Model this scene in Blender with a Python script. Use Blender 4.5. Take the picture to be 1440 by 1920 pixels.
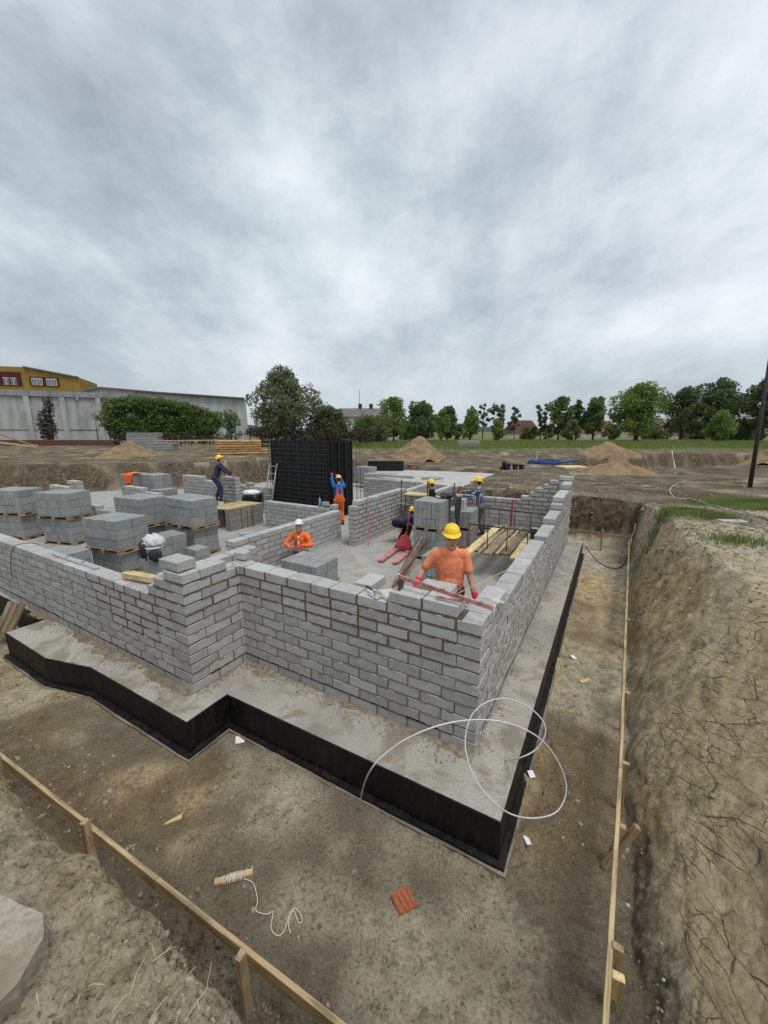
import bpy, bmesh, math, random
import numpy as np
from mathutils import Vector, Matrix, Euler
R = math.radians
random.seed(7)
scene = bpy.context.scene
for o in list(bpy.data.objects):
    bpy.data.objects.remove(o)
C = scene.collection

# ------------------------------------------------------------------ camera
EYE = 3.3                      # metres above the foundation slab (slab top is z = 0)
FPX, HORIZON = 721.0, 810.0    # focal length and horizon row of the 1440x1920 photograph
PITCH = math.atan((960 - HORIZON) / FPX)
cam_d = bpy.data.cameras.new('camera')
cam = bpy.data.objects.new('camera', cam_d)
C.objects.link(cam)
cam.location = (0, 0, EYE)
cam.rotation_euler = (math.pi / 2 - PITCH, 0, 0)
cam_d.sensor_fit = 'VERTICAL'
cam_d.sensor_height = 36.0
cam_d.lens = FPX / 1920 * 36.0
cam_d.clip_start = 0.05
cam_d.clip_end = 12000
scene.camera = cam

# ------------------------------------------------------------------ sky, sun, exposure
SUN_EL, SUN_AZ = R(66), R(140)          # azimuth measured clockwise from +Y
world = bpy.data.worlds.new('World')
scene.world = world
world.use_nodes = True
wt = world.node_tree
wt.nodes.clear()
def wn(t, **k):
    n = wt.nodes.new(t)
    for a, b in k.items():
        setattr(n, a, b)
    return n
def wl(a, b): wt.links.new(a, b)
def wmath(op, a, b=None, clamp=False):
    n = wn('ShaderNodeMath', operation=op, use_clamp=clamp)
    for i, v in enumerate((a, b)):
        if v is None: continue
        if isinstance(v, (int, float)): n.inputs[i].default_value = v
        else: wl(v, n.inputs[i])
    return n.outputs[0]
w_out = wn('ShaderNodeOutputWorld')
w_bg = wn('ShaderNodeBackground')
sky = wn('ShaderNodeTexSky', sky_type='NISHITA')
sky.sun_disc = False
sky.sun_elevation = SUN_EL
sky.sun_rotation = SUN_AZ
sky.air_density = 1.4
sky.dust_density = 3.0
w_tc = wn('ShaderNodeTexCoord')
w_sep = wn('ShaderNodeSeparateXYZ')
wl(w_tc.outputs['Generated'], w_sep.inputs[0])
zc = wmath('ADD', wmath('MAXIMUM', w_sep.outputs[2], 0.0), 0.42)
w_p = wn('ShaderNodeCombineXYZ')
wl(wmath('DIVIDE', w_sep.outputs[0], zc), w_p.inputs[0])
wl(wmath('DIVIDE', w_sep.outputs[1], zc), w_p.inputs[1])
def wnoise(scale, detail, rough, dist, off, stretch=(1, 1, 1), rot=0):
    m = wn('ShaderNodeMapping')
    m.inputs['Location'].default_value = off
    m.inputs['Rotation'].default_value = (0, 0, rot)
    m.inputs['Scale'].default_value = stretch
    wl(w_p.outputs[0], m.inputs[0])
    n = wn('ShaderNodeTexNoise')
    n.inputs['Scale'].default_value = scale
    n.inputs['Detail'].default_value = detail
    n.inputs['Roughness'].default_value = rough
    n.inputs['Distortion'].default_value = dist
    wl(m.outputs[0], n.inputs['Vector'])
    return n.outputs[0]
def wnoise3(scale, detail, rough, dist, off, stretch, rot):
    m = wn('ShaderNodeMapping')
    m.inputs['Location'].default_value = off; m.inputs['Rotation'].default_value = rot; m.inputs['Scale'].default_value = stretch
    wl(w_tc.outputs['Generated'], m.inputs[0])
    n = wn('ShaderNodeTexNoise')
    for k_, v_ in (('Scale', scale), ('Detail', detail), ('Roughness', rough), ('Distortion', dist)): n.inputs[k_].default_value = v_
    wl(m.outputs[0], n.inputs['Vector'])
    return n.outputs[0]
SKY_OFF = (15.3, 4.2, 8.8)
n1 = wnoise3(1.55, 2, 0.45, 0.25, SKY_OFF, (1.0, 1.0, 1.35), (0, R(28), 0))
n2 = wnoise3(3.6, 9, 0.64, 0.10, (SKY_OFF[0] + 4, SKY_OFF[1] + 1, 1.0), (0.85, 1.0, 1.5), (0, R(28), 0))
n3 = wnoise(1.5, 2, 0.4, 0.2, (1.3, 9.2, 4.0))
n4 = wnoise(3.4, 9, 0.62, 0.15, (2.2, 6.1, 3.0), (1.5, 0.7, 1), R(-30))
cl = wmath('ADD', wmath('ADD', wmath('MULTIPLY', n1, 0.50), wmath('MULTIPLY', n2, 0.32)), wmath('MULTIPLY', n4, 0.18))
w_r = wn('ShaderNodeValToRGB')
e = w_r.color_ramp.elements
e[0].position = 0.385; e[0].color = (0.32, 0.355, 0.40, 1)
e[1].position = 0.61; e[1].color = (0.79, 0.79, 0.81, 1)
x = w_r.color_ramp.elements.new(0.45); x.color = (0.43, 0.47, 0.515, 1)
x = w_r.color_ramp.elements.new(0.50); x.color = (0.55, 0.585, 0.625, 1)
x = w_r.color_ramp.elements.new(0.555); x.color = (0.67, 0.69, 0.72, 1)
wl(cl, w_r.inputs[0])
w_t = wn('ShaderNodeMix', data_type='RGBA')             # faint green-grey / violet-grey drift between cloud banks
wl(n3, w_t.inputs[0])
w_t.inputs[6].default_value = (1.0, 0.98, 1.03, 1)
w_t.inputs[7].default_value = (0.93, 1.025, 1.0, 1)
w_m = wn('ShaderNodeMix', data_type='RGBA', blend_type='MULTIPLY')
w_m.inputs[0].default_value = 1
wl(w_r.outputs[0], w_m.inputs[6]); wl(w_t.outputs[2], w_m.inputs[7])
w_h = wn('ShaderNodeMix', data_type='RGBA')             # even cloud sheet towards the horizon
wl(wmath('POWER', wmath('SUBTRACT', 1.0, wmath('MAXIMUM', w_sep.outputs[2], 0.0), True), 9.0), w_h.inputs[0])
wl(w_m.outputs[2], w_h.inputs[6]); w_h.inputs[7].default_value = (0.42, 0.47, 0.525, 1)
w_sky = wn('ShaderNodeMix', data_type='RGBA', blend_type='MULTIPLY')
w_sky.inputs[0].default_value = 1
wl(sky.outputs[0], w_sky.inputs[6]); w_sky.inputs[7].default_value = (0.10, 0.10, 0.10, 1)
w_mix = wn('ShaderNodeMix', data_type='RGBA')           # closed cloud cover over the blue sky
w_mix.inputs[0].default_value = 0.95
wl(w_sky.outputs[2], w_mix.inputs[6]); wl(w_h.outputs[2], w_mix.inputs[7])
wl(w_mix.outputs[2], w_bg.inputs[0])
w_bg.inputs[1].default_value = 0.95
wl(w_bg.outputs[0], w_out.inputs[0])

sun_d = bpy.data.lights.new('sun', 'SUN')
sun_d.energy = 1.5
sun_d.angle = R(22)
sun_d.color = (1.0, 0.96, 0.90)
sun = bpy.data.objects.new('sun', sun_d)
C.objects.link(sun)
sd = Vector((math.sin(SUN_AZ) * math.cos(SUN_EL), math.cos(SUN_AZ) * math.cos(SUN_EL), math.sin(SUN_EL)))
sun.rotation_euler = (-sd).to_track_quat('-Z', 'Y').to_euler()
vs = scene.view_settings
vs.view_transform = 'Standard'
vs.look = 'None'
vs.exposure = 0.40
vs.gamma = 1.0
vs.use_curve_mapping = False

# ------------------------------------------------------------------ helpers
def at(px, py, z):
    """the point at height z that the photograph shows at pixel (px, py)"""
    u, v = (px - 720) / FPX, -(py - 960) / FPX
    d = (u, math.cos(PITCH) + v * math.sin(PITCH), v * math.cos(PITCH) - math.sin(PITCH))
    t = (z - EYE) / d[2]
    return Vector((d[0] * t, d[1] * t, z))
def aty(px, py, Y):
    u, v = (px - 720) / FPX, -(py - 960) / FPX
    d = (u, math.cos(PITCH) + v * math.sin(PITCH), v * math.cos(PITCH) - math.sin(PITCH))
    t = Y / d[1]
    return Vector((d[0] * t, Y, EYE + d[2] * t))
# building frame: corner of front and right wall, a runs left along the front wall, b runs back
BC = Vector((0.947, 3.416)); E1 = Vector((-0.869, 0.495)); E2 = Vector((0.495, 0.869)); ER = Vector((0.5076, 0.8616))
def W(a, b, z=0.0):
    p = BC + E1 * a + E2 * b
    return Vector((p.x, p.y, z))
ANG1 = math.atan2(E1.y, E1.x)
ANG2 = math.atan2(E2.y, E2.x)

def tag(o, label=None, cat=None, group=None, kind=None):
    if label: o['label'] = label
    if cat: o['category'] = cat
    if group: o['group'] = group
    if kind: o['kind'] = kind
    return o
def empty(name, loc=(0, 0, 0), rz=0.0, label=None, cat=None, group=None):
    o = bpy.data.objects.new(name, None)
    o.empty_display_size = 0.1
    C.objects.link(o)
    o.location = loc
    o.rotation_euler = (0, 0, rz)
    return tag(o, label, cat, group)
def link(name, me, mat, parent=None, loc=(0, 0, 0), rot=(0, 0, 0), scale=(1, 1, 1)):
    o = bpy.data.objects.new(name, me)
    if mat is not None and len(me.materials) == 0:
        me.materials.append(mat)
    C.objects.link(o)
    o.parent = parent
    o.location = loc; o.rotation_euler = rot; o.scale = scale
    return o
def smooth(me, on=True):
    me.polygons.foreach_set('use_smooth', [on] * len(me.polygons))
class MB:
    """collects vertices and faces; build() links them as one mesh object"""
    def __init__(s): s.v = []; s.f = []
    def add(s, vs, fs):
        n = len(s.v); s.v += [tuple(v) for v in vs]; s.f += [tuple(i + n for i in f) for f in fs]; return s
    def box(s, c, d, rz=0.0, M=None):
        x, y, z = d[0] / 2, d[1] / 2, d[2] / 2
        pts = [Vector(p) for p in ((-x, -y, -z), (x, -y, -z), (x, y, -z), (-x, y, -z), (-x, -y, z), (x, -y, z), (x, y, z), (-x, y, z))]
        if M is None: M = Matrix.Rotation(rz, 3, 'Z')
        c = Vector(c)
        return s.add([M @ p + c for p in pts], [(0, 3, 2, 1), (4, 5, 6, 7), (0, 1, 5, 4), (1, 2, 6, 5), (2, 3, 7, 6), (3, 0, 4, 7)])
    def bar(s, a, b, w, h, up=(0, 0, 1)):
        """rectangular bar from a to b"""
        a, b = Vector(a), Vector(b); d = b - a; L = d.length
        x = d.normalized(); u = Vector(up)
        y = u.cross(x)
        if y.length < 1e-4: y = Vector((0, 1, 0)).cross(x)
        y.normalize(); z = x.cross(y)
        M = Matrix((x, y, z)).transposed()
        return s.box((a + b) / 2, (L, w, h), M=M)
    def tube(s, pts, r, n=8, closed=False, caps=True):
        pts = [Vector(p) for p in pts]; m = len(pts)
        rs = r if isinstance(r, (list, tuple)) else [r] * m
        base = len(s.v); prev = None
        for i, p in enumerate(pts):
            if closed: t = pts[(i + 1) % m] - pts[i - 1]
            else: t = pts[min(i + 1, m - 1)] - pts[max(i - 1, 0)]
            if t.length < 1e-9: t = Vector((0, 0, 1))
            t.normalize()
            if prev is None:
                q = Vector((0, 0, 1)) if abs(t.z) < 0.9 else Vector((1, 0, 0))
            else: q = prev
            x = q - t * q.dot(t)
            if x.length < 1e-6: x = t.orthogonal()
            x.normalize(); prev = x; y = t.cross(x)
            for k in range(n):
                a = 2 * math.pi * k / n
                s.v.append(tuple(p + (x * math.cos(a) + y * math.sin(a)) * rs[i]))
        for i in range(m if closed else m - 1):
            for k in range(n):
                a0 = base + i * n + k; a1 = base + i * n + (k + 1) % n
                j = (i + 1) % m
                s.f.append((a0, a1, base + j * n + (k + 1) % n, base + j * n + k))
        if caps and not closed:
            s.f.append(tuple(base + k for k in reversed(range(n))))
            s.f.append(tuple(base + (m - 1) * n + k for k in range(n)))
        return s
    def lathe(s, prof, n=20, c=(0, 0, 0)):
        """prof: list of (r, z)"""
        base = len(s.v); c = Vector(c)
        for r, z in prof:
            for k in range(n):
                a = 2 * math.pi * k / n
                s.v.append((c.x + r * math.cos(a), c.y + r * math.sin(a), c.z + z))
        for i in range(len(prof) - 1):
            for k in range(n):
                s.f.append((base + i * n + k, base + i * n + (k + 1) % n, base + (i + 1) * n + (k + 1) % n, base + (i + 1) * n + k))
        return s
    def prism(s, poly, z0, z1):
        n = len(poly); base = len(s.v)
        s.v += [(p[0], p[1], z0) for p in poly] + [(p[0], p[1], z1) for p in poly]
        s.f += [tuple(base + i for i in reversed(range(n))), tuple(base + n + i for i in range(n))]
        s.f += [(base + i, base + (i + 1) % n, base + n + (i + 1) % n, base + n + i) for i in range(n)]
        return s
    def mesh(s, name, sm=False, bevel=0.0, seg=1):
        me = bpy.data.meshes.new(name)
        me.from_pydata(s.v, [], s.f)
        if bevel:
            bm = bmesh.new(); bm.from_mesh(me)
            bmesh.ops.bevel(bm, geom=list(bm.edges), offset=bevel, segments=seg, affect='EDGES', clamp_overlap=True)
            bm.to_mesh(me); bm.free()
        me.update()
        if sm: smooth(me)
        return me
    def build(s, name, mat, parent=None, sm=False, bevel=0.0, seg=1, loc=(0, 0, 0), rot=(0, 0, 0)):
        return link(name, s.mesh(name, sm, bevel, seg), mat, parent, loc, rot)
def copy_tree(o, parent=None):
    c = o.copy(); C.objects.link(c); c.parent = parent
    for ch in o.children: copy_tree(ch, c)
    return c

# ------------------------------------------------------------------ materials
class NT:
    def __init__(s, name):
        s.m = bpy.data.materials.new(name); s.m.use_nodes = True
        s.t = s.m.node_tree; s.b = s.t.nodes['Principled BSDF']
    def n(s, t, **k):
        x = s.t.nodes.new(t)
        for a, b in k.items(): setattr(x, a, b)
        return x
    def l(s, a, b): s.t.links.new(a, b)
    def set(s, sock, v):
        if isinstance(v, bpy.types.NodeSocket): s.l(v, sock)
        else: sock.default_value = v
    def math(s, op, a, b=None, clamp=False):
        x = s.n('ShaderNodeMath', operation=op, use_clamp=clamp)
        s.set(x.inputs[0], a)
        if b is not None: s.set(x.inputs[1], b)
        return x.outputs[0]
    def coord(s, kind='Object', rnd=True, scale=(1, 1, 1)):
        tc = s.n('ShaderNodeTexCoord')
        mp = s.n('ShaderNodeMapping'); mp.inputs['Scale'].default_value = scale
        s.l(tc.outputs[kind], mp.inputs[0])
        if rnd:
            oi = s.n('ShaderNodeObjectInfo')
            cm = s.n('ShaderNodeCombineXYZ')
            r = s.math('MULTIPLY', oi.outputs['Random'], 37.0)
            s.l(r, cm.inputs[0]); s.l(r, cm.inputs[1]); s.l(r, cm.inputs[2])
            s.l(cm.outputs[0], mp.inputs['Location'])
        return mp.outputs[0]
    def pos(s, scale=(1, 1, 1)):
        g = s.n('ShaderNodeNewGeometry')
        mp = s.n('ShaderNodeMapping'); mp.inputs['Scale'].default_value = scale
        s.l(g.outputs['Position'], mp.inputs[0]); return mp.outputs[0]
    def noise(s, vec, scale, detail=4, rough=0.55, dist=0.0):
        x = s.n('ShaderNodeTexNoise')
        s.l(vec, x.inputs['Vector'])
        for k, v in (('Scale', scale), ('Detail', detail), ('Roughness', rough), ('Distortion', dist)): x.inputs[k].default_value = v
        return x.outputs[0]
    def ramp(s, fac, stops):
        x = s.n('ShaderNodeValToRGB'); el = x.color_ramp.elements
        while len(el) < len(stops): el.new(0.5)
        for e_, (p, c) in zip(el, stops):
            e_.position = p
            e_.color = (c[0], c[1], c[2], 1) if isinstance(c, (tuple, list)) else (c, c, c, 1)
        s.l(fac, x.inputs[0]); return x.outputs[0]
    def mix(s, fac, a, b, mode='MIX'):
        x = s.n('ShaderNodeMix', data_type='RGBA', blend_type=mode)
        s.set(x.inputs[0], fac)
        for i, v in ((6, a), (7, b)):
            if isinstance(v, (tuple, list)): v = (v[0], v[1], v[2], 1)
            s.set(x.inputs[i], v)
        return x.outputs[2]
    def rand(s): return s.n('ShaderNodeObjectInfo').outputs['Random']
    def attr(s, name):
        x = s.n('ShaderNodeAttribute'); x.attribute_name = name; return x.outputs['Fac']
    def bump(s, h, strength=0.4, dist=0.01, normal=None):
        x = s.n('ShaderNodeBump')
        x.inputs['Strength'].default_value = strength; x.inputs['Distance'].default_value = dist
        s.l(h, x.inputs['Height'])
        if normal: s.l(normal, x.inputs['Normal'])
        return x.outputs[0]
    def done(s, col=None, rough=0.85, normal=None, metal=0.0, spec=0.3):
        if col is not None:
            if isinstance(col, (tuple, list)): col = (col[0], col[1], col[2], 1)
            s.set(s.b.inputs['Base Color'], col)
        s.set(s.b.inputs['Roughness'], rough)
        s.set(s.b.inputs['Metallic'], metal)
        s.b.inputs['Specular IOR Level'].default_value = spec
        if normal: s.l(normal, s.b.inputs['Normal'])
        return s.m
def simple(name, col, rough=0.7, var=0.15, nscale=12.0, bump=0.15, bd=0.004, metal=0.0, spec=0.3, stretch=(1, 1, 1), rnd_var=0.0):
    t = NT(name); v = t.coord('Object', True, stretch)
    f = t.noise(v, nscale, 5, 0.6)
    dark = tuple(c * (1 - var) for c in col); lite = tuple(min(1, c * (1 + var)) for c in col)
    c = t.ramp(f, [(0.3, dark), (0.7, lite)])
    if rnd_var:
        k = t.math('ADD', t.math('MULTIPLY', t.rand(), 2 * rnd_var), 1 - rnd_var)
        c = t.mix(1.0, c, (0, 0, 0), 'MULTIPLY')
        nd = c.node; cm = t.n('ShaderNodeCombineColor')
        for i in range(3): t.l(k, cm.inputs[i])
        t.l(cm.outputs[0], nd.inputs[7])
    nrm = t.bump(t.noise(v, nscale * 4, 4, 0.6), bump, bd) if bump else None
    return t.done(c, rough, nrm, metal, spec)

def block_material(name, base, stain=0.26, damp=0.0):
    t = NT(name); v = t.coord('Object', True)
    fine = t.noise(v, 55, 6, 0.75)
    mid = t.noise(v, 9, 5, 0.6, 0.4)
    big = t.noise(v, 3.0, 3, 0.5, 0.5)
    c = t.ramp(fine, [(0.36, tuple(x * 0.80 for x in base)), (0.5, base), (0.64, tuple(min(1, x * 1.16) for x in base))])
    c = t.mix(t.ramp(mid, [(0.50, 0.0), (0.64, stain * 1.6)]), c, tuple(x * 0.62 for x in base))
    c = t.mix(t.ramp(big, [(0.52, 0.0), (0.72, 0.30)]), c, tuple(min(1, x * 1.28) for x in (base[0], base[1], base[2] * 0.99)))
    k = t.math('ADD', t.math('MULTIPLY', t.rand(), 0.24), 0.88)
    cm = t.n('ShaderNodeCombineColor')
    for i in range(3): t.l(k, cm.inputs[i])
    c = t.mix(1.0, c, cm.outputs[0], 'MULTIPLY')
    pit = t.noise(v, 130, 3, 0.6)
    h = t.math('ADD', t.math('MULTIPLY', fine, 1.0), t.math('MULTIPLY', t.ramp(pit, [(0.28, 0.0), (0.42, 1.0)]), 0.6))
    h = t.math('ADD', h, t.math('MULTIPLY', mid, 1.2))
    return t.done(c, 0.92, t.bump(h, 0.55, 0.004), 0, 0.2)
M = {}
M['block'] = block_material('concrete_block', (0.405, 0.402, 0.392))
M['block_stack'] = block_material('concrete_block_stacked', (0.275, 0.290, 0.282), 0.25)
M['block_dark'] = block_material('concrete_block_damp', (0.235, 0.225, 0.205), 0.4)
def mortar_material(name, base):
    t = NT(name); v = t.coord('Object', True)
    f = t.noise(v, 28, 6, 0.7); g = t.noise(v, 3, 4, 0.6)
    c = t.ramp(f, [(0.3, tuple(x * 0.7 for x in base)), (0.7, tuple(x * 1.2 for x in base))])
    c = t.mix(t.ramp(g, [(0.45, 0.0), (0.65, 0.5)]), c, tuple(min(1, x * 1.45) for x in base))
    return t.done(c, 0.95, t.bump(f, 0.9, 0.01), 0, 0.15)
M['mortar'] = mortar_material('mortar_dry', (0.20, 0.192, 0.174))
M['mortar_wet'] = mortar_material('mortar_fresh', (0.13, 0.112, 0.082))
M['mortar_pale'] = mortar_material('mortar_pale', (0.52, 0.49, 0.42))
def concrete_material(name, base, dirt=(0.20, 0.175, 0.125), amount=0.75, edge=0.5):
    t = NT(name); v = t.pos()
    f = t.noise(v, 42, 6, 0.72); m = t.noise(v, 2.2, 6, 0.62, 0.6); b = t.noise(v, 0.55, 4, 0.55, 0.8); m2 = t.noise(v, 7.5, 5, 0.6, 0.3)
    c = t.ramp(f, [(0.36, tuple(x * 0.72 for x in base)), (0.5, base), (0.64, tuple(x * 1.18 for x in base))])
    c = t.mix(t.ramp(m, [(0.48, 0.0), (0.60, amount)]), c, dirt)
    c = t.mix(t.ramp(b, [(0.45, 0.0), (0.60, amount * 0.6)]), c, tuple(x * 0.66 for x in base))
    c = t.mix(t.ramp(m2, [(0.58, 0.0), (0.72, 0.35)]), c, tuple(min(1, x * 1.3) for x in base))
    h = t.math('ADD', f, t.math('MULTIPLY', m, 2.0))
    return t.done(c, 0.9, t.bump(h, 0.35, 0.006), 0, 0.25)
M['slab'] = concrete_material('slab_concrete', (0.37, 0.355, 0.315), (0.22, 0.195, 0.145), 0.9)
M['floor'] = concrete_material('floor_concrete', (0.36, 0.35, 0.325), (0.24, 0.225, 0.195), 0.5)
M['far_slab'] = concrete_material('far_slab_concrete', (0.45, 0.45, 0.435), (0.33, 0.315, 0.29), 0.5)
def bitumen():
    t = NT('bitumen_black'); v = t.pos()
    f = t.noise(v, 14, 5, 0.6); s = t.noise(t.pos((6, 6, 0.7)), 3.0, 5, 0.6)
    c = t.ramp(f, [(0.36, (0.0025, 0.0025, 0.003)), (0.64, (0.009, 0.009, 0.0095))])
    c = t.mix(t.ramp(s, [(0.56, 0.0), (0.66, 0.35)]), c, (0.04, 0.037, 0.031))
    sp = t.n('ShaderNodeSeparateXYZ'); t.l(t.pos(), sp.inputs[0])
    mud = t.math('ADD', t.math('MULTIPLY', sp.outputs[2], -2.6), t.math('MULTIPLY', f, 1.2))
    c = t.mix(t.ramp(mud, [(1.50, 0.0), (1.85, 0.5)]), c, (0.12, 0.10, 0.07))
    return t.done(c, t.ramp(f, [(0.3, 0.42), (0.7, 0.75)]), t.bump(f, 0.35, 0.006), 0, 0.3)
M['bitumen'] = bitumen()
def wood_material(name, base, dark=0.55, rnd=0.2):
    t = NT(name); v = t.coord('Object', True, (1.0, 14, 14))
    f = t.noise(v, 2.2, 6, 0.6, 0.6); g = t.noise(t.coord('Object', True), 2.5, 4, 0.6)
    c = t.ramp(f, [(0.38, tuple(x * dark for x in base)), (0.5, base), (0.62, tuple(min(1, x * 1.18) for x in base))])
    c = t.mix(t.ramp(g, [(0.48, 0.0), (0.62, 0.6)]), c, (base[0] * 0.5, base[1] * 0.5, base[2] * 0.56))
    k = t.math('ADD', t.math('MULTIPLY', t.rand(), 2 * rnd), 1 - rnd)
    cm = t.n('ShaderNodeCombineColor')
    for i in range(3): t.l(k, cm.inputs[i])
    c = t.mix(1.0, c, cm.outputs[0], 'MULTIPLY')
    return t.done(c, 0.8, t.bump(f, 0.4, 0.003), 0, 0.25)
M['wood'] = wood_material('pine_board', (0.43, 0.325, 0.18))
M['wood_new'] = wood_material('fresh_pine', (0.62, 0.50, 0.26), 0.7)
M['wood_old'] = wood_material('weathered_wood', (0.25, 0.19, 0.125))
M['wood_log'] = wood_material('peeled_timber', (0.50, 0.30, 0.13), 0.6)
M['wood_pallet'] = wood_material('pallet_wood', (0.36, 0.27, 0.17))
M['rust'] = simple('rusty_steel', (0.13, 0.065, 0.045), 0.75, 0.4, 9, 0.3)
M['rebar'] = simple('rebar_steel', (0.10, 0.075, 0.06), 0.7, 0.35, 20, 0.2)
M['rebar_dark'] = simple('rebar_mesh_dark', (0.075, 0.072, 0.07), 0.6, 0.3, 20, 0.1)
M['rebar_grey'] = simple('rebar_mesh_steel', (0.20, 0.20, 0.20), 0.6, 0.3, 20, 0.1)
M['alu'] = simple('aluminium', (0.62, 0.63, 0.64), 0.38, 0.12, 10, 0.1, metal=0.85, spec=0.5)
M['hose_white'] = simple('milky_hose', (0.55, 0.57, 0.58), 0.4, 0.15, 3, 0.1, spec=0.5)
M['white_plastic'] = simple('white_plastic', (0.72, 0.73, 0.74), 0.45, 0.08, 8, 0.1, spec=0.5)
M['black_plastic'] = simple('black_plastic', (0.012, 0.012, 0.013), 0.4, 0.3, 8, 0.3, 0.01, spec=0.5)
M['grey_plastic'] = simple('grey_plastic', (0.055, 0.057, 0.06), 0.5, 0.3, 8, 0.1)
M['blue_plastic'] = simple('blue_plastic', (0.02, 0.06, 0.24), 0.42, 0.2, 6, 0.1, spec=0.5)
M['formwork'] = simple('formwork_black_panel', (0.011, 0.011, 0.012), 0.6, 0.5, 4, 0.2, rnd_var=0.3)
M['red_paint'] = simple('worn_red_paint', (0.42, 0.045, 0.05), 0.5, 0.35, 14, 0.2)
M['pink_fork'] = simple('scuffed_fork_paint', (0.48, 0.20, 0.20), 0.55, 0.4, 8, 0.2)
M['level_red'] = simple('red_level_paint', (0.42, 0.20, 0.19), 0.55, 0.6, 18, 0.2)
M['twine'] = simple('white_twine', (0.66, 0.62, 0.54), 0.9, 0.15, 60, 0.4, 0.002)
M['paper'] = simple('paper_white', (0.75, 0.77, 0.80), 0.7, 0.06, 10, 0.1)
M['brick_red'] = simple('fired_clay', (0.36, 0.115, 0.06), 0.85, 0.25, 25, 0.3, 0.003)
M['stone'] = concrete_material('broken_concrete', (0.31, 0.28, 0.22), (0.19, 0.16, 0.115), 0.85)
M['steel_dark'] = simple('dark_steel', (0.05, 0.047, 0.045), 0.55, 0.3, 10, 0.15)
M['asphalt_pole'] = simple('dark_pole_paint', (0.035, 0.028, 0.024), 0.6, 0.3, 6, 0.2)

# ------------------------------------------------------------------ terrain (one sheet to the horizon)
def _hash(ix, iy, seed):
    h = (ix.astype(np.int64) * 374761393 + iy.astype(np.int64) * 668265263 + seed * 1274126177) & 0xFFFFFFFF
    h = ((h ^ (h >> 13)) * 1103515245) & 0xFFFFFFFF
    h = ((h ^ (h >> 16)) * 2654435761) & 0xFFFFFFFF
    return ((h ^ (h >> 15)) & 0xFFFFFF) / float(0xFFFFFF)
def vnoise(x, y, seed):
    ix = np.floor(x); iy = np.floor(y); fx = x - ix; fy = y - iy
    ux = fx * fx * fx * (fx * (fx * 6 - 15) + 10); uy = fy * fy * fy * (fy * (fy * 6 - 15) + 10)
    ix = ix.astype(np.int64); iy = iy.astype(np.int64)
    a = _hash(ix, iy, seed); b = _hash(ix + 1, iy, seed); c = _hash(ix, iy + 1, seed); d = _hash(ix + 1, iy + 1, seed)
    return (a * (1 - ux) + b * ux) * (1 - uy) + (c * (1 - ux) + d * ux) * uy
def fbm(x, y, scale, octs, seed, gain=0.5):
    s = 0.0; amp = 1.0; tot = 0.0
    for i in range(octs):
        c_, s_ = math.cos(0.6 * i + 0.3), math.sin(0.6 * i + 0.3)
        X, Y = (x * c_ - y * s_), (x * s_ + y * c_)
        s = s + amp * (vnoise(X * scale + 17.3 * i, Y * scale - 9.1 * i, seed + i) * 2 - 1); tot += amp
        amp *= gain; scale *= 2.03
    return s / tot
def voro_edge(x, y, seed):
    """distance between the two nearest feature points: small on cell borders"""
    ix = np.floor(x).astype(np.int64); iy = np.floor(y).astype(np.int64)
    f1 = np.full(x.shape, 9.0); f2 = np.full(x.shape, 9.0)
    for dx in (-1, 0, 1):
        for dy in (-1, 0, 1):
            px = ix + dx + _hash(ix + dx, iy + dy, seed); py = iy + dy + _hash(ix + dx, iy + dy, seed + 5)
            d = np.hypot(px - x, py - y)
            f2 = np.where(d < f1, f1, np.minimum(f2, d)); f1 = np.minimum(f1, d)
    return f2 - f1
def vnoise3(x, y, z, seed):
    iz = np.floor(z); fz = z - iz; uz = fz * fz * (3 - 2 * fz); out = 0
    n0 = vnoise(x + 31.7 * iz, y - 17.3 * iz, seed); n1_ = vnoise(x + 31.7 * (iz + 1), y - 17.3 * (iz + 1), seed)
    return n0 * (1 - uz) + n1_ * uz
def fbm3(x, y, z, scale, octs, seed, gain=0.5):
    s = 0.0; amp = 1.0; tot = 0.0
    for i in range(octs):
        s = s + amp * (vnoise3(x * scale + 5.1 * i, y * scale - 3.7 * i, z * scale + 1.9 * i, seed + i) * 2 - 1); tot += amp; amp *= gain; scale *= 2.03
    return s / tot
def sstep(t):
    t = np.clip(t, 0, 1); return t * t * (3 - 2 * t)
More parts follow.
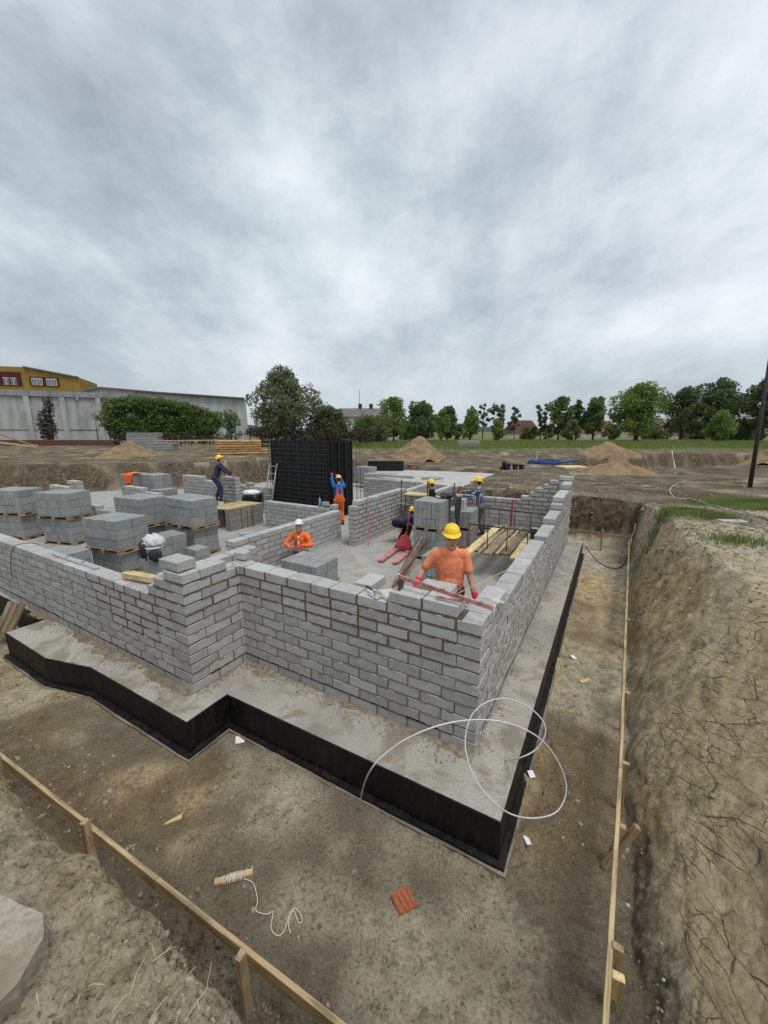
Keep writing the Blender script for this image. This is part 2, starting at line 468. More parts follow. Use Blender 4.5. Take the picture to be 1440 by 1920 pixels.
# foot of the excavation, counter-clockwise, with the run of the slope above each edge
PIT = [((1.26, 1.05), 1.90), ((2.74, 3.65), 1.40), ((4.85, 7.0), 0.75), ((8.2, 12.35), 0.22), ((2.6, 15.6), 0.5),
       ((6.0, 22.0), 1.0), ((-7.0, 27.0), 1.2), ((-9.5, 22.5), 1.5), ((-24.0, 19.8), 2.0), ((-32.0, 14.0), 1.0),
       ((-6.2, 4.05), 0.40), ((-1.85, 2.0), 0.36), ((-0.15, 1.02), 0.36)]
FLOOR = -0.46
def pit_distance(x, y):
    n = len(PIT); ins = np.zeros(x.shape, bool); dmin = np.full(x.shape, 1e9); wn_ = np.zeros(x.shape); ws = np.zeros(x.shape)
    for i in range(n):
        (ax, ay), wd = PIT[i]; (bx, by), wd2 = PIT[(i + 1) % n]
        ex, ey = bx - ax, by - ay; L2 = ex * ex + ey * ey
        t = np.clip(((x - ax) * ex + (y - ay) * ey) / L2, 0, 1)
        d = np.hypot(x - ax - t * ex, y - ay - t * ey)
        wgt = 1.0 / (d + 0.05) ** 4
        if i < 3: wdt = wd + (wd2 - wd) * t          # right bank: slope steepens steadily towards the back
        else: wdt = wd
        wn_ += wgt * wdt; ws += wgt
        dmin = np.minimum(dmin, d)
        cond = ((ay > y) != (by > y)) & (x < ex * (y - ay) / (by - ay + 1e-12) + ax)
        ins ^= cond
    return np.where(ins, -dmin, dmin), wn_ / ws
def terrain(x, y):
    r = np.hypot(x, y)
    wob = 0.10 * fbm(x, y, 1.1, 3, 11) + 0.05 * fbm(x, y, 4.0, 3, 12)
    near = np.clip(1 - r / 40, 0, 1)
    d, wd = pit_distance(x + wob * near, y + wob * near * 0.7)
    # original ground: bank at the camera, lower yard behind the building, fields beyond
    g = 1.46 + 0.0 * x
    yard = sstep((y - 8.5) / 4.0) * sstep((x + 2.0) / 6.0) * (1 - sstep((x - 13) / 14.0))
    g = g - 0.40 * yard
    g = g + (1.62 - g) * sstep((y - 27) / 8.0)
    left = sstep((-x - 6) / 6.0) * sstep((y - 12) / 8.0)
    g = g + (1.50 - g) * left * (1 - sstep((y - 40) / 10))
    g = g + 0.10 * fbm(x, y, 0.12, 3, 31) * np.clip((r - 3) / 10, 0, 1) + 0.05 * fbm(x, y, 0.7, 4, 32) * np.clip(r / 6, 0.2, 1)
    # second excavation at the back right
    t2 = sstep((y - (23.3 + 0.25 * (x - 14) * 0.2 + 0.5 * fbm(x, y * 0, 0.5, 2, 91))) / 1.2) * (1 - sstep((y - (30.2 + 0.06 * (x - 14) + 0.5 * fbm(x, y, 0.6, 3, 92))) / 1.3)) * sstep((x - 11.5) / 3)
    g = g - 1.15 * t2
    s = sstep(d / np.maximum(wd, 0.05)) 
    lin = np.clip(d / np.maximum(wd, 0.05), 0, 1)
    s = np.where(wd > 0.5, 0.15 * s + 0.85 * np.clip(lin, 0, 1) ** 0.85, s)
    out = np.clip(d, 0, 6)
    z = FLOOR + (g - FLOOR) * s
    slope = np.clip(4 * lin * (1 - lin), 0, 1)
    # relief: clods on the floor, erosion on the slopes
    fl = 1 - np.clip(lin * 3, 0, 1)
    z = z + fl * (0.034 * fbm(x, y, 1.3, 4, 41) + 0.026 * fbm(x, y, 7, 5, 42, 0.62))
    z = z + (1 - fl) * np.clip(1.2 - r / 60, 0.15, 1) * (0.045 * fbm(x, y, 2.2, 4, 43) + 0.025 * fbm(x, y, 11, 4, 44, 0.6))
    z = z + slope * near * (0.10 * fbm(x, y, 1.6, 3, 45) + 0.05 * fbm(x, y, 6, 3, 46)) * (1 - 0.6 * (x > 1.4) * (y < 3.5)) + slope * (y > 11) * (0.16 * fbm(x, y, 2.5, 4, 145, 0.6))
    # trench rubble under the left setting-out board
    tr = np.exp(-((0.497 * (x + 1.2) + 0.868 * (y - 1.95)) / 0.30) ** 2) * (x < 0.6) * (y < 6)
    z = z + tr * fl * (0.09 * fbm(x, y, 6, 5, 47, 0.65) - 0.04)
    # churned strip beside the slab on the right
    rs = np.abs(0.861 * (x - 2.2) - 0.508 * (y - 4.3)); strip = np.exp(-(rs / 0.45) ** 2) * (y > 2.6)
    z = z + strip * fl * 0.075 * fbm(x, y, 5, 5, 48, 0.65)
    # drying cracks in the clay of the near right bank
    clay = sstep((x - 1.42 - 0.50 * (y - 1.2) + 0.35 * fbm(x, y, 1.2, 2, 55)) / 0.4) * (1 - sstep((y - 3.5 - 0.35 * (x - 3)) / 1.2)) * sstep((lin - 0.02) / 0.15) * (y > 0.2)
    cx = x + 0.10 * fbm(x, y, 4, 3, 51); cy = y + 0.10 * fbm(x, y, 4, 3, 52)
    u = 0.80 * cx - 0.60 * cy; v = 0.60 * cx + 0.80 * cy
    e1_ = voro_edge(u * 4.2, v * 1.7, 61); e2_ = voro_edge(u * 8.0 + 3, v * 4.5, 62)
    crack = np.maximum(np.clip(1.3 - e1_ / 0.085, 0, 1), 0.55 * np.clip(1 - e2_ / 0.085, 0, 1) * sstep(fbm(x, y, 1.4, 2, 63) * 2.2 + 0.3))
    crack = crack * sstep(fbm(x, y, 1.7, 3, 64) * 2.5 + 0.75)
    z = z - clay * crack * 0.02
    return z, d, lin, clay, crack, fl, t2
def build_ground():
    rad = [0.25]
    while rad[-1] < 16: rad.append(rad[-1] * 1.0072)
    while rad[-1] < 70: rad.append(rad[-1] * 1.016)
    while rad[-1] < 9000: rad.append(rad[-1] * 1.08)
    rad = np.array(rad)
    a0 = np.linspace(R(-56), R(56), 560)
    a1 = np.linspace(R(56), R(304), 110)[1:-1]
    ang = np.concatenate([a0, a1]); nA = len(ang); nR = len(rad)
    A, RR = np.meshgrid(ang, rad)
    X = (RR * np.sin(A)).ravel(); Y = (RR * np.cos(A)).ravel()
    z, d, lin, clay, crack, fl, t2 = terrain(X, Y)
    far = np.hypot(X, Y); on_fl = fl
    z = np.where(far > 400, 1.5, z)
    # break up the steep faces along their normals
    G = np.stack([X, Y, z], 1).reshape(nR, nA, 3)
    du = np.gradient(G, axis=0); dv = np.gradient(G, axis=1); nr = np.cross(dv, du); nr /= np.linalg.norm(nr, axis=2)[..., None] + 1e-9
    nr *= np.sign(nr[..., 2:3] + 1e-9); nr = nr.reshape(-1, 3)
    steep = np.clip((0.92 - nr[:, 2]) / 0.25, 0, 1); nearf = np.clip(1.3 - far / 25, 0.0, 1)
    rid = 1 - np.abs(fbm3(X, Y, z, 3.2, 4, 301, 0.55)) * 2
    amt = steep * nearf * (1 - 0.92 * clay) * (0.06 * fbm3(X, Y, z, 1.7, 3, 302) + 0.030 * (rid - 0.6) + 0.020 * fbm3(X, Y, z, 13, 3, 303, 0.6))
    amt = amt + clay * steep * (0.030 * fbm3(X, Y, z, 1.5, 3, 304) + 0.007 * fbm3(X, Y, z, 14, 3, 305, 0.6))
    gu = 0.80 * X - 0.60 * Y
    amt = amt + clay * 0.010 * (fbm3(gu, z * 0.15, Y * 0.1, 11, 2, 306))
    bank = np.clip(lin * 2 - 1, 0, 1) * (far < 5) * (1 - steep)
    amt = amt + bank * (0.022 * fbm3(X, Y, z, 7, 4, 307, 0.6) + 0.016 * (1 - 2 * np.abs(fbm3(X, Y, z, 15, 4, 308, 0.65))))
    amt = amt + on_fl * (far < 9) * 0.011 * (1 - 2 * np.abs(fbm3(X, Y, z, 14, 3, 309, 0.6)))
    P = np.stack([X, Y, z], 1) + nr * amt[:, None]; X0, Y0 = X, Y
    co = P.astype(np.float32)
    i = np.arange(nR - 1)[:, None] * nA; k = np.arange(nA)[None, :]; k2 = (k + 1) % nA
    q = np.stack([i + k, i + nA + k, i + nA + k2, i + k2], -1).reshape(-1, 4)[:, ::-1]
    # centre fan
    co = np.vstack([co, np.array([[0, 0, float(z[:nA].mean())]], np.float32)])
    me = bpy.data.meshes.new('ground')
    tri = np.stack([np.full(nA, len(co) - 1), np.arange(nA), (np.arange(nA) + 1) % nA], 1)[:, ::-1]
    loops = np.concatenate([q.ravel(), tri.ravel()]).astype(np.int32)
    starts = np.concatenate([np.arange(len(q)) * 4, len(q) * 4 + np.arange(len(tri)) * 3]).astype(np.int32)
    tots = np.concatenate([np.full(len(q), 4), np.full(len(tri), 3)]).astype(np.int32)
    me.vertices.add(len(co)); me.vertices.foreach_set('co', co.ravel())
    me.loops.add(len(loops)); me.loops.foreach_set('vertex_index', loops)
    me.polygons.add(len(starts)); me.polygons.foreach_set('loop_start', starts); me.polygons.foreach_set('loop_total', tots)
    me.update(calc_edges=True)
    smooth(me)
    # soil kinds
    on_floor = fl
    och = 0.20 + 0.8 * fbm(X, Y, 0.55, 4, 71)
    rs = np.abs(0.861 * (X - 2.35) - 0.508 * (Y - 4.6)); och = och + 0.55 * np.exp(-(rs / 0.9) ** 2) * sstep((Y - 1.6) / 1.6) * (Y < 10) * on_floor
    och = och - 0.55 * np.exp(-(((X - 0.4) / 1.6) ** 2 + ((Y - 2.1) / 0.9) ** 2)) * on_floor
    och = och + 0.5 * np.exp(-(((X + 2.6) / 1.0) ** 2 + ((Y - 3.5) / 0.5) ** 2))
    slope = np.clip(4 * lin * (1 - lin), 0, 1)
    och = och + 0.30 * (1 - on_floor) * (far < 6) * (X < 1.0)
    och = och + 0.75 * slope * (X > 0) * sstep((Y - 1.5) / 1.5) * (Y < 11)
    och = och - 0.6 * slope * (Y > 11)
    och = np.clip(och, 0, 1) * (1 - 0.8 * clay)
    yardg = np.clip((np.hypot(X, Y) - 9) / 8, 0, 1)
    och = och * (1 - 0.35 * yardg)
    grass = sstep((Y - (36 + 4 * fbm(X, Y, 0.06, 3, 81))) / 4) * (0.75 + 0.5 * fbm(X, Y, 0.3, 3, 82))
    grass = np.where((X < -6) & (Y < 62), grass * 0.15, grass)
    gr2 = np.exp(-(((X - 11.0) / 1.6) ** 2 + ((Y - 10.9) / 1.3) ** 2)); gr3 = 0.8 * np.exp(-(((X - 7.0) / 0.55) ** 2 + ((Y - 8.8) / 0.5) ** 2))
    grass = np.maximum(grass, np.clip((np.maximum(gr2, 0.9 * gr3) + 0.3 * fbm(X, Y, 1.5, 3, 83)) * 1.3 - 0.35, 0, 1))
    damp = np.clip(0.5 + 1.1 * fbm(X, Y, 0.8, 4, 85), 0, 1)
    tr = np.exp(-((0.497 * (X + 1.2) + 0.868 * (Y - 1.95)) / 0.32) ** 2) * (Y < 6) * (X < 0.4)
    damp = np.clip(damp + 0.7 * tr * on_floor, 0, 1)
    damp = damp + on_floor * (0.22 * sstep((-X - 0.8) / 1.5) + 0.12 + 0.35 * fbm(X, Y, 2.4, 3, 87)) * (far < 12)
    damp = damp - 0.75 * slope * (X > 0) * (Y < 11) - 0.3 * clay - 0.35 * (1 - on_floor) * (X < 0.5) * (far < 4)
    damp = np.clip(damp + 0.62 * np.clip((far - 9) / 6, 0, 1) * (1 - slope) * (1 - on_floor), 0, 1.3)
    topsoil = np.clip(lin * 3, 0, 1) * (1 - sstep((lin - 0.9) / 0.25)) * sstep((Y - 10.5) / 2.0) * (0.75 + 0.5 * fbm(X, Y, 1.5, 3, 86))
    topsoil = np.maximum(topsoil, np.clip(4 * t2 * (1 - t2), 0, 1) * 0.8)
    wetc = 0.8 * sstep((0.13 + 0.10 * fbm(X, Y, 2.2, 3, 88) - lin) / 0.10) * sstep((lin + 0.03) / 0.05) * (1 - sstep((Y - 2.35) / 0.5)) * (X > 1.0) * sstep((Y - 0.9) / 0.3)
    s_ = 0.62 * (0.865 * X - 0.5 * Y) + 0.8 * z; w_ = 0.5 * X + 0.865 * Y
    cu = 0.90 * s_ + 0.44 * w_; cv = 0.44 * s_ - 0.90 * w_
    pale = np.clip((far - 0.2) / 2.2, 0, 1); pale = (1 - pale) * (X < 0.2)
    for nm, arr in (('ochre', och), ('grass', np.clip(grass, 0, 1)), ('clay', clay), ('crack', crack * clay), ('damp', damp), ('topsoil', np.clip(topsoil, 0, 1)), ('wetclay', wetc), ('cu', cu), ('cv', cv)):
        at_ = me.attributes.new(nm, 'FLOAT', 'POINT')
        at_.data.foreach_set('value', np.append(arr, 0).astype(np.float32))
    return me
def soil_material():
    t = NT('bare_soil'); v = t.pos()
    f = t.noise(v, 38, 8, 0.76); m = t.noise(v, 6.0, 9, 0.74, 0.15); b = t.noise(v, 0.9, 7, 0.66, 0.3); ff = t.noise(v, 110, 5, 0.75)
    k = t.math('ADD', t.math('MULTIPLY', m, 0.58), t.math('MULTIPLY', f, 0.42))
    grey = t.ramp(k, [(0.40, (0.15, 0.135, 0.10)), (0.50, (0.345, 0.317, 0.246)), (0.59, (0.50, 0.47, 0.385))])
    och = t.ramp(k, [(0.40, (0.17, 0.125, 0.072)), (0.50, (0.39, 0.297, 0.178)), (0.59, (0.55, 0.445, 0.29))])
    fac = t.math('ADD', t.attr('ochre'), t.math('MULTIPLY', t.math('SUBTRACT', b, 0.5), 1.5))
    c = t.mix(t.ramp(fac, [(0.3, 0.0), (0.9, 1.0)]), grey, och)
    clay = t.ramp(k, [(0.40, (0.31, 0.245, 0.15)), (0.5, (0.46, 0.375, 0.245)), (0.59, (0.55, 0.47, 0.33))])
    wetc = t.ramp(t.noise(t.pos((9, 9, 1.2)), 2.0, 6, 0.6), [(0.40, (0.15, 0.13, 0.09)), (0.5, (0.28, 0.265, 0.205)), (0.60, (0.40, 0.395, 0.33))])
    c = t.mix(t.attr('clay'), c, clay)
    c = t.mix(t.attr('wetclay'), c, wetc)
    d = t.math('ADD', t.attr('damp'), t.math('MULTIPLY', t.math('SUBTRACT', m, 0.5), 1.8))
    c = t.mix(t.ramp(d, [(0.62, 0.0), (1.2, 0.68)]), c, (0.085, 0.067, 0.045))
    c = t.mix(t.ramp(ff, [(0.57, 0.0), (0.66, 0.45)]), c, (0.55, 0.52, 0.45))
    c = t.mix(t.math('MULTIPLY', t.ramp(f, [(0.37, 0.7), (0.44, 0.0)]), t.math('SUBTRACT', 1.0, t.math('MULTIPLY', t.attr('clay'), 0.7))), c, (0.08, 0.064, 0.044))
    tsf = t.math('ADD', t.attr('topsoil'), t.math('MULTIPLY', t.math('SUBTRACT', m, 0.5), 1.2))
    c = t.mix(t.ramp(tsf, [(0.2, 0.0), (0.6, 0.95)]), c, t.ramp(k, [(0.42, (0.020, 0.015, 0.010)), (0.5, (0.06, 0.047, 0.032)), (0.58, (0.13, 0.105, 0.075))]))
    c = t.mix(1.0, c, (1.42, 1.38, 1.30), 'MULTIPLY')
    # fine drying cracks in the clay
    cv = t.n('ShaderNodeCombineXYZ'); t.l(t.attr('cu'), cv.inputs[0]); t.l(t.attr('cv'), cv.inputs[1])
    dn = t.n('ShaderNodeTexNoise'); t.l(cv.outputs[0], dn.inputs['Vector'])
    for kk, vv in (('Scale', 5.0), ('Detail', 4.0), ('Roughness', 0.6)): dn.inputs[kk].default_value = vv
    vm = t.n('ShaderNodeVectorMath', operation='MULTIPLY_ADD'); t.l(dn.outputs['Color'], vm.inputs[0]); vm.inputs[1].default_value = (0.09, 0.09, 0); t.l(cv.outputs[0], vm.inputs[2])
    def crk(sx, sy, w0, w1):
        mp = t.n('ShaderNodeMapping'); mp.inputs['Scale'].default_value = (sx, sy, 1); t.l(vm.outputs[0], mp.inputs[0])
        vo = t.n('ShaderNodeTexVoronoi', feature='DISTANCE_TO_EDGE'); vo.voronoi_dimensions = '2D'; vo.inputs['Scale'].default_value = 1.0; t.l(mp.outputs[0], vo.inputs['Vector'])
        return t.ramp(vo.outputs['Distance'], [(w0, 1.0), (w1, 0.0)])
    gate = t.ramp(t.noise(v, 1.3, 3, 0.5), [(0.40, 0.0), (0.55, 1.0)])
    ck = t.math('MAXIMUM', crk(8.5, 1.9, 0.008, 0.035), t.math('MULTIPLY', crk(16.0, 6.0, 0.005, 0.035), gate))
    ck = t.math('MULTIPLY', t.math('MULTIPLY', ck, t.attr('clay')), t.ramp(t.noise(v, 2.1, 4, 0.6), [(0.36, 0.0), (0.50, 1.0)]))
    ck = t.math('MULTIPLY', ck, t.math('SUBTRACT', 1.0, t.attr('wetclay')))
    c = t.mix(t.math('MULTIPLY', ck, 0.72), c, (0.08, 0.06, 0.038))  # shade down inside the cracks painted in as dark colour
    gcol = t.ramp(t.noise(v, 3.0, 5, 0.65), [(0.38, (0.085, 0.10, 0.04)), (0.5, (0.14, 0.155, 0.065)), (0.62, (0.22, 0.21, 0.11))])
    c = t.mix(t.ramp(t.attr('grass'), [(0.2, 0.0), (0.65, 1.0)]), c, gcol)
    h = t.math('ADD', t.math('MULTIPLY', m, 1.6), t.math('ADD', t.math('MULTIPLY', f, 1.2), t.math('MULTIPLY', ff, 0.45)))
    h = t.math('SUBTRACT', h, t.math('MULTIPLY', ck, 0.9))
    return t.done(c, 0.95, t.bump(h, 1.0, 0.035), 0, 0.12)
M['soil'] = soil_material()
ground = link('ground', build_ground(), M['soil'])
tag(ground, kind='structure')
def ground_z(x, y):
    return float(terrain(np.array([float(x)]), np.array([float(y)]))[0][0])

# ------------------------------------------------------------------ foundation slab
LEDGE = [(-0.40, -0.58), (3.05, -0.64), (3.05, -1.20), (5.25, -1.22), (6.09, -1.44), (7.57, -1.44), (7.57, -0.90), (16.5, -0.90),
         (24.0, 6.0), (24.0, 24.0), (7.5, 24.0), (6.5, 9.6), (-0.18, 9.6), (-0.54, 9.55)]
def slab_poly(off=0.0):
    pts = [W(a, b) for a, b in LEDGE]; n = len(pts); out = []
    for i, p in enumerate(pts):
        a = (p - pts[i - 1]).normalized(); b = (pts[(i + 1) % n] - p).normalized()
        na = Vector((-a.y, a.x, 0)); nb = Vector((-b.y, b.x, 0)); m = (na + nb)
        m = m / max(0.35, m.length_squared) * 2 / 1.0 if m.length > 1e-6 else na
        m = (na + nb).normalized() / max(0.5, (na + nb).normalized().dot(na))
        out.append(p + m * off)
    return out
area = 0
pp = slab_poly()
for i in range(len(pp)):
    area += pp[i - 1].x * pp[i].y - pp[i].x * pp[i - 1].y
SGN = -1 if area > 0 else 1      # offset sign that grows the outline
def ring_mesh(name, o0, o1, z0, z1, mat, parent, jit=0.0, step=0.25, seed=1):
    """a band that runs round the slab edge between two outline offsets"""
    rnd = random.Random(seed); a = slab_poly(o0 * SGN); b = slab_poly(o1 * SGN); mb = MB(); n = len(a)
    for i in range(n):
        j = (i + 1) % n; L = (a[j] - a[i]).length; k = max(1, int(L / step))
        for q in range(k):
            t0, t1 = q / k, (q + 1) / k
            A0, A1 = a[i].lerp(a[j], t0), a[i].lerp(a[j], t1); B0, B1 = b[i].lerp(b[j], t0), b[i].lerp(b[j], t1)
            mb.add([(A0.x, A0.y, z0), (A1.x, A1.y, z0), (B1.x, B1.y, z0), (B0.x, B0.y, z0), (A0.x, A0.y, z1), (A1.x, A1.y, z1), (B1.x, B1.y, z1), (B0.x, B0.y, z1)],
                   [(0, 3, 2, 1), (4, 5, 6, 7), (0, 1, 5, 4), (2, 3, 7, 6)])
    me = mb.mesh(name)
    bm = bmesh.new(); bm.from_mesh(me); bmesh.ops.remove_doubles(bm, verts=bm.verts, dist=1e-4)
    for v in bm.verts:
        v.co += Vector((rnd.uniform(-jit, jit), rnd.uniform(-jit, jit), rnd.uniform(-jit, jit)))
    bmesh.ops.recalc_face_normals(bm, faces=bm.faces)
    bm.to_mesh(me); bm.free()
    return link(name, me, mat, parent)
def build_slab():
    M['blinding'] = concrete_material('blinding_concrete', (0.24, 0.215, 0.165), (0.14, 0.115, 0.075), 0.95)
    root = empty('foundation_slab'); tag(root, kind='structure')
    poly = slab_poly()
    mb = MB().prism(poly, -0.47, 0.0)
    s = mb.build('slab_concrete', M['slab'], root)
    ring_mesh('bitumen_coating', 0.0015, 0.014, -0.44, -0.006, M['bitumen'], root, 0.004, 0.12, 3)
    ring_mesh('bitumen_fillet', 0.0, 0.07, -0.46, -0.405, M['bitumen'], root, 0.006, 0.16, 4)
    ring_mesh('blinding_edge', -0.02, 0.095, -0.56, -0.437, M['blinding'], root, 0.008, 0.3, 5)
    fl = [W(a, b, 0) for a, b in ((0.24, 0.26), (3.4, 0.26), (3.7, -0.55), (16.4, -0.6), (23.8, 6.2), (23.8, 23.8), (7.6, 23.8), (6.6, 9.3), (0.1, 9.3))]
    MB().prism(fl, 0.0005, 0.004).build('floor_screed', M['floor'], root)
    return root
slab = build_slab()

# ------------------------------------------------------------------ block walls
BL, BT, BH, HC = 0.38, 0.24, 0.117, 0.135
def block_mesh(name, d, seed, bev=0.0045, jit=0.003):
    rnd = random.Random(seed)
    me = MB().box((0, 0, 0), d).mesh(name)
    bm = bmesh.new(); bm.from_mesh(me)
    for v in bm.verts: v.co += Vector((rnd.uniform(-1, 1), rnd.uniform(-1, 1), rnd.uniform(-1, 1))) * jit
    bmesh.ops.bevel(bm, geom=list(bm.edges), offset=bev, segments=1, affect='EDGES')
    for v in bm.verts: v.co += Vector((rnd.uniform(-1, 1), rnd.uniform(-1, 1), rnd.uniform(-1, 1))) * jit * 0.6
    bm.to_mesh(me); bm.free()
    return me
def variants(key, d, mat, n=8, bev=0.0045, jit=0.003):
    out = []
    for i in range(n):
        me = block_mesh(key, d, i * 13 + len(key), bev, jit); me.materials.append(M[mat]); out.append(me)
    return out
BLK = variants('block', (BL, BT, BH), 'block')
BLKD = variants('block_damp', (BL, BT, BH), 'block_dark', 3)
wrnd = random.Random(5)
def wall(label, p0, dirv, side, spans, start=(0.0, 0.0), end=(0.0, 0.0), wet=(), thick=BT, z0=0.0, group=None, membrane=True, damp=None, phase=0, loose=(), dup=None):
    """p0 start point, dirv direction, side +1: thickness to the left of dirv. spans: (s0, s1, courses).
    start/end: how far even/odd courses pull back at either end. wet: (s0, s1, first course) with fresh mortar."""
    ang = math.atan2(dirv[1], dirv[0])
    L = spans[-1][1]
    root = tag(empty('block_wall', (p0[0], p0[1], z0), ang, label, 'wall', group), kind='thing')
    ymid = side * thick / 2
    def top(s):
        for a, b, n in spans:
            if a <= s <= b: return n
        return 0
    nmax = max(n for _, _, n in spans)
    mort, mwet = MB(), MB()
    joint = 0.018
    allruns = []
    for c in range(nmax):
        s = start[c % 2]; e_ = L - end[c % 2]
        z = c * HC + BH / 2
        first = True; runs = []
        while s < e_ - 0.02:
            ln = BL
            if first and (c + phase) % 2 == 1 and start[0] == start[1]: ln = BL / 2 - joint / 2
            if wrnd.random() < 0.05: ln *= wrnd.uniform(0.55, 0.9)
            first = False
            if s + ln > e_ - 0.09: ln = e_ - s
            if ln > BL * 1.25: ln = ln / 2 - joint / 2
            mid = s + ln / 2
            if top(mid) > c:
                isd = damp and any(a <= mid <= b and c0 <= c <= c1 for a, b, c0, c1 in damp)
                me = wrnd.choice(BLKD if isd else BLK)
                wob = 0.0015 if c < nmax - 1 else 0.004
                o = link('block', me, None, root, (mid, ymid + wrnd.uniform(-wob, wob), z + wrnd.uniform(-0.0015, 0.0015)),
                         (wrnd.uniform(-0.003, 0.003), wrnd.uniform(-0.003, 0.003), wrnd.choice((0, math.pi)) + wrnd.uniform(-0.004, 0.004)), (ln / BL, thick / BT, 1))
                runs.append((s, s + ln))
            s += ln + joint
        allruns.append(runs)
    def covered(c, u):
        return c < len(allruns) and any(a - 0.02 <= u <= b + 0.02 for a, b in allruns[c])
    for c, runs in enumerate(allruns):
        merged = []
        for a, b in runs:
            if merged and a - merged[-1][1] < 0.05: merged[-1][1] = b
            else: merged.append([a, b])
        for a, b in merged:
            k = max(1, int((b - a) / 0.1))
            for q in range(k):
                u0, u1 = a + (b - a) * q / k, a + (b - a) * (q + 1) / k
                um = (u0 + u1) / 2
                iswet = any(x0 <= um <= x1 and c >= c0 for x0, x1, c0 in wet)
                ztop = c * HC + (HC if covered(c + 1, um) else BH - 0.012)
                rec = 0.0065 + wrnd.uniform(-0.001, 0.002) if iswet else 0.0065 + wrnd.uniform(-0.001, 0.002)
                ins0 = 0.010 if q == 0 else 0; ins1 = 0.010 if q == k - 1 else 0
                (mwet if iswet else mort).box(((u0 + ins0 + u1 - ins1) / 2, ymid, (c * HC - 0.015 * (c == 0) + ztop) / 2), (u1 - u0 - ins0 - ins1, thick - 2 * rec, ztop - c * HC))
    # squeezed-out mortar along the joints, irregular
    def bead(mb, u, z, w_, h_, pr):
        for yf, sg in ((0.0, -side), (side * thick, side)):
            y = yf + sg * (pr - 0.006) / 2
            j = [wrnd.uniform(-0.25, 0.25) for _ in range(4)]
            mb.add([(u - w_ / 2, y - 0.006, z - h_ / 2 * (1 + j[0])), (u + w_ / 2, y - 0.006, z - h_ / 2 * (1 + j[1])), (u + w_ / 2, y + 0.006, z - h_ / 2 * (1 + j[1])), (u - w_ / 2, y + 0.006, z - h_ / 2 * (1 + j[0])),
                    (u - w_ / 2, y - 0.006, z + h_ / 2 * (1 + j[2])), (u + w_ / 2, y - 0.006, z + h_ / 2 * (1 + j[3])), (u + w_ / 2, y + 0.006, z + h_ / 2 * (1 + j[3])), (u - w_ / 2, y + 0.006, z + h_ / 2 * (1 + j[2]))],
                   [(0, 3, 2, 1), (4, 5, 6, 7), (0, 1, 5, 4), (1, 2, 6, 5), (2, 3, 7, 6), (3, 0, 4, 7)])
    for c, runs in enumerate(allruns):
        for (a, b) in runs:
            um = (a + b) / 2; iswet = any(x0 <= um <= x1 and c >= c0 for x0, x1, c0 in wet)
            if c > 0:
                k = max(1, int((b - a) / 0.065))
                for q in range(k):
                    if wrnd.random() < (0.12 if iswet else 0.45): continue
                    bead(mwet if iswet else mort, a + (b - a) * (q + 0.5) / k, c * HC - (HC - BH) / 2, (b - a) / k * 1.05, wrnd.uniform(0.020, 0.034) if iswet else wrnd.uniform(0.018, 0.024), wrnd.uniform(-0.001, 0.002) if iswet else wrnd.uniform(-0.004, 0.0005))
            if b < L - 0.06 and covered(c, b + 0.03) and wrnd.random() < 0.9:
                for q in range(2): bead(mwet if iswet else mort, b + joint / 2, c * HC + BH * (0.27 + 0.46 * q), wrnd.uniform(0.019, 0.034) if iswet else 0.020, BH * 0.5, wrnd.uniform(-0.001, 0.002) if iswet else wrnd.uniform(-0.004, 0.0005))
    if mort.v: mort.build('mortar', M['mortar'], root)
    if mwet.v: mwet.build('fresh_mortar', M['mortar_wet'], root)
    if membrane:
        a, b = max(start), L - max(end)
        MB().box(((a + b) / 2, ymid, HC - 0.0075), (b - a - 0.01, thick + 0.014, 0.004)).build('damp_membrane', M['bitumen'], root)
    return root
# front wall and its neighbours (visible faces outward)
F0 = W(0, 0)
wall('front wall of grey concrete blocks where the man in the orange T-shirt works', F0, E1, -1,
     [(0, 0.84, 12), (0.84, 3.44, 11)], start=(0.0, 0.25), end=(0.0, 0.0), wet=((-1, 2.2, 7), (2.2, 4, 8)))
wall('short return wall beside the stepped corner pillar, fresh mortar joints', W(3.425, -0.84), E2, 1,
     [(0, 0.80, 12), (0.80, 1.10, 11)], start=(0.0, 0.25), end=(0.0, 0.0), wet=((-1, 3, 8),))
wall('long low wall of grey blocks running off left from the stepped corner pillar', W(3.425, -0.84), E1, -1,
     [(0, 0.43, 12), (0.43, 0.58, 11), (0.58, 0.9, 10), (0.9, 2.15, 9), (2.15, 9.8, 9)], start=(0.25, 0.0), wet=((0.0, 0.7, 6), (0.6, 1.7, 4), (0.6, 2.4, 6)))
RSP = [(0, 1.15, 11), (1.15, 3.95, 10), (3.95, 4.35, 9), (4.35, 5.2, 10), (5.2, 6.4, 11), (6.4, 6.75, 12), (6.75, 7.1, 13), (7.1, 8.35, 13), (8.35, 8.75, 14), (8.75, 9.1, 15)]
wall('long right-hand outer wall of grey blocks rising in steps to its far end', F0, ER, 1,
     RSP, start=(0.25, 0.0), end=(0.25, 0.0), wet=((5.2, 9.2, 9),))
FR = Vector((F0.x + ER.x * 9.1, F0.y + ER.y * 9.1, 0))
wall('back wall of the room, its top stepped up to the right corner', FR, E1, -1,
     [(0, 0.35, 15), (0.35, 0.62, 14), (0.62, 0.82, 13), (0.82, 1.05, 12), (1.05, 1.2, 11), (1.2, 1.45, 10), (1.45, 3.6, 9)], start=(0.0, 0.25), wet=((-1, 4, 7),))
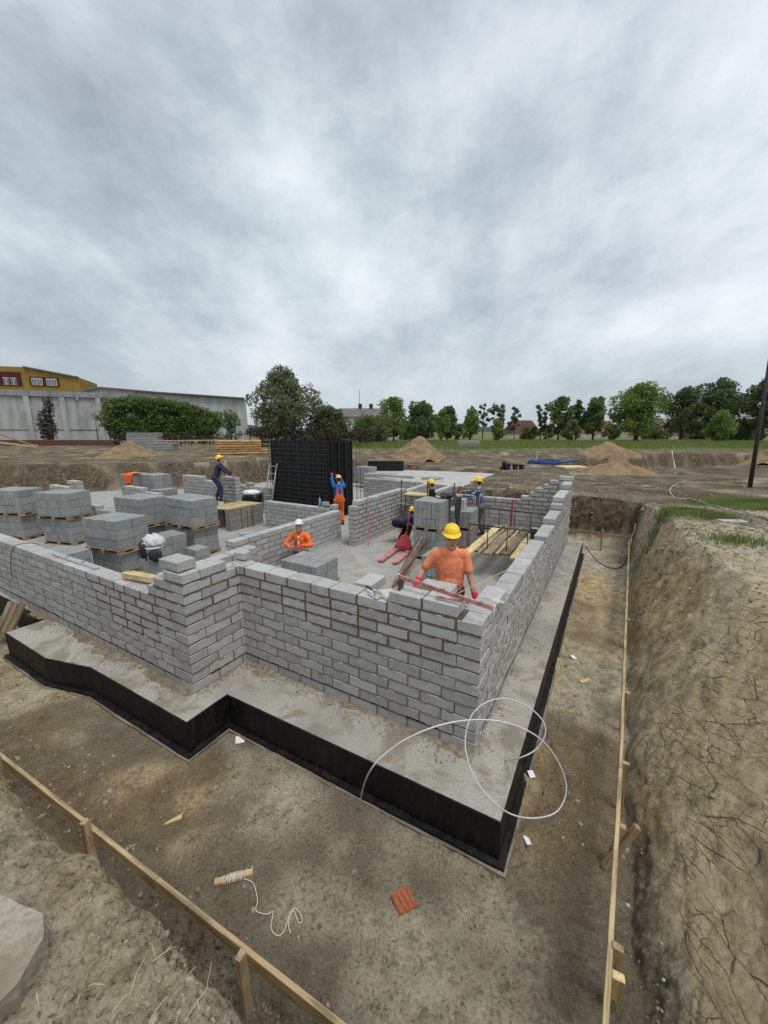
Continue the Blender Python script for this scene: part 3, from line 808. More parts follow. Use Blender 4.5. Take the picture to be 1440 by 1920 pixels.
# interior walls
MC = Vector((-1.334, 11.62, 0))
wall('interior wall of blocks behind the man in the high-visibility jacket', MC, -E2, -1, [(0, 3.55, 7), (3.55, 4.0, 7)], membrane=False)
wall('interior cross wall of blocks in front of the black formwork box', MC + Vector((E1.x, E1.y, 0)) * 0.25, E1, -1, [(0, 0.35, 8), (0.35, 3.05, 7)], membrane=False)
wall('interior wall of blocks right of the black formwork box, stepped at its near end', W(5.20, 5.55), E2, 1, [(0, 0.3, 9), (0.3, 0.7, 10), (0.7, 3.3, 10)], wet=((-1, 4, 2),), membrane=False)
wall('low interior wall of blocks just behind the stepped corner pillar', W(4.62, -0.35), E2, 1, [(0, 1.45, 9), (1.45, 1.75, 9)], membrane=False)

# more walls further back in the building
def wall2(label, p0, p1, courses, side=1, wet=(), z0=0.0):
    p0 = Vector((p0[0], p0[1])); p1 = Vector((p1[0], p1[1])); d = p1 - p0; L = d.length; d.normalize()
    sp = [(0, L, courses)] if isinstance(courses, int) else [(L * a, L * b, n) for a, b, n in courses]
    return wall(label, p0, d, side, sp, wet=wet, z0=z0, membrane=False)
wall2('cross wall of blocks behind the yellow planks, in the middle of the site', W(5.15, 8.95), W(3.0, 8.95), 9, -1, ((-1, 9, 3),))
wall2('low block wall running back along the yard edge behind the plaid-shirted man', (2.05, 15.3), (3.9, 18.6), 7, 1)
wall2('low block wall beyond the stack of blocks, left of the yard edge', (0.9, 15.6), (2.6, 18.9), 7, 1)
wall2('block pier that the navy-dressed man is building', (-6.32, 14.92), (-5.65, 14.52), 12, 1, ((-1, 9, 0),))
wall2('block wall behind the navy-dressed man, left of his pier', (-6.6, 14.6), (-8.15, 15.5), [(0, 0.25, 11), (0.25, 1, 12)], -1)
wall2('stepped low block wall left of the white bucket', (-7.55, 13.55), (-10.4, 15.2), [(0, 0.3, 7), (0.3, 0.55, 8), (0.55, 1, 9)], -1)
wall2('block wall behind the black rubbish bag, loose blocks on top', (-5.75, 17.25), (-4.7, 16.65), 7, -1)
wall2('block wall end left of the black rubbish bag', (-6.65, 17.75), (-5.85, 17.3), [(0, 0.5, 7), (0.5, 1, 8)], -1)
wall2('long pale-topped block wall in the far left corner of the pit', (-11.6, 13.2), (-8.9, 11.65), [(0, 1, 8)], 1)
wall2('far block wall behind the leftmost pallets with a stepped end', (-13.6, 15.5), (-11.6, 14.4), [(0, 0.7, 9), (0.7, 1, 11)], 1)
wall2('block wall right of the formwork box with rubble on top', (-0.9, 19.2), (1.6, 17.7), 8, -1)
wall2('long low block wall crossing the middle distance behind the formwork box', (-1.0, 21.6), (3.2, 19.2), [(0, 0.6, 8), (0.6, 1, 7)], -1)

# ------------------------------------------------------------------ pallets of blocks
STB = variants('stacked_block', (0.376, 0.1165, 0.219), 'block_stack', 6, 0.006, 0.0025)
def pallet_mesh(lx, ly):
    mb = MB()
    n = 7
    for i in range(n): mb.box((0.05 + (lx - 0.1) * i / (n - 1), ly / 2, 0.119), (0.095, ly, 0.020))
    for j in range(3):
        y = 0.05 + (ly - 0.10) * j / 2
        mb.box((lx / 2, y, 0.098), (lx, 0.095, 0.021))
        for i in range(3): mb.box((0.07 + (lx - 0.14) * i / 2, y, 0.055), (0.14, 0.09, 0.066))
        mb.box((lx / 2, y, 0.011), (lx, 0.095, 0.021))
    return mb.mesh('pallet')
PAL = {}
srnd = random.Random(11)
def load(label, corner, fr=(0.42, 0.91), z=0.0, rows=3, nx=2, ny=9, pallet=True, group='pallets of grey concrete blocks', tilt=0.0, skip=0.0, plain=False):
    """corner = the corner nearest the camera, fr = direction of the right-hand face"""
    ang = math.atan2(fr[1], fr[0])
    root = empty('block_pallet', (corner[0], corner[1], z), ang, label, 'block pallet', group)
    root.rotation_euler = (tilt, 0, ang)
    lx, ly = nx * 0.386, ny * 0.1235
    zz = 0.0
    if pallet:
        key = (round(lx, 2), round(ly, 2))
        if key not in PAL: PAL[key] = pallet_mesh(lx + 0.04, ly + 0.04)
        link('pallet', PAL[key], M['wood_pallet'], root, (-0.02, -0.02, 0), (0, 0, 0), (1, 1, 0.8))
        zz = 0.105
    for r in range(rows):
        rowj = srnd.uniform(-0.006, 0.006)
        for i in range(nx):
            j = 0
            while j < ny:
                hidden = (0 < i < nx - 1) and (0 < j < ny - 1) and r < rows - 1
                if skip and r == rows - 1 and srnd.random() < skip: j += 1; continue
                if not hidden:
                    link('block', srnd.choice(STB), None, root,
                         (0.193 + i * 0.386 + srnd.uniform(-0.004, 0.004) + rowj, 0.062 + j * 0.1235 + srnd.uniform(-0.002, 0.002), zz + 0.113 + r * 0.2265),
                         (srnd.uniform(-0.004, 0.004), 0, srnd.choice((0, math.pi)) + srnd.uniform(-0.006, 0.006)))
                j += 1
    return root
LD = 0.785
load('lower pallet of blocks of the leftmost two-high stack', (-11.12, 11.50), (0.2, 0.98))
load('upper pallet of blocks of the leftmost two-high stack', (-11.06, 11.44), (0.16, 0.987), z=LD)
load('lower pallet of blocks of the second two-high stack from the left', (-9.16, 10.92), (0.25, 0.968))
load('upper pallet of blocks of the second two-high stack from the left', (-9.14, 10.88), (0.20, 0.98), z=LD)
load('lower pallet of blocks in the stack with a plastic bucket of clothes beside it', (-6.03, 8.42), (0.40, 0.916), rows=2)
load('upper pallet of blocks with its pallet wood showing, above the bucket of clothes', (-5.98, 8.34), (0.34, 0.94), z=0.56)
load('lower pallet of blocks of the stack next to the plank platform', (-4.96, 9.70), (0.44, 0.898))
load('upper pallet of blocks, leaning a little, next to the plank platform', (-4.90, 9.62), (0.44, 0.898), z=LD + 0.01, tilt=0.028)
load('lower pallet of blocks in the stack behind, between two nearer stacks', (-6.42, 9.95), (0.42, 0.907), ny=9)
load('upper pallet of blocks in the stack behind, with broken bricks on top', (-6.38, 9.88), (0.42, 0.907), z=LD, ny=9)
load('single low pallet of blocks close behind the long left wall', (-6.70, 7.42), (0.28, 0.96), rows=3, ny=8)
load('partly used stack of blocks, top missing at one end, beside the low wall', (-5.45, 8.85), (0.52, 0.854), rows=3, nx=2, ny=5)
load('blocks left of the low partly used stack', (-4.62, 9.05), (0.52, 0.854), rows=2, nx=1, ny=4, pallet=False)
load('lower pallet of blocks of the two-high stack beside the red pallet jack', (1.42, 9.42), (0.49, 0.872), ny=6)
load('upper pallet of blocks of the two-high stack beside the red pallet jack', (1.415, 9.45), (0.49, 0.872), z=LD, ny=6)
load('low pallet of blocks right behind the man in the orange T-shirt', (1.46, 7.62), (0.49, 0.872), rows=3, ny=6, pallet=False)
load('lower pallet of blocks under the hands of the man in the plaid shirt', (2.44, 10.42), (0.46, 0.888), ny=6, rows=2)
load('upper pallet of blocks under the hands of the man in the plaid shirt', (2.44, 10.45), (0.46, 0.888), z=0.56, rows=2, ny=6)
load('low pallet of blocks in front of the man in the high-visibility jacket', W(4.10, 2.42), (E2.x, E2.y), rows=2, ny=8, z=0.0)
load('pallet of blocks with a hi-vis vest hung over it', (-10.35, 15.75), (0.45, 0.893), z=0.12, rows=6, ny=7)
load('pallet of blocks to the right of the one with the vest', (-9.35, 15.55), (0.45, 0.893), z=0.12, rows=6, ny=7)
load('far pallet of blocks right of the formwork, long and low', (0.3, 20.6), (0.6, 0.8), z=0.05, rows=4, ny=9)
load('far pallet of blocks below the black panels', (-0.9, 22.6), (0.6, 0.8), z=0.25, rows=4, ny=9)
load('far pallet of blocks at the edge of the pale slab', (2.35, 21.6), (0.6, 0.8), z=0.1, rows=3, ny=8)
load('far pallet of blocks behind the yellow-helmeted head', (2.6, 19.2), (0.6, 0.8), z=0.0, rows=4, ny=7)
load('stack of blocks far behind the second two-high stack, one row missing', at(222, 956, 1.1), (0.42, 0.907), z=0.0, rows=4, ny=9)
load('narrow stack of blocks between the rearmost stacks and the vest', at(300, 925, 0.9), (0.45, 0.893), z=0.0, rows=4, ny=6)
# block the plaid-shirted man is lifting, loose blocks
def loose(label, p, rz, tilt=(0, 0), mesh=None, sc=(1, 1, 1)):
    o = link('concrete_block', mesh or wrnd.choice(BLK), None, None, p, (tilt[0], tilt[1], rz), sc)
    return tag(o, label, 'block', 'loose concrete blocks')
loose('concrete block stood on end between the hands of the man in the plaid shirt', (2.30, 10.98, 1.12 + 0.14), ANG2, (math.pi / 2, 0), None, (0.75, 1.15, 1.15))
loose('single block set on top of the stepped corner pillar', W(3.70, -0.70, 1.62 + 0.062), ANG1, sc=(1.0, 1.05, 1.0))
loose('stub of a cut block standing on the return wall', W(3.60, 0.22, 11 * HC + 0.052), ANG1 + 0.2, sc=(0.5, 0.6, 0.85))
loose('block lying on the inner edge of the front wall top', W(1.55, 0.46, 11 * HC - 0.06), ANG2 + 0.05)
loose('block lying behind the front wall beside the man in the orange T-shirt', W(0.62, 0.40, 12 * HC - 0.06), ANG1 + 0.02)
loose('block standing upright on the interior cross wall', W(6.72, 6.13, 7 * HC + 0.11), ANG1, (math.pi / 2, 0), None, (0.55, 0.5, 1))
loose('dark block lying on the stack left of the rebar stubs', (-4.05, 10.9, 0.325), 0.4, sc=(1, 1, 1.6))
loose('block next to the dark block near the rebar stubs', (-3.62, 10.65, 0.325), 0.35, sc=(1, 1, 1.6))
load('flat bed of blocks carrying two dark loose blocks', (-3.62, 10.28), (0.45, 0.893), rows=1, nx=2, ny=9, pallet=False)
# platform blocks the man in the orange T-shirt stands on (behind the front wall)
load('low stack of blocks the man in the orange T-shirt stands on', W(0.25, 0.62), (E2.x, E2.y), rows=1, ny=8, nx=1, pallet=True, group=None)

# ------------------------------------------------------------------ setting-out boards
def board_line(label, pts, posts, zt, mat, cat='setting-out board', w=0.032, h=0.11):
    root = empty('batter_board', (pts[0][0], pts[0][1], FLOOR), 0, label, cat)
    o = Vector(root.location)
    for a, b in zip(pts[:-1], pts[1:]):
        a = Vector((a[0], a[1], a[2] if len(a) > 2 else zt)); b = Vector((b[0], b[1], b[2] if len(b) > 2 else zt))
        d = (b - a).normalized()
        mb = MB(); L = (b - a).length
        mb.box((L / 2, 0, -h / 2), (L - 0.004, w, h))
        q = d.to_track_quat('X', 'Z')
        ob = mb.build('board', M[mat], root, bevel=0.003, loc=a - o); ob.rotation_mode = 'QUATERNION'; ob.rotation_quaternion = q
    for (x, y, top, side) in posts:
        g = ground_z(x, y) - 0.15
        mb = MB(); hh = top - g
        mb.box((0, 0, 0), (hh, 0.062, 0.045))
        ob = mb.build('stake', M[mat], root, bevel=0.003, loc=Vector((x, y, (top + g) / 2)) - o)
        ob.rotation_euler = (wrnd.uniform(-0.05, 0.05), math.pi / 2 + wrnd.uniform(-0.03, 0.03), side)
    return root
p_a, p_b = at(-30, 1390, 0.03), at(660, 1936, 0.0)
dl = (p_b - p_a).normalized(); nl = Vector((-dl.y, dl.x, 0))
mid = p_a.lerp(p_b, 0.63)
def on_line(px, py):
    q = at(px, py, 0.02); t = (q - p_a).dot(dl); return p_a + dl * t
posts = []
for px, py, tp in ((6, 1417, 0.06), (181, 1545, 0.10), (462, 1775, -0.01)):
    q = on_line(px, py) - nl * 0.045 if True else None
    posts.append((q.x, q.y, tp, math.atan2(dl.y, dl.x)))
if True:
    # stakes stand on the camera side of the board
    n2_ = nl if nl.y < 0 else -nl
    posts = []
    for px, py, tp in ((6, 1417, 0.05), (181, 1545, 0.12), (462, 1775, 0.02)):
        q = on_line(px, py) + n2_ * 0.042
        posts.append((q.x, q.y, tp, math.atan2(dl.y, dl.x)))
board_line('wooden setting-out board on stakes crossing the bottom left of the pit', [p_a, mid, p_b + dl * 0.5], posts, 0.02, 'wood')
rp = [at(1180, 1012, 0.12), at(1173, 1190, 0.10), at(1164, 1440, 0.10), at(1135, 1935, 0.08)]
rdir = (rp[-1] - rp[0]).normalized(); rn = Vector((-rdir.y, rdir.x, 0))
rn = rn if rn.x > 0 else -rn
rposts = []
for i, f_ in ((0, 0.05), (0, 0.9), (1, 0.55), (1, 0.97), (2, 0.78)):
    q = rp[i].lerp(rp[i + 1], f_) + rn * 0.04; rposts.append((q.x, q.y, 0.10, math.atan2(rdir.y, rdir.x)))
board_line('long wooden setting-out board along the foot of the right bank', rp, rposts, 0.1, 'wood')
fb = [at(1050, 988, 0.16), at(1182, 1006, 0.12)]
fq = at(1128, 1000, 0.12)
board_line('short wooden setting-out board closing the far end of the right trench', fb, [(fq.x, fq.y - 0.05, 0.26, 0.0)], 0.15, 'wood')
# braces lying against the right board
def stick(name, label, cat, a, b, w, h, mat, group=None):
    a, b = Vector(a), Vector(b)
    mb = MB(); L = (b - a).length; mb.box((0, 0, 0), (L, w, h))
    o = mb.build(name, M[mat], None, bevel=min(w, h) * 0.08, loc=(a + b) / 2)
    o.rotation_mode = 'QUATERNION'; o.rotation_quaternion = (b - a).normalized().to_track_quat('X', 'Z')
    return tag(o, label, cat, group)
g1 = at(1132, 1625, FLOOR + 0.02); g2 = at(1196, 1550, 0.05)
stick('wooden_brace', 'wooden brace leaning from the pit floor against the right bank', 'brace', g1, g2, 0.05, 0.045, 'wood')
g1 = at(1140, 1615, FLOOR + 0.02); g2 = at(1168, 1548, 0.0)
stick('wooden_brace', 'shorter wooden brace tucked behind the right-hand board', 'brace', g1, g2, 0.05, 0.045, 'wood')
g1 = at(1143, 1885, FLOOR + 0.0); g2 = at(1160, 1830, -0.05)
stick('wooden_stake', 'short slanting stake by the right-hand board at the bottom edge', 'stake', g1, g2, 0.07, 0.045, 'wood_new')

# ------------------------------------------------------------------ small things on the pit floor
def tube_thing(name, label, cat, pts, r, mat, n=8, sub=6, parent=None, group=None):
    P = [Vector(p) for p in pts]; out = []
    for i in range(len(P) - 1):
        p0 = P[max(i - 1, 0)]; p1 = P[i]; p2 = P[i + 1]; p3 = P[min(i + 2, len(P) - 1)]
        for k in range(sub):
            t = k / sub
            out.append(0.5 * ((2 * p1) + (p2 - p0) * t + (2 * p0 - 5 * p1 + 4 * p2 - p3) * t * t + (3 * p1 - p0 - 3 * p2 + p3) * t ** 3))
    out.append(P[-1])
    o = MB().tube(out, r, n).build(name, M[mat], parent, sm=True)
    return tag(o, label, cat, group) if label else o
# white plastic hose springing in loops over the slab corner
hs = [at(672, 1516, FLOOR + 0.01), aty(690, 1452, 2.62), aty(735, 1403, 2.66), aty(800, 1368, 2.72), aty(870, 1351, 2.80), aty(940, 1353, 2.86), aty(1003, 1378, 2.88),
      aty(1042, 1420, 2.86), aty(1062, 1475, 2.80), aty(1046, 1520, 2.72), aty(1003, 1534, 2.66), aty(955, 1525, 2.64), aty(912, 1490, 2.70), aty(882, 1440, 2.86),
      aty(872, 1390, 3.02), aty(884, 1342, 3.16), aty(912, 1317, 3.26), aty(950, 1310, 3.32), aty(990, 1325, 3.30), aty(1018, 1352, 3.24), aty(1022, 1378, 3.18), aty(1005, 1405, 3.14), aty(975, 1421, 3.12), at(948, 1426, 0.012)]
tube_thing('plastic_hose', 'thin white plastic hose looping in the air over the slab corner', 'hose', hs, 0.0062, 'hose_white')
# twine reel
def twine_reel():
    a, b = at(402, 1655, FLOOR + 0.03), at(474, 1635, FLOOR + 0.03)
    root = empty('twine_reel', (a + b) / 2 , math.atan2((b - a).y, (b - a).x), 'wooden stick wound with white twine lying on the pit floor', 'twine reel')
    L = (b - a).length
    MB().box((0, 0, 0), (L, 0.05, 0.03)).build('stick', M['wood'], root, bevel=0.003)
    mb = MB(); rr = random.Random(3)
    for k in range(26):
        x = -0.07 + 0.15 * k / 26 + rr.uniform(-0.02, 0.02); sl = rr.uniform(-0.03, 0.03); pts = []
        for q in range(12):
            t = 2 * math.pi * q / 12
            pts.append((x + sl * math.cos(t), 0.033 * math.cos(t) * (1 + rr.uniform(-.08, .12)), 0.026 * math.sin(t) * (1 + rr.uniform(-.05, .15))))
        mb.tube(pts, 0.0028, 5, closed=True)
    mb.build('twine_winding', M['twine'], root, sm=True)
    tail = [(458, 1654), (475, 1662), (483, 1690), (480, 1708), (500, 1716), (512, 1712), (508, 1740), (520, 1754), (533, 1745), (545, 1715), (556, 1708), (567, 1725), (560, 1733), (550, 1712), (541, 1735), (545, 1752)]
    inv = Matrix.Rotation(-root.rotation_euler.z, 3, 'Z')
    pts = []
    for x, y in tail:
        w_ = at(x, y, FLOOR); w_.z = ground_z(w_.x, w_.y) + 0.020
        pts.append(inv @ (w_ - Vector(root.location)))
    tube_thing('loose_twine', None, None, pts, 0.0035, 'twine', 6, 5, root)
twine_reel()
def clay_tile():
    c = at(757, 1683, FLOOR + 0.03)
    root = empty('clay_tile', (c.x, c.y, ground_z(c.x, c.y) + 0.022), R(28), 'broken ribbed red clay tile lying on the pit floor', 'tile')
    mb = MB().prism([(-0.085, -0.075), (0.08, -0.085), (0.085, 0.06), (0.02, 0.088), (-0.08, 0.075)], -0.012, 0.012); mb.build('tile_body', M['brick_red'], root, bevel=0.002)
    for i in range(4):
        MB().bar((-0.065 + i * 0.042, -0.075, 0.016), (-0.065 + i * 0.042, 0.065, 0.016), 0.024, 0.018).build('rib', M['brick_red'], root, bevel=0.005)
clay_tile()
def flat_bit(name, label, cat, px, py, z, poly, mat, rz=0, tilt=0.06, th=0.006, dz=0.02, group=None):
    c = at(px, py, z); zz = max(ground_z(c.x, c.y), z if z > -0.3 else -9) + dz
    o = MB().prism(poly, -th / 2, th / 2).build(name, M[mat], None, loc=(c.x, c.y, zz), rot=(tilt, tilt * 0.6, rz))
    return tag(o, label, cat, group)
sq = [(-0.055, -0.05), (0.05, -0.055), (0.055, 0.05), (-0.05, 0.055)]
flat_bit('paper_scrap', 'white paper scrap below the inner corner of the black slab edge', 'paper', 450, 1386, FLOOR, sq, 'paper', 0.4, 0.15)
flat_bit('paper_scrap', 'small white printed packet beside the black slab edge', 'paper', 995, 1461, FLOOR, [(-0.035, -0.04), (0.035, -0.035), (0.04, 0.04), (-0.03, 0.035)], 'paper', 0.2, 0.25, dz=0.03)
flat_bit('paper_scrap', 'small white card right of the slab corner', 'paper', 988, 1580, FLOOR, [(-0.022, -0.038), (0.022, -0.038), (0.022, 0.038), (-0.022, 0.038)], 'paper', 0.15, 0.1)
flat_bit('paper_scrap', 'crumpled white wrapper on the right trench floor', 'paper', 1075, 1235, FLOOR, [(-0.06, -0.03), (0.05, -0.045), (0.03, 0.045), (-0.03, 0.04)], 'paper', 0.5, 0.3, dz=0.03)
flat_bit('wood_chip', 'triangular wood offcut on the pit floor beyond the twine reel', 'wood offcut', 326, 1537, FLOOR, [(-0.09, -0.02), (0.07, -0.03), (0.085, 0.03)], 'wood_new', 0.5, 0.05, 0.02)
flat_bit('wood_chip', 'pale wood offcut lying on the right trench floor', 'wood offcut', 1096, 1279, FLOOR, [(-0.10, -0.025), (0.09, -0.02), (0.10, 0.02), (-0.09, 0.03)], 'wood_new', 0.4, 0.05, 0.02)
def rock_mesh(seed, d, sub=2, rough=0.35, flat=1.0):
    bm = bmesh.new(); bmesh.ops.create_icosphere(bm, subdivisions=sub, radius=1.0)
    rr = random.Random(seed); pl = [(Vector((rr.gauss(0, 1), rr.gauss(0, 1), rr.gauss(0, 1))).normalized(), rr.uniform(0.55, 0.95)) for _ in range(9)]
    for v in bm.verts:
        for n_, k in pl:
            q = v.co.dot(n_)
            if q > k: v.co -= n_ * (q - k)
        v.co *= 1 + rr.uniform(-1, 1) * rough * 0.1
        v.co = Vector((v.co.x * d[0], v.co.y * d[1], v.co.z * d[2]))
    me = bpy.data.meshes.new('rock'); bm.to_mesh(me); bm.free(); return me
for (px, py, r_, lb) in ((430, 1436, 0.06, 'grey stone with a flat top on the pit floor below the black slab step'), (452, 1450, 0.035, 'small flat grey stone beside the larger flat-topped stone on the pit floor'),
                         (213, 1277, 0.09, 'pale broken lump of concrete at the foot of the left slab edge'), (1375, 1141, 0.08, 'white rounded stone stuck in the right bank'),
                         (1240, 985, 0.07, 'pale stone high on the far part of the right bank')):
    if px > 1300: c = Vector((4.0, 4.35, ground_z(4.0, 4.35)))
    elif px > 1230: c = Vector((6.05, 8.3, ground_z(6.05, 8.3)))
    else: c = at(px, py, FLOOR); c.z = ground_z(c.x, c.y) + r_ * 0.3
    o = link('stone', rock_mesh(px, (r_, r_ * 0.75, r_ * 0.5)), M['stone'], None, c, (0.1, 0.1, px * 0.1)); tag(o, lb, 'stone')
# big broken concrete slab at the camera's feet, bottom left
def big_slab():
    c = at(0, 1850, 1.42)
    poly = [(-0.34, -0.20), (0.09, -0.22), (0.135, -0.02), (0.10, 0.09), (0.02, 0.145), (-0.34, 0.15)]
    mb = MB().prism(poly, -0.10, 0.05); me = mb.mesh('concrete_chunk')
    bm = bmesh.new(); bm.from_mesh(me)
    bmesh.ops.triangulate(bm, faces=list(bm.faces)); bmesh.ops.subdivide_edges(bm, edges=list(bm.edges), cuts=5, use_grid_fill=True)
    rr = random.Random(9)
    for v in bm.verts:
        nz = 0.010 * math.sin(v.co.x * 13 + 1) * math.cos(v.co.y * 11) + rr.uniform(-0.002, 0.002)
        v.co.z += nz * 0.5 + 0.05 * v.co.y; v.co.x += rr.uniform(-0.003, 0.003); v.co.y += rr.uniform(-0.003, 0.003)
    bm.to_mesh(me); bm.free()
    o = link('concrete_chunk', me, M['stone'], None, (c.x, c.y, ground_z(c.x, c.y) + 0.03), (0.02, 0.0, R(-14)))
    tag(o, 'big pale slab of broken concrete lying on the near bank, bottom left', 'concrete chunk')
big_slab()

# ------------------------------------------------------------------ formwork box with reinforcement mesh
def formwork():
    Lp, Fp, Rp = Vector((-4.62, 16.0, 0)), Vector((-2.0, 14.45, 0)), Vector((-1.33, 15.65, 0)); Hh = 2.97
    root = empty('formwork', Fp, 0, 'tall black formwork box in the middle of the site', 'formwork')
    def face(a, b):
        d = b - a; L = d.length; d.normalize(); n = int(round(L / 0.5)); ang = math.atan2(d.y, d.x); wdt = L / n
        me = None
        for i in range(n):
            mb = MB(); mb.box((wdt / 2, 0, Hh / 2), (wdt - 0.012, 0.03, Hh))
            mb.box((0.03, -0.035, Hh / 2), (0.05, 0.07, Hh)); mb.box((wdt - 0.03, -0.035, Hh / 2), (0.05, 0.07, Hh)); mb.box((wdt / 2, -0.025, Hh / 2), (0.03, 0.05, Hh))
            for k in range(11): mb.box((wdt / 2, -0.022, 0.06 + k * (Hh - 0.12) / 10), (wdt - 0.03, 0.044, 0.03))
            if me is None: me = mb.mesh('panel')
            p = a + d * (i * wdt) - Fp
            link('panel', me, M['formwork'], root, p, (0, 0, ang))
    face(Lp, Fp); face(Fp, Rp); face(Rp, Rp + (Lp - Fp)); face(Lp + (Rp - Fp), Lp)
    # reinforcement mesh in front of the wide face and along the top
    rm = empty('reinforcement_mesh', Fp + Vector((-0.1, -0.25, 0)), 0, 'steel reinforcement mesh standing in front of the black formwork box', 'rebar mesh')
    d = (Lp - Fp).normalized(); o = Vector(rm.location)
    mv, mh = MB(), MB()
    for i in range(24):
        p = Fp + d * (0.05 + 2.95 * i / 23) + Vector((-0.1, -0.22, 0)) - o
        mv.tube([p, p + Vector((0, 0, 3.25))], 0.0045, 4)
    for k in range(17):
        z = 0.12 + 2.7 * k / 16
        a = Fp + Vector((-0.1, -0.23, z)) - o; mh.tube([a, a + d * 3.04], 0.0055, 4)
    mv.build('vertical_bars', M['rebar_dark'], rm); mh.build('horizontal_bars', M['rebar_dark'], rm)
    for i, (q, h_) in enumerate(((Rp + Vector((0.35, 0.05, 0)), 2.9), (Rp + Vector((0.22, -0.15, 0)), 3.2), (Lp + Vector((-0.12, -0.05, 0)), 3.35))):
        ob = MB().tube([q, q + Vector((0.01, 0.01, h_ * 0.5)), q + Vector((0.0, 0.02, h_))], 0.011, 6).build('rebar', M['rebar'])
        tag(ob, ('rusty bar standing right of the black formwork box', 'second rusty bar close to the right edge of the formwork box', 'rusty bar standing at the left edge of the formwork box')[i], 'rebar')
formwork()
def ladder():
    a, b = Vector((-4.80, 15.35, 0.0)), Vector((-4.50, 15.75, 2.05))
    root = empty('ladder', a, 0, 'aluminium ladder leaning on the left edge of the black formwork', 'ladder')
    side = Vector((0.40, -0.22, 0)).normalized(); up = b - a
    for s in (-0.19, 0.19): MB().bar(side * s, side * s + up, 0.06, 0.025).build('stile', M['alu'], root)
    for k in range(7):
        p = up * ((k + 0.6) / 7.0); MB().tube([p - side * 0.19, p + side * 0.19], 0.017, 6).build('rung', M['alu'], root)
ladder()

# ------------------------------------------------------------------ red pallet jack
def pallet_jack():
    t0, t1 = W(3.86, 4.70), W(3.50, 4.72)
    d = Vector((0.40, 0.916, 0)); ang = math.atan2(d.y, d.x)
    root = empty('pallet_jack', (t0 + t1) / 2, ang, 'red hand pallet jack with scuffed forks on the concrete floor', 'pallet jack')
    for s in (-0.2, 0.2):
        poly = [(0.0, s - 0.045), (0.05, s - 0.08), (1.12, s - 0.08), (1.12, s + 0.08), (0.05, s + 0.08), (0.0, s + 0.045)]
        f_ = MB().prism(poly, 0.035, 0.085).build('fork', M['pink_fork'], root, bevel=0.006)
        w_ = MB(); w_.tube([(0.16, s - 0.05, 0.035), (0.16, s + 0.05, 0.035)], 0.035, 12); w_.build('roller', M['black_plastic'], f_)
    mb = MB(); mb.add([(1.12, -0.28, 0.03), (1.12, 0.28, 0.03), (1.30, 0.24, 0.03), (1.30, -0.24, 0.03), (1.12, -0.26, 0.16), (1.12, 0.26, 0.16), (1.30, 0.10, 0.46), (1.30, -0.10, 0.46)],
                      [(0, 3, 2, 1), (4, 5, 6, 7), (0, 1, 5, 4), (1, 2, 6, 5), (2, 3, 7, 6), (3, 0, 4, 7)])
    mb.build('body', M['red_paint'], root, bevel=0.012)
    MB().lathe([(0.001, 0), (0.055, 0), (0.055, 0.30), (0.03, 0.32), (0.03, 0.42), (0.001, 0.42)], 14, (1.38, 0, 0.10)).build('pump', M['red_paint'], root, sm=False)
    for s in (-0.06, 0.06):
        MB().tube([(1.40, s - 0.025, 0.09), (1.40, s + 0.025, 0.09)], 0.09, 16).build('steer_wheel', M['black_plastic'], root)
    h = MB(); h.tube([(1.40, 0, 0.45), (1.55, 0.0, 0.85), (1.62, 0, 1.05)], 0.018, 8); hd = h.build('handle', M['red_paint'], root, sm=True)
    g = MB(); g.tube([(1.62, 0, 1.05), (1.64, 0.12, 1.12), (1.66, 0.12, 1.22), (1.67, 0, 1.25), (1.66, -0.12, 1.22), (1.64, -0.12, 1.12)], 0.014, 8, closed=True); g.build('grip', M['black_plastic'], hd, sm=True)
pallet_jack()
# bundle of rusty bars leaning beside the low stack
def bar_bundle():
    a = Vector((0.22, 7.7, 0.02)); b = Vector((0.98, 9.25, 0.62))
    root = empty('steel_bar_bundle', a, 0, 'bundle of rusty steel props leaning against the stack by the pallet jack', 'steel bars')
    rr = random.Random(2)
    for i in range(10):
        o1 = Vector((rr.uniform(-0.15, 0.16), rr.uniform(-0.06, 0.06), rr.uniform(0, 0.05))); o2 = Vector((rr.uniform(-0.14, 0.14), rr.uniform(-0.05, 0.3), rr.uniform(-0.10, 0.10)))
        MB().tube([o1, b - a + o2], 0.018, 6).build('bar', M['rust'] if i % 3 else M['wood_old'], root)
bar_bundle()

# ------------------------------------------------------------------ scaffold trestles and planks in the room
def trestle(label, p, q, z, rail):
    root = empty('scaffold_trestle', p, 0, label, 'scaffold trestle', 'steel scaffold trestles in the room')
    d = Vector(q) - Vector(p)
    def T(name, a, b, r=0.02, mat='rust', par=root): return MB().tube([a, b], r, 8).build(name, M[mat], par, sm=True)
    Z = Vector((0, 0, 1))
    for e_ in (Vector((0, 0, 0)), d):
        T('post', e_, e_ + Z * rail, 0.026)
        off = Vector((-d.y, d.x, 0)).normalized() * 0.25
        T('foot', e_ - off + Z * 0.02, e_ + off + Z * 0.02)
    T('top_rail', Z * (rail - 0.08), d + Z * (rail - 0.12), 0.018, 'steel_dark'); T('ledger', Z * (z - 0.04), d + Z * (z - 0.04), 0.022)
    for k in range(1, 4): T('upright', d * (k / 4) + Z * (z - 0.04), d * (k / 4) + Z * (rail - 0.09), 0.013, 'steel_dark')
trestle('near rusty scaffold trestle carrying the planks behind the man in orange', (2.02, 8.85, 0), (3.62, 8.15, 0), 0.56, 1.25)
trestle('far rusty scaffold trestle carrying the other end of the planks', (2.95, 11.05, 0), (4.45, 10.2, 0), 0.56, 1.22)
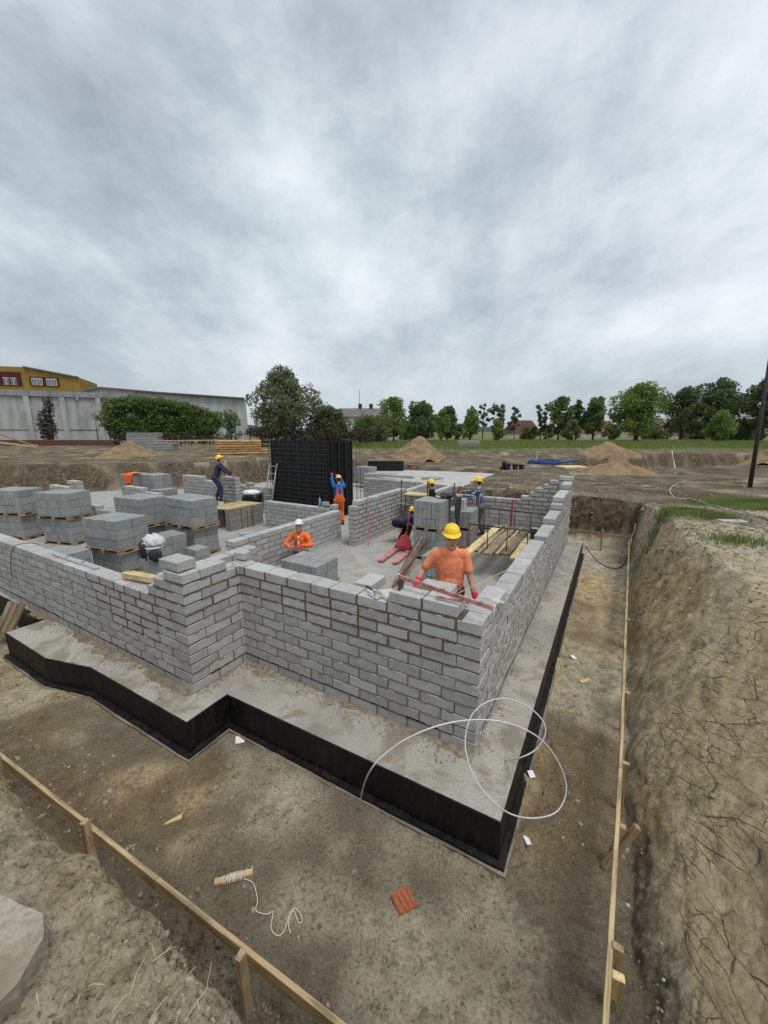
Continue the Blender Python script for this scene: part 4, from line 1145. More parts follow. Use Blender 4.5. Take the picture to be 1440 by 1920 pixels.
def plank(label, a, b, w=0.2, th=0.04, mat='wood_new'):
    return stick('plank', label, 'plank', a, b, w, th, mat, 'planks on the scaffold trestles')
pd = Vector((0.50, 0.866, 0))
for i, (off, wd, mt, l0, l1, lb) in enumerate(((0.02, 0.20, 'wood_new', -0.45, 2.55, 'leftmost yellow plank on the scaffold trestles'), (0.25, 0.05, 'wood', -0.35, 2.6, 'narrow batten beside the leftmost yellow plank on the trestles'),
                                           (0.44, 0.20, 'wood_old', -0.35, 2.5, 'grey weathered plank in the middle of the trestle platform'), (0.64, 0.06, 'wood', -0.25, 2.5, 'narrow batten right of the weathered plank on the trestles'),
                                           (0.82, 0.17, 'wood_old', -0.2, 2.45, 'second grey plank of the trestle platform'), (1.06, 0.20, 'wood_new', -0.45, 2.4, 'wide yellow plank on the right half of the trestles'))):
    s0 = Vector((2.02, 8.85, 0.585)) + Vector((0.916, -0.40, 0)) * (off + 0.08)
    plank(lb, s0 + pd * (l0 + 0.0), s0 + pd * l1, wd, 0.045, mt)
o = MB().box((0, 0, 0), (1.7, 0.62, 0.02)).build('plywood_sheet', M['wood'], None, bevel=0.002, loc=(3.82, 9.05, 0.578), rot=(0, 0, math.atan2(0.866, 0.5)))
tag(o, 'dusty plywood sheet on the trestles beside the right wall', 'plywood')
o = MB().box((0, 0, 0), (0.62, 0.06, 0.03)).build('batten', M['wood_new'], None, bevel=0.002, loc=(3.40, 8.28, 0.605), rot=(0, 0, R(-30))); tag(o, 'yellow batten across the near edge of the plywood sheet', 'batten')
def bucket(label, p, r, h, mat, fill='mortar'):
    root = empty('bucket', p, 0, label, 'bucket')
    MB().lathe([(0.001, 0), (r * 0.75, 0), (r, h), (r * 1.04, h), (r * 1.04, h - 0.025), (r * 0.99, h - 0.03)], 20).build('pail', M[mat], root, sm=True)
    MB().lathe([(0.001, h * 0.85), (r * 0.95, h * 0.86)], 20).build('contents', M[fill], root)
    MB().tube([(r * 1.03 * math.cos(t), r * 1.03 * 0.35 * math.sin(t) + 0.0, h - 0.02 + 0.10 * math.sin(t)) for t in [math.pi * k / 8 for k in range(9)]], 0.004, 5).build('bail', M['steel_dark'], root)
bucket('dark mortar bucket on the plywood beside the right wall', (3.92, 9.55, 0.59), 0.19, 0.32, 'grey_plastic', 'mortar_pale')
bucket('white bucket on the wall left of the navy-dressed man', at(367, 925, 0.62), 0.20, 0.34, 'white_plastic', 'mortar')
# red prop post near the back wall
o = MB().tube([(3.9, 11.5, 0), (3.9, 11.5, 0.9), (3.91, 11.5, 1.30)], [0.035, 0.035, 0.028], 8).build('steel_prop', M['red_paint']); tag(o, 'red steel prop standing in front of the stepped back wall', 'prop')
# string line along the right wall
o = MB().tube([W(0.30, 0.15, 1.68), Vector((3.72, 8.3, 0.70))], 0.004, 5).build('string_line', M['wood_new']); tag(o, 'taut yellowish string line inside the right wall', 'string')
# yellow platform in the middle distance
for i in range(6):
    a = W(4.95, 8.55 - i * 0.14, 1.22); b = W(3.05, 8.55 - i * 0.14, 1.22)
    if i < 4: stick('plank', ('hindmost', 'second', 'third', 'front')[i] + ' yellow plank of the platform behind the two-high stack', 'plank', a, b, 0.12, 0.045, 'wood_new')
for i, (a_, h_) in enumerate(((4.95, 1.75), (4.0, 1.75), (3.1, 1.75))):
    p = W(a_, 7.95, 0); o = MB().tube([p, p + Vector((0, 0, h_))], 0.02, 6).build('scaffold_post', M['rust'])
    tag(o, ('left', 'middle', 'right')[i] + ' rusty post at the front of the yellow plank platform', 'scaffold post')
o = MB().tube([W(5.0, 7.92, 0.95), W(3.0, 7.9, 0.85)], 0.014, 6).build('guard_rail', M['alu']); tag(o, 'pale rail across the front of the yellow plank platform', 'rail')
o = MB().tube([W(4.98, 5.9, 0), W(5.12, 6.1, 1.55)], 0.016, 6).build('steel_prop', M['pink_fork']); tag(o, 'thin pinkish bar leaning on the stepped interior wall end', 'bar')
# platform of yellow boards under the navy-dressed man
def plank_table():
    A, B, Cc = Vector((-5.66, 12.81, 0.75)), Vector((-6.15, 14.08, 0.75)), Vector((-5.16, 13.88, 0.75))
    root = empty('plank_platform', A, 0, 'platform of yellow boards on block supports where the navy-dressed man stands', 'platform')
    n = 7; u = Vector((0.50, 0.866, 0)) * 1.45; v = Vector((0.866, -0.35, 0)) * 0.98
    A = Vector((-6.05, 12.95, 0.75))
    for i in range(n):
        p = A + v * (i / (n - 1)) - Vector(root.location)
        MB().bar(p + Vector((0, 0, 0)), p + u, 0.11, 0.04).build('board', M['wood_new' if i % 2 else 'wood'], root, bevel=0.003)
    for k, f_ in enumerate((0.08, 0.92)):
        [link('support_block', wrnd.choice(BLKD), None, root, A + u * (0.16 + 0.34 * bi) + v * f_ - Vector(root.location) + Vector((0, 0, -0.75 + 0.06 + 0.122 * bz)), (0, 0, math.atan2(u.y, u.x)), (1.2, 1, 1)) for bi in range(3) for bz in range(6)]
plank_table()
# rubbish bag, clothes bucket and hung clothes
def bag(label, p, r, h, top_mat):
    root = empty('rubbish_bag', p, 0, label, 'rubbish bag'); rr = random.Random(4)
    bm = bmesh.new(); bmesh.ops.create_icosphere(bm, subdivisions=3, radius=1)
    for v in bm.verts:
        q = v.co.copy(); k = 1 + 0.10 * math.sin(q.x * 9 + q.z * 5) * math.cos(q.y * 8)
        v.co = Vector((max(-.85, min(.85, q.x * 1.2)) * r * k, max(-.85, min(.85, q.y * 1.2)) * r * k, (max(-.9, min(.95, q.z * 1.15)) + 0.9) * h / 1.85))
    me = bpy.data.meshes.new('bag'); bm.to_mesh(me); bm.free(); smooth(me); link('bag', me, M['black_plastic'], root)
    bm = bmesh.new(); bmesh.ops.create_icosphere(bm, subdivisions=3, radius=1)
    for v in bm.verts:
        q = v.co.copy(); k = 1 + 0.22 * math.sin(q.x * 11 + q.z * 9) * math.cos(q.y * 10 + 1)
        v.co = Vector((q.x * r * 0.92 * k, q.y * r * 0.9 * k, h + (q.z * 0.12) * k))
    me = bpy.data.meshes.new('bag_top'); bm.to_mesh(me); bm.free(); smooth(me); link('contents', me, M[top_mat], root)
bag('black rubbish bag with grey plastic film on top, by the ladder', (-5.75, 16.55, 0), 0.42, 0.72, 'paper')
def cloth_mesh(nu, nv, fn):
    mb = MB()
    for j in range(nv + 1):
        for i in range(nu + 1): mb.v.append(tuple(fn(i / nu, j / nv)))
    for j in range(nv):
        for i in range(nu):
            a = j * (nu + 1) + i; mb.f.append((a, a + 1, a + nu + 2, a + nu + 1))
    return mb
def draped(name, label, cat, p, ang, w, l, mat, seed, top=0.3, group=None):
    rr = random.Random(seed); ph = rr.uniform(0, 6)
    def fn(u, v):
        s = v * l
        x = (u - 0.5) * w * (1 - 0.15 * math.sin(v * 5 + ph))
        if s < top: y, z = -(top - s), 0.02 + 0.02 * math.sin(u * 9 + ph)
        else: y, z = 0.035 + 0.02 * math.sin(u * 11 + v * 6 + ph), -(s - top) * (1 - 0.12 * math.sin(u * 6 + ph)) + 0.02
        return (x, -y, z + 0.012 * math.sin(u * 17 + v * 13))
    mb = cloth_mesh(14, 14, fn)
    o = mb.build(name, M[mat], None, sm=True, loc=p, rot=(0, 0, ang))
    md = o.modifiers.new('thick', 'SOLIDIFY'); md.thickness = 0.012
    return tag(o, label, cat, group)
M['orange_vest'] = simple('hi_vis_orange', (0.85, 0.13, 0.03), 0.75, 0.15, 10, 0.3, 0.01)
M['dark_cloth'] = simple('dark_grey_cloth', (0.035, 0.035, 0.042), 0.9, 0.4, 12, 0.4, 0.01)
M['black_white_cloth'] = simple('grey_white_cloth', (0.55, 0.56, 0.58), 0.9, 0.3, 9, 0.4, 0.01)
draped('safety_vest', 'orange safety vest hung over the far pallet of blocks', 'vest', (-10.55, 15.86, 1.60), R(-28), 0.55, 0.8, 'orange_vest', 5, 0.35)
draped('jacket', 'dark jacket hung over the right edge of the two-high stack by the pallet jack', 'jacket', (1.92, 9.98, 1.60), ANG2, 0.36, 0.95, 'dark_cloth', 8, 0.25)
draped('jacket', 'crumpled grey and black jacket lying on top of the two-high stack by the pallet jack', 'jacket', (1.70, 10.1, 1.62), R(10), 0.5, 0.42, 'dark_cloth', 9, 0.36)
def clothes_bucket():
    p = Vector((-5.02, 8.05, 0.72))
    root = empty('clothes_bucket', p, 0, 'white bucket stuffed with white and black clothes beside the pallet stack', 'bucket')
    MB().lathe([(0.001, -0.15), (0.15, -0.15), (0.19, 0.16), (0.2, 0.16), (0.195, 0.13)], 18).build('pail', M['white_plastic'], root, sm=True)
    for k, (mt, off, s) in enumerate((('black_white_cloth', (0.0, 0.02, 0.25), (0.23, 0.2, 0.16)), ('dark_cloth', (-0.14, -0.08, 0.10), (0.12, 0.13, 0.22)), ('dark_cloth', (0.10, -0.14, -0.02), (0.14, 0.10, 0.14)))):
        bm = bmesh.new(); bmesh.ops.create_icosphere(bm, subdivisions=3, radius=1)
        for v in bm.verts:
            q = v.co; kk = 1 + 0.2 * math.sin(q.x * 7 + q.z * 6 + k) * math.cos(q.y * 8)
            v.co = Vector((q.x * s[0] * kk + off[0], q.y * s[1] * kk + off[1], q.z * s[2] * kk + off[2]))
        me = bpy.data.meshes.new('cloth'); bm.to_mesh(me); bm.free(); smooth(me); link('cloth', me, M[mt], root)
    MB().box((0, 0, -0.44), (0.4, 0.3, 0.56)).build('block_stand', M['block_stack'], root, bevel=0.006)
clothes_bucket()

# ------------------------------------------------------------------ tools on the wall tops
zt = 12 * HC
def spirit_level():
    a, b = W(0.98, 0.13, 1.74), W(-0.10, 0.02, 1.66)
    root = empty('spirit_level', a, 0, 'long worn red spirit level lying on the top of the front wall', 'spirit level')
    d = b - a; L = d.length
    ob = MB().box((L / 2, 0, 0), (L, 0.024, 0.045)).build('bar', M['level_red'], root, bevel=0.003)
    ob2 = MB().box((L / 2, 0, 0.0285), (0.05, 0.026, 0.004)).build('vial', M['wood_new'], root)
    for o_ in (ob, ob2): o_.rotation_mode = 'QUATERNION'; o_.rotation_quaternion = d.normalized().to_track_quat('X', 'Z')
    for s in (0.001, L + 0.0):
        c = MB().box((s, 0, 0), (0.01, 0.028, 0.058)).build('end_cap', M['paper'], root); c.rotation_mode = 'QUATERNION'; c.rotation_quaternion = d.normalized().to_track_quat('X', 'Z')
spirit_level()
def hammer():
    p = W(0.30, 0.06, zt + 0.02)
    root = empty('hammer', p, ANG1 + math.pi + 0.05, 'mason hammer lying on the front wall beside the red level', 'hammer')
    MB().tube([(-0.20, 0, 0.0), (0.08, 0, 0.0)], 0.014, 8).build('handle', M['level_red'], root)
    MB().tube([(-0.02, 0, 0.0), (0.13, 0, 0.0)], 0.010, 8).build('shaft', M['alu'], root)
    MB().bar((0.13, -0.07, -0.01), (0.13, 0.06, 0.012), 0.03, 0.028).build('head', M['alu'], root, bevel=0.004)
hammer()
def trowel(label, p, ang):
    root = empty('trowel', p, ang, label, 'trowel')
    MB().prism([(0, -0.05), (0.17, -0.04), (0.17, 0.04), (0, 0.05)], 0, 0.004).build('blade', M['alu'], root)
    MB().tube([(0.08, 0, 0.004), (0.07, 0, 0.05), (0.0, 0, 0.055)], 0.006, 6).build('tang', M['steel_dark'], root)
    MB().tube([(0.02, 0, 0.055), (-0.10, 0, 0.055)], [0.012, 0.015], 8).build('handle', M['steel_dark'], root)
trowel('plastering trowel lying flat on the front wall top', W(1.32, 0.10, 11 * HC - 0.01), ANG1 + 2.7)
def hand_trowel():
    root = empty('pointing_trowel', W(0.93, 0.14, 1.60), ANG1, 'grey mortar board standing in wet mortar on the front wall', 'mortar board')
    MB().bar((0, 0, -0.13), (0.02, 0.03, 0.12), 0.13, 0.012, up=(0.9, 0.1, 0)).build('blade', M['steel_dark'], root)
hand_trowel()
def mortar_heap(label, p, r, mat, seed):
    bm = bmesh.new(); bmesh.ops.create_icosphere(bm, subdivisions=4, radius=1); rr = random.Random(seed); ph = rr.uniform(0, 9)
    for v in bm.verts:
        q = v.co; k = 1 + 0.22 * math.sin(q.x * 6 + ph) * math.cos(q.y * 5 + ph) + 0.1 * math.sin(q.x * 17 + q.y * 13 + q.z * 9)
        v.co = Vector((q.x * r[0] * k, q.y * r[1] * k, max(-0.02, q.z * r[2] * k)))
    me = bpy.data.meshes.new('mortar_heap'); bm.to_mesh(me); bm.free(); smooth(me)
    o = link('mortar_heap', me, M[mat], None, p, (0, 0, ANG1)); return tag(o, label, 'mortar')
mortar_heap('heap of pale wet mortar on the front wall left of the man in orange', W(1.08, 0.15, 11 * HC - 0.015), (0.19, 0.10, 0.07), 'mortar_pale', 1)
mortar_heap('dab of pale mortar at the front right corner of the wall', W(0.02, 0.62, 10 * HC + 0.11), (0.10, 0.05, 0.03), 'mortar_pale', 2)
mortar_heap('lumpy bed of fresh mortar on the right wall', Vector((F0.x + ER.x * 4.15 - 0.1, F0.y + ER.y * 4.15 + 0.06, 9 * HC - 0.015)), (0.10, 0.17, 0.05), 'mortar', 3)
mortar_heap('smear of pale mortar on the return wall top', W(3.55, -0.15, 11 * HC - 0.015), (0.07, 0.16, 0.025), 'mortar_pale', 4)
def alu_level():
    a, b = W(5.85, -0.70, 9 * HC + 0.005), W(7.25, -0.66, 9 * HC + 0.005)
    root = empty('aluminium_level', a, ANG1, 'long aluminium level lying flat on the left wall', 'spirit level')
    ob = MB().box((0.75, 0, 0.0), (1.5, 0.075, 0.03)).build('bar', M['alu'], root, bevel=0.004)
    for x in (0.45, 0.98):
        MB().tube([(x, 0, 0.0152), (x, 0, 0.0175)], 0.028, 14).build('hole', M['black_plastic'], root)
alu_level()
tw = W(4.15, -0.62, 10 * HC); 
stick('timber_offcut', 'yellow timber offcut lying on the left wall by the pillar', 'timber', W(4.35, -0.60, 9 * HC + 0.065), W(5.05, -0.70, 9 * HC + 0.05), 0.10, 0.085, 'wood_new')
stick('timber_offcut', 'thin yellow strip behind the timber offcut on the left wall', 'timber', W(4.15, -0.50, 9 * HC + 0.075), W(5.05, -0.60, 9 * HC + 0.055), 0.04, 0.03, 'wood_new')
bl = MB().lathe([(0.001, 0), (0.045, 0), (0.045, 0.20), (0.015, 0.26), (0.015, 0.30), (0.001, 0.30)], 12); t_ = NT('clear_blue_bottle'); t_.b.inputs['Transmission Weight'].default_value = 0.5
M['bottle'] = t_.done((0.35, 0.55, 0.75), 0.15, None, 0, 0.5)
o = bl.build('water_bottle', M['bottle'], None, sm=True, loc=W(6.95, 6.12, 7 * HC)); tag(o, 'blue plastic water bottle standing on the interior cross wall', 'bottle')
o = bl.build('water_bottle', M['bottle'], None, sm=True, loc=at(88, 1013, 0.06), rot=(math.pi / 2, 0, 0.6)); tag(o, 'blue plastic bottle lying on the floor between the leftmost pallet stacks', 'bottle')
# wire hanging over the left wall
tube_thing('wire', 'dark wire bent over the top of the left wall', 'wire', [W(9.0, -0.86, 0.45), W(8.75, -0.90, 0.85), W(8.55, -0.86, 1.20), W(8.35, -0.70, 1.26), W(8.2, -0.60, 1.23)], 0.006, 'steel_dark')
# shutter boards leaning at the left edge of the picture
for i in range(3):
    b0 = at(-4 + i * 11, 1184 + i * 2, 0.0 - 0.2) + Vector((0, 0, 0)); 
    o = stick('shutter_board', ('left', 'middle', 'right')[i] + ' one of the grey shutter boards leaning on the left wall', 'board', b0, b0 + Vector((0.10, 0.24, 0.46)), 0.13, 0.04, 'wood_old')
# rebar stubs near the plank platform
for i, (px, py) in enumerate(((468, 985), (473, 987), (465, 989), (478, 984))):
    p = at(px, py, 0); o = MB().tube([p, p + Vector((0.01, 0, 0.62))], 0.010, 6).build('rebar_stub', M['rebar'])
    tag(o, ('third', 'rightmost but one', 'leftmost', 'rightmost')[i] + ' rusty reinforcement stub in the floor by the plank platform', 'rebar', 'reinforcement stubs by the plank platform')

# ------------------------------------------------------------------ people
def cap(p0, p1, r0, r1, flat=None, n=14):
    """tapered capsule, optionally squashed: flat = (direction, factor)"""
    p0, p1 = Vector(p0), Vector(p1); ax = p1 - p0; L = ax.length
    t = ax.normalized() if L > 1e-6 else Vector((0, 0, 1))
    x = t.orthogonal().normalized(); y = t.cross(x); rings = []
    for k in range(5):
        a = -math.pi / 2 + (math.pi / 2) * k / 4; rings.append((p0 + t * (r0 * math.sin(a)), max(r0 * math.cos(a), 0.0008)))
    for k in range(5):
        a = (math.pi / 2) * k / 4; rings.append((p1 + t * (r1 * math.sin(a)), max(r1 * math.cos(a), 0.0008)))
    mb = MB()
    for c, r in rings:
        for q in range(n):
            a = 2 * math.pi * q / n; d = (x * math.cos(a) + y * math.sin(a)) * r
            if flat:
                f = Vector(flat[0]).normalized(); d = d + f * (d.dot(f) * (flat[1] - 1))
            mb.v.append(tuple(c + d))
    m = len(rings)
    for i in range(m - 1):
        for q in range(n): mb.f.append((i * n + q, i * n + (q + 1) % n, (i + 1) * n + (q + 1) % n, (i + 1) * n + q))
    mb.f.append(tuple(reversed(range(n)))); mb.f.append(tuple((m - 1) * n + q for q in range(n)))
    return mb
def ell(c, r, rot=None, n=16):
    mb = MB(); c = Vector(c); rot = rot or Matrix.Identity(3)
    for i in range(n + 1):
        a = -math.pi / 2 + math.pi * i / n
        for q in range(n):
            b = 2 * math.pi * q / n
            mb.v.append(tuple(c + rot @ Vector((max(math.cos(a), 0.004) * math.cos(b) * r[0], max(math.cos(a), 0.004) * math.sin(b) * r[1], math.sin(a) * r[2]))))
    for i in range(n):
        for q in range(n): mb.f.append((i * n + q, i * n + (q + 1) % n, (i + 1) * n + (q + 1) % n, (i + 1) * n + q))
    mb.f.append(tuple(reversed(range(n)))); mb.f.append(tuple(n * n + q for q in range(n)))
    return mb
def fuse(name, parts, mat, parent, voxel=0.012, it=6):
    """merge overlapping solids into one continuous smooth surface"""
    mb = MB()
    for p in parts: mb.add(p.v, p.f)
    me = mb.mesh(name + '_raw'); ob = bpy.data.objects.new(name + '_raw', me); C.objects.link(ob)
    r = ob.modifiers.new('r', 'REMESH'); r.mode = 'VOXEL'; r.voxel_size = voxel; r.use_smooth_shade = True
    s = ob.modifiers.new('s', 'SMOOTH'); s.factor = 0.5; s.iterations = it
    dg = bpy.context.evaluated_depsgraph_get()
    out = bpy.data.meshes.new_from_object(ob.evaluated_get(dg)); out.name = name
    bpy.data.objects.remove(ob); bpy.data.meshes.remove(me)
    smooth(out)
    out.materials.clear()
    return link(name, out, mat, parent)
def ik(a, b, l1, l2, hint):
    a, b = Vector(a), Vector(b); d = b - a; L = min(d.length, (l1 + l2) * 0.995); d.normalize(); b = a + d * L
    k = (l1 * l1 - l2 * l2 + L * L) / (2 * L); h = math.sqrt(max(l1 * l1 - k * k, 0.0))
    hv = Vector(hint); hv = (hv - d * hv.dot(d)); hv.normalize()
    return a + d * k + hv * h, b
M['skin'] = simple('skin', (0.42, 0.235, 0.165), 0.6, 0.15, 14, 0.15, 0.002)
M['hair'] = simple('dark_hair', (0.03, 0.022, 0.016), 0.8, 0.3, 40, 0.5, 0.004)
M['eye'] = simple('eye_dark', (0.02, 0.015, 0.012), 0.4, 0.1, 5, 0)
M['lips'] = simple('lips', (0.28, 0.12, 0.10), 0.6, 0.1, 10, 0)
M['helmet_yellow'] = simple('yellow_helmet', (0.86, 0.56, 0.015), 0.35, 0.06, 6, 0.05, spec=0.5)
M['helmet_white'] = simple('white_helmet', (0.75, 0.75, 0.73), 0.4, 0.06, 6, 0.05, spec=0.5)
M['helmet_sand'] = simple('faded_yellow_helmet', (0.72, 0.55, 0.22), 0.45, 0.08, 6, 0.05)
M['glove_red'] = simple('red_glove', (0.62, 0.035, 0.05), 0.75, 0.2, 20, 0.3, 0.003)
def cloth_mat(name, col, sc=4.5):
    t = NT(name); v = t.coord('Object', True); f = t.noise(v, sc, 4, 0.6, 0.8); g = t.noise(v, 90, 3, 0.6)
    c = t.ramp(f, [(0.40, tuple(x * 0.80 for x in col)), (0.52, col), (0.62, tuple(min(1, x * 1.15) for x in col))])
    w_ = t.n('ShaderNodeTexWave'); w_.inputs['Scale'].default_value = 5.0; w_.inputs['Distortion'].default_value = 9.0; w_.inputs['Detail'].default_value = 2.0
    t.l(v, w_.inputs['Vector'])
    h = t.math('ADD', t.math('MULTIPLY', w_.outputs['Fac'], 0.18), t.math('ADD', t.math('MULTIPLY', f, 1.5), t.math('MULTIPLY', g, 0.12)))
    return t.done(c, 0.9, t.bump(h, 0.45, 0.016), 0, 0.15)
M['tshirt'] = cloth_mat('orange_tshirt', (0.80, 0.26, 0.13))
M['khaki'] = cloth_mat('olive_trousers', (0.085, 0.08, 0.05))
M['navy'] = cloth_mat('navy_workwear', (0.035, 0.045, 0.085))
M['black_wear'] = cloth_mat('black_workwear', (0.012, 0.012, 0.016))
M['blue_shirt'] = cloth_mat('blue_sweatshirt', (0.02, 0.12, 0.40))
M['hivis'] = cloth_mat('hi_vis_orange_cloth', (0.80, 0.17, 0.04))
M['grey_trousers'] = cloth_mat('grey_trousers', (0.13, 0.13, 0.14))
M['boot'] = simple('work_boot', (0.03, 0.026, 0.022), 0.7, 0.3, 10, 0.3)
M['belt'] = simple('leather_belt', (0.06, 0.055, 0.03), 0.6, 0.2, 10, 0.2)
M['silver_tape'] = simple('reflective_tape', (0.62, 0.64, 0.62), 0.4, 0.1, 10, 0.1)
def plaid():
    t = NT('plaid_shirt'); v = t.coord('Object', False)
    s = t.n('ShaderNodeSeparateXYZ'); t.l(v, s.inputs[0])
    def band(sock, fr): return t.ramp(t.math('SINE', t.math('MULTIPLY', sock, fr)), [(0.45, 0.0), (0.55, 1.0)])
    a = t.math('ADD', s.outputs[0], s.outputs[1])
    b1 = band(a, 95.0); b2 = band(s.outputs[2], 95.0)
    k = t.math('MULTIPLY', t.math('ADD', b1, b2), 0.5)
    c = t.ramp(k, [(0.2, (0.02, 0.03, 0.07)), (0.5, (0.16, 0.20, 0.26)), (0.9, (0.62, 0.66, 0.70))])
    return t.done(c, 0.9, t.bump(t.noise(v, 8, 4, 0.6, 0.8), 0.5, 0.02), 0, 0.15)
M['plaid'] = plaid()
def helmet(parent, c, rot, mat, k=1.0):
    h = MB(); n = 28
    for i in range(9):
        a = (math.pi / 2) * i / 8
        for q in range(n):
            b = 2 * math.pi * q / n; rr = max(math.cos(a) ** 0.85, 0.003); ridge = 1 + 0.035 * math.exp(-((math.sin(b / 2 - math.pi / 4) / 0.16) ** 2)) * math.sin(a)
            h.v.append((0.108 * rr * math.cos(b), 0.132 * rr * math.sin(b), 0.122 * math.sin(a) ** 0.95 * ridge if a > 0 else 0.0))
    for i in range(8):
        for q in range(n): h.f.append((i * n + q, i * n + (q + 1) % n, (i + 1) * n + (q + 1) % n, (i + 1) * n + q))
    h.f.append(tuple(8 * n + q for q in range(n)))
    dome = h.build('helmet', mat, parent, sm=True)
    b_ = MB()
    for q in range(n):
        a = 2 * math.pi * q / n; out = 0.014 + 0.05 * max(0, math.sin(a)) ** 3
        for r, z in ((0.0, 0.006), (out, -0.004 - out * 0.25), (out, -0.010 - out * 0.25), (-0.006, -0.012)):
            b_.v.append(((0.108 + r) * math.cos(a), (0.132 + r) * math.sin(a), z))
    for q in range(n):
        for k_ in range(4): b_.f.append((q * 4 + k_, ((q + 1) % n) * 4 + k_, ((q + 1) % n) * 4 + (k_ + 1) % 4, q * 4 + (k_ + 1) % 4))
    br = b_.build('brim', mat, dome)
    rd = MB()
    for off in (-0.02, 0.0, 0.02):
        rd.tube([(off, 0.128 * math.cos(t), 0.118 * math.sin(t) + 0.004) for t in [0.5 + (math.pi - 1.0) * i / 10 for i in range(11)]], 0.006, 6)
    rd.build('ridge', mat, dome, sm=True)
    dome.matrix_local = Matrix.Translation(c) @ rot.to_4x4() @ Matrix.Scale(k * 0.93, 4)
    return dome
def figure(label, loc, face, head_mat, top, bottom, gloves=None, hands=None, elbows=((1, -0.4, -0.5), (-1, -0.4, -0.5)), feet=((0.11, 0.02, 0), (-0.11, -0.02, 0)), pelvis=(0, 0, 0.93),
           lean=0.0, side=0.0, head=(0, 0), sleeves='long', knees=(0, 1, 0.1), extra=None, group=None, k=1.0, vox=0.011, bib=None, neck_back=0.0, bulk=1.0):
    """face: heading the person looks along (radians, 0 = +Y); hands: right, left wrist targets in body space (x right, y forward)"""
    root = empty('person', loc, face, label, 'person', group); root.scale = (k, k, k)
    pel = Vector(pelvis); cl, sl = math.cos(lean), math.sin(lean)
    up = Vector((math.sin(side), sl, cl)).normalized(); fwd = Vector((0, cl, -sl)); rt = fwd.cross(up).normalized()
    waist = pel + up * 0.14; chest = pel + up * 0.36; neck = pel + up * 0.54
    sh = [chest + up * 0.12 + rt * (0.175 * s) - fwd * 0.01 for s in (1, -1)]
    hip = [pel + rt * (0.09 * s) - up * 0.02 for s in (1, -1)]
    yaw, pit = head
    hr = Matrix.Rotation(-yaw, 3, 'Z') @ Matrix.Rotation(-pit, 3, 'X')
    hb = neck + (up * 0.5 + Vector((0, 0, 0.5))).normalized() * 0.09 + fwd * (0.03 - neck_back)
    hc = hb + hr @ Vector((0, 0.015, 0.075))
    if hands is None: hands = ((0.26, 0.05, 0.82), (-0.26, 0.05, 0.82))
    arms = []
    for i in (0, 1):
        el, wr = ik(sh[i], hands[i], 0.29, 0.255, elbows[i]); arms.append((sh[i], el, wr))
    legs = []
    for i in (0, 1):
        an = Vector(feet[i]) + Vector((0, 0, 0.085)); kn, an = ik(hip[i], an, 0.43, 0.42, knees); legs.append((hip[i], kn, an))
    sk = []
    # head with face
    def H(x, y, z): return hc + hr @ Vector((x, y, z))
    sk += [ell(H(0, -0.012, 0.035), (0.074, 0.094, 0.088), hr), ell(H(0, 0.022, -0.034), (0.064, 0.070, 0.090), hr), ell(H(0, 0.052, -0.102), (0.036, 0.032, 0.028), hr),
           ell(H(0, 0.095, -0.018), (0.013, 0.020, 0.026), hr), cap(H(0, 0.082, 0.022), H(0, 0.100, -0.022), 0.009, 0.013),
           cap(H(-0.040, 0.072, 0.026), H(0.040, 0.072, 0.026), 0.013, 0.013), ell(H(0.044, 0.052, -0.022), (0.022, 0.022, 0.020), hr), ell(H(-0.044, 0.052, -0.022), (0.022, 0.022, 0.020), hr),
           cap(H(-0.020, 0.078, -0.060), H(0.020, 0.078, -0.060), 0.010, 0.010), ell(H(0.076, -0.012, -0.010), (0.012, 0.020, 0.032), hr), ell(H(-0.076, -0.012, -0.010), (0.012, 0.020, 0.032), hr)]
    sk += [cap(neck - up * 0.06, hb + Vector((0, 0, 0.02)), 0.068, 0.062)]
    sk += [cap(chest - up * 0.05, chest + up * 0.10, 0.13, 0.115, (fwd, 0.72)), cap(pel, chest, 0.13, 0.135, (fwd, 0.7))]
    for a in arms: sk += [cap(a[0], a[1], 0.050, 0.040), cap(a[1], a[2], 0.041, 0.029)]
    for l in legs: sk += [cap(l[0], l[1], 0.080, 0.054), cap(l[1], l[2], 0.055, 0.038)]
    def hand_parts(wr, el, sgn, fat):
        d = (wr - el).normalized(); dn = (d * 0.75 + Vector((0, 0.25, -0.35))).normalized(); lat = dn.cross(Vector((0, 0, 1)))
        if lat.length < 0.2: lat = Vector((sgn, 0, 0))
        lat.normalize(); nb = lat.cross(dn); pc = wr + dn * 0.045; out = [cap(wr - d * 0.02, pc, 0.030 + fat, 0.034 + fat, (nb, 0.62)), cap(pc - lat * 0.022, pc + lat * 0.022, 0.028 + fat, 0.028 + fat, (nb, 0.6))]
        for q in range(4):
            b0 = pc + lat * (-0.030 + 0.020 * q) + dn * 0.03; ln = (0.030, 0.036, 0.033, 0.026)[q]
            b1 = b0 + dn * ln; b2 = b1 + (dn * 0.6 - nb * 0.6) * ln
            out += [cap(b0, b1, 0.0095 + fat, 0.009 + fat, n=8), cap(b1, b2, 0.009 + fat, 0.008 + fat, n=8)]
        t0 = pc - lat * 0.034 * (-1 if sgn > 0 else 1) * -1; t1 = t0 + (dn * 0.5 - nb * 0.3) * 0.045 + (t0 - pc).normalized() * 0.022
        out += [cap(t0, t1, 0.012 + fat, 0.010 + fat, n=8), cap(t1, t1 + dn * 0.025, 0.010 + fat, 0.009 + fat, n=8)]
        return out
    if not gloves:
        for i in (0, 1): sk += hand_parts(arms[i][2], arms[i][1], (1, -1)[i], 0.0)
    fuse('body', sk, M['skin'], root, vox * 0.75, 4)
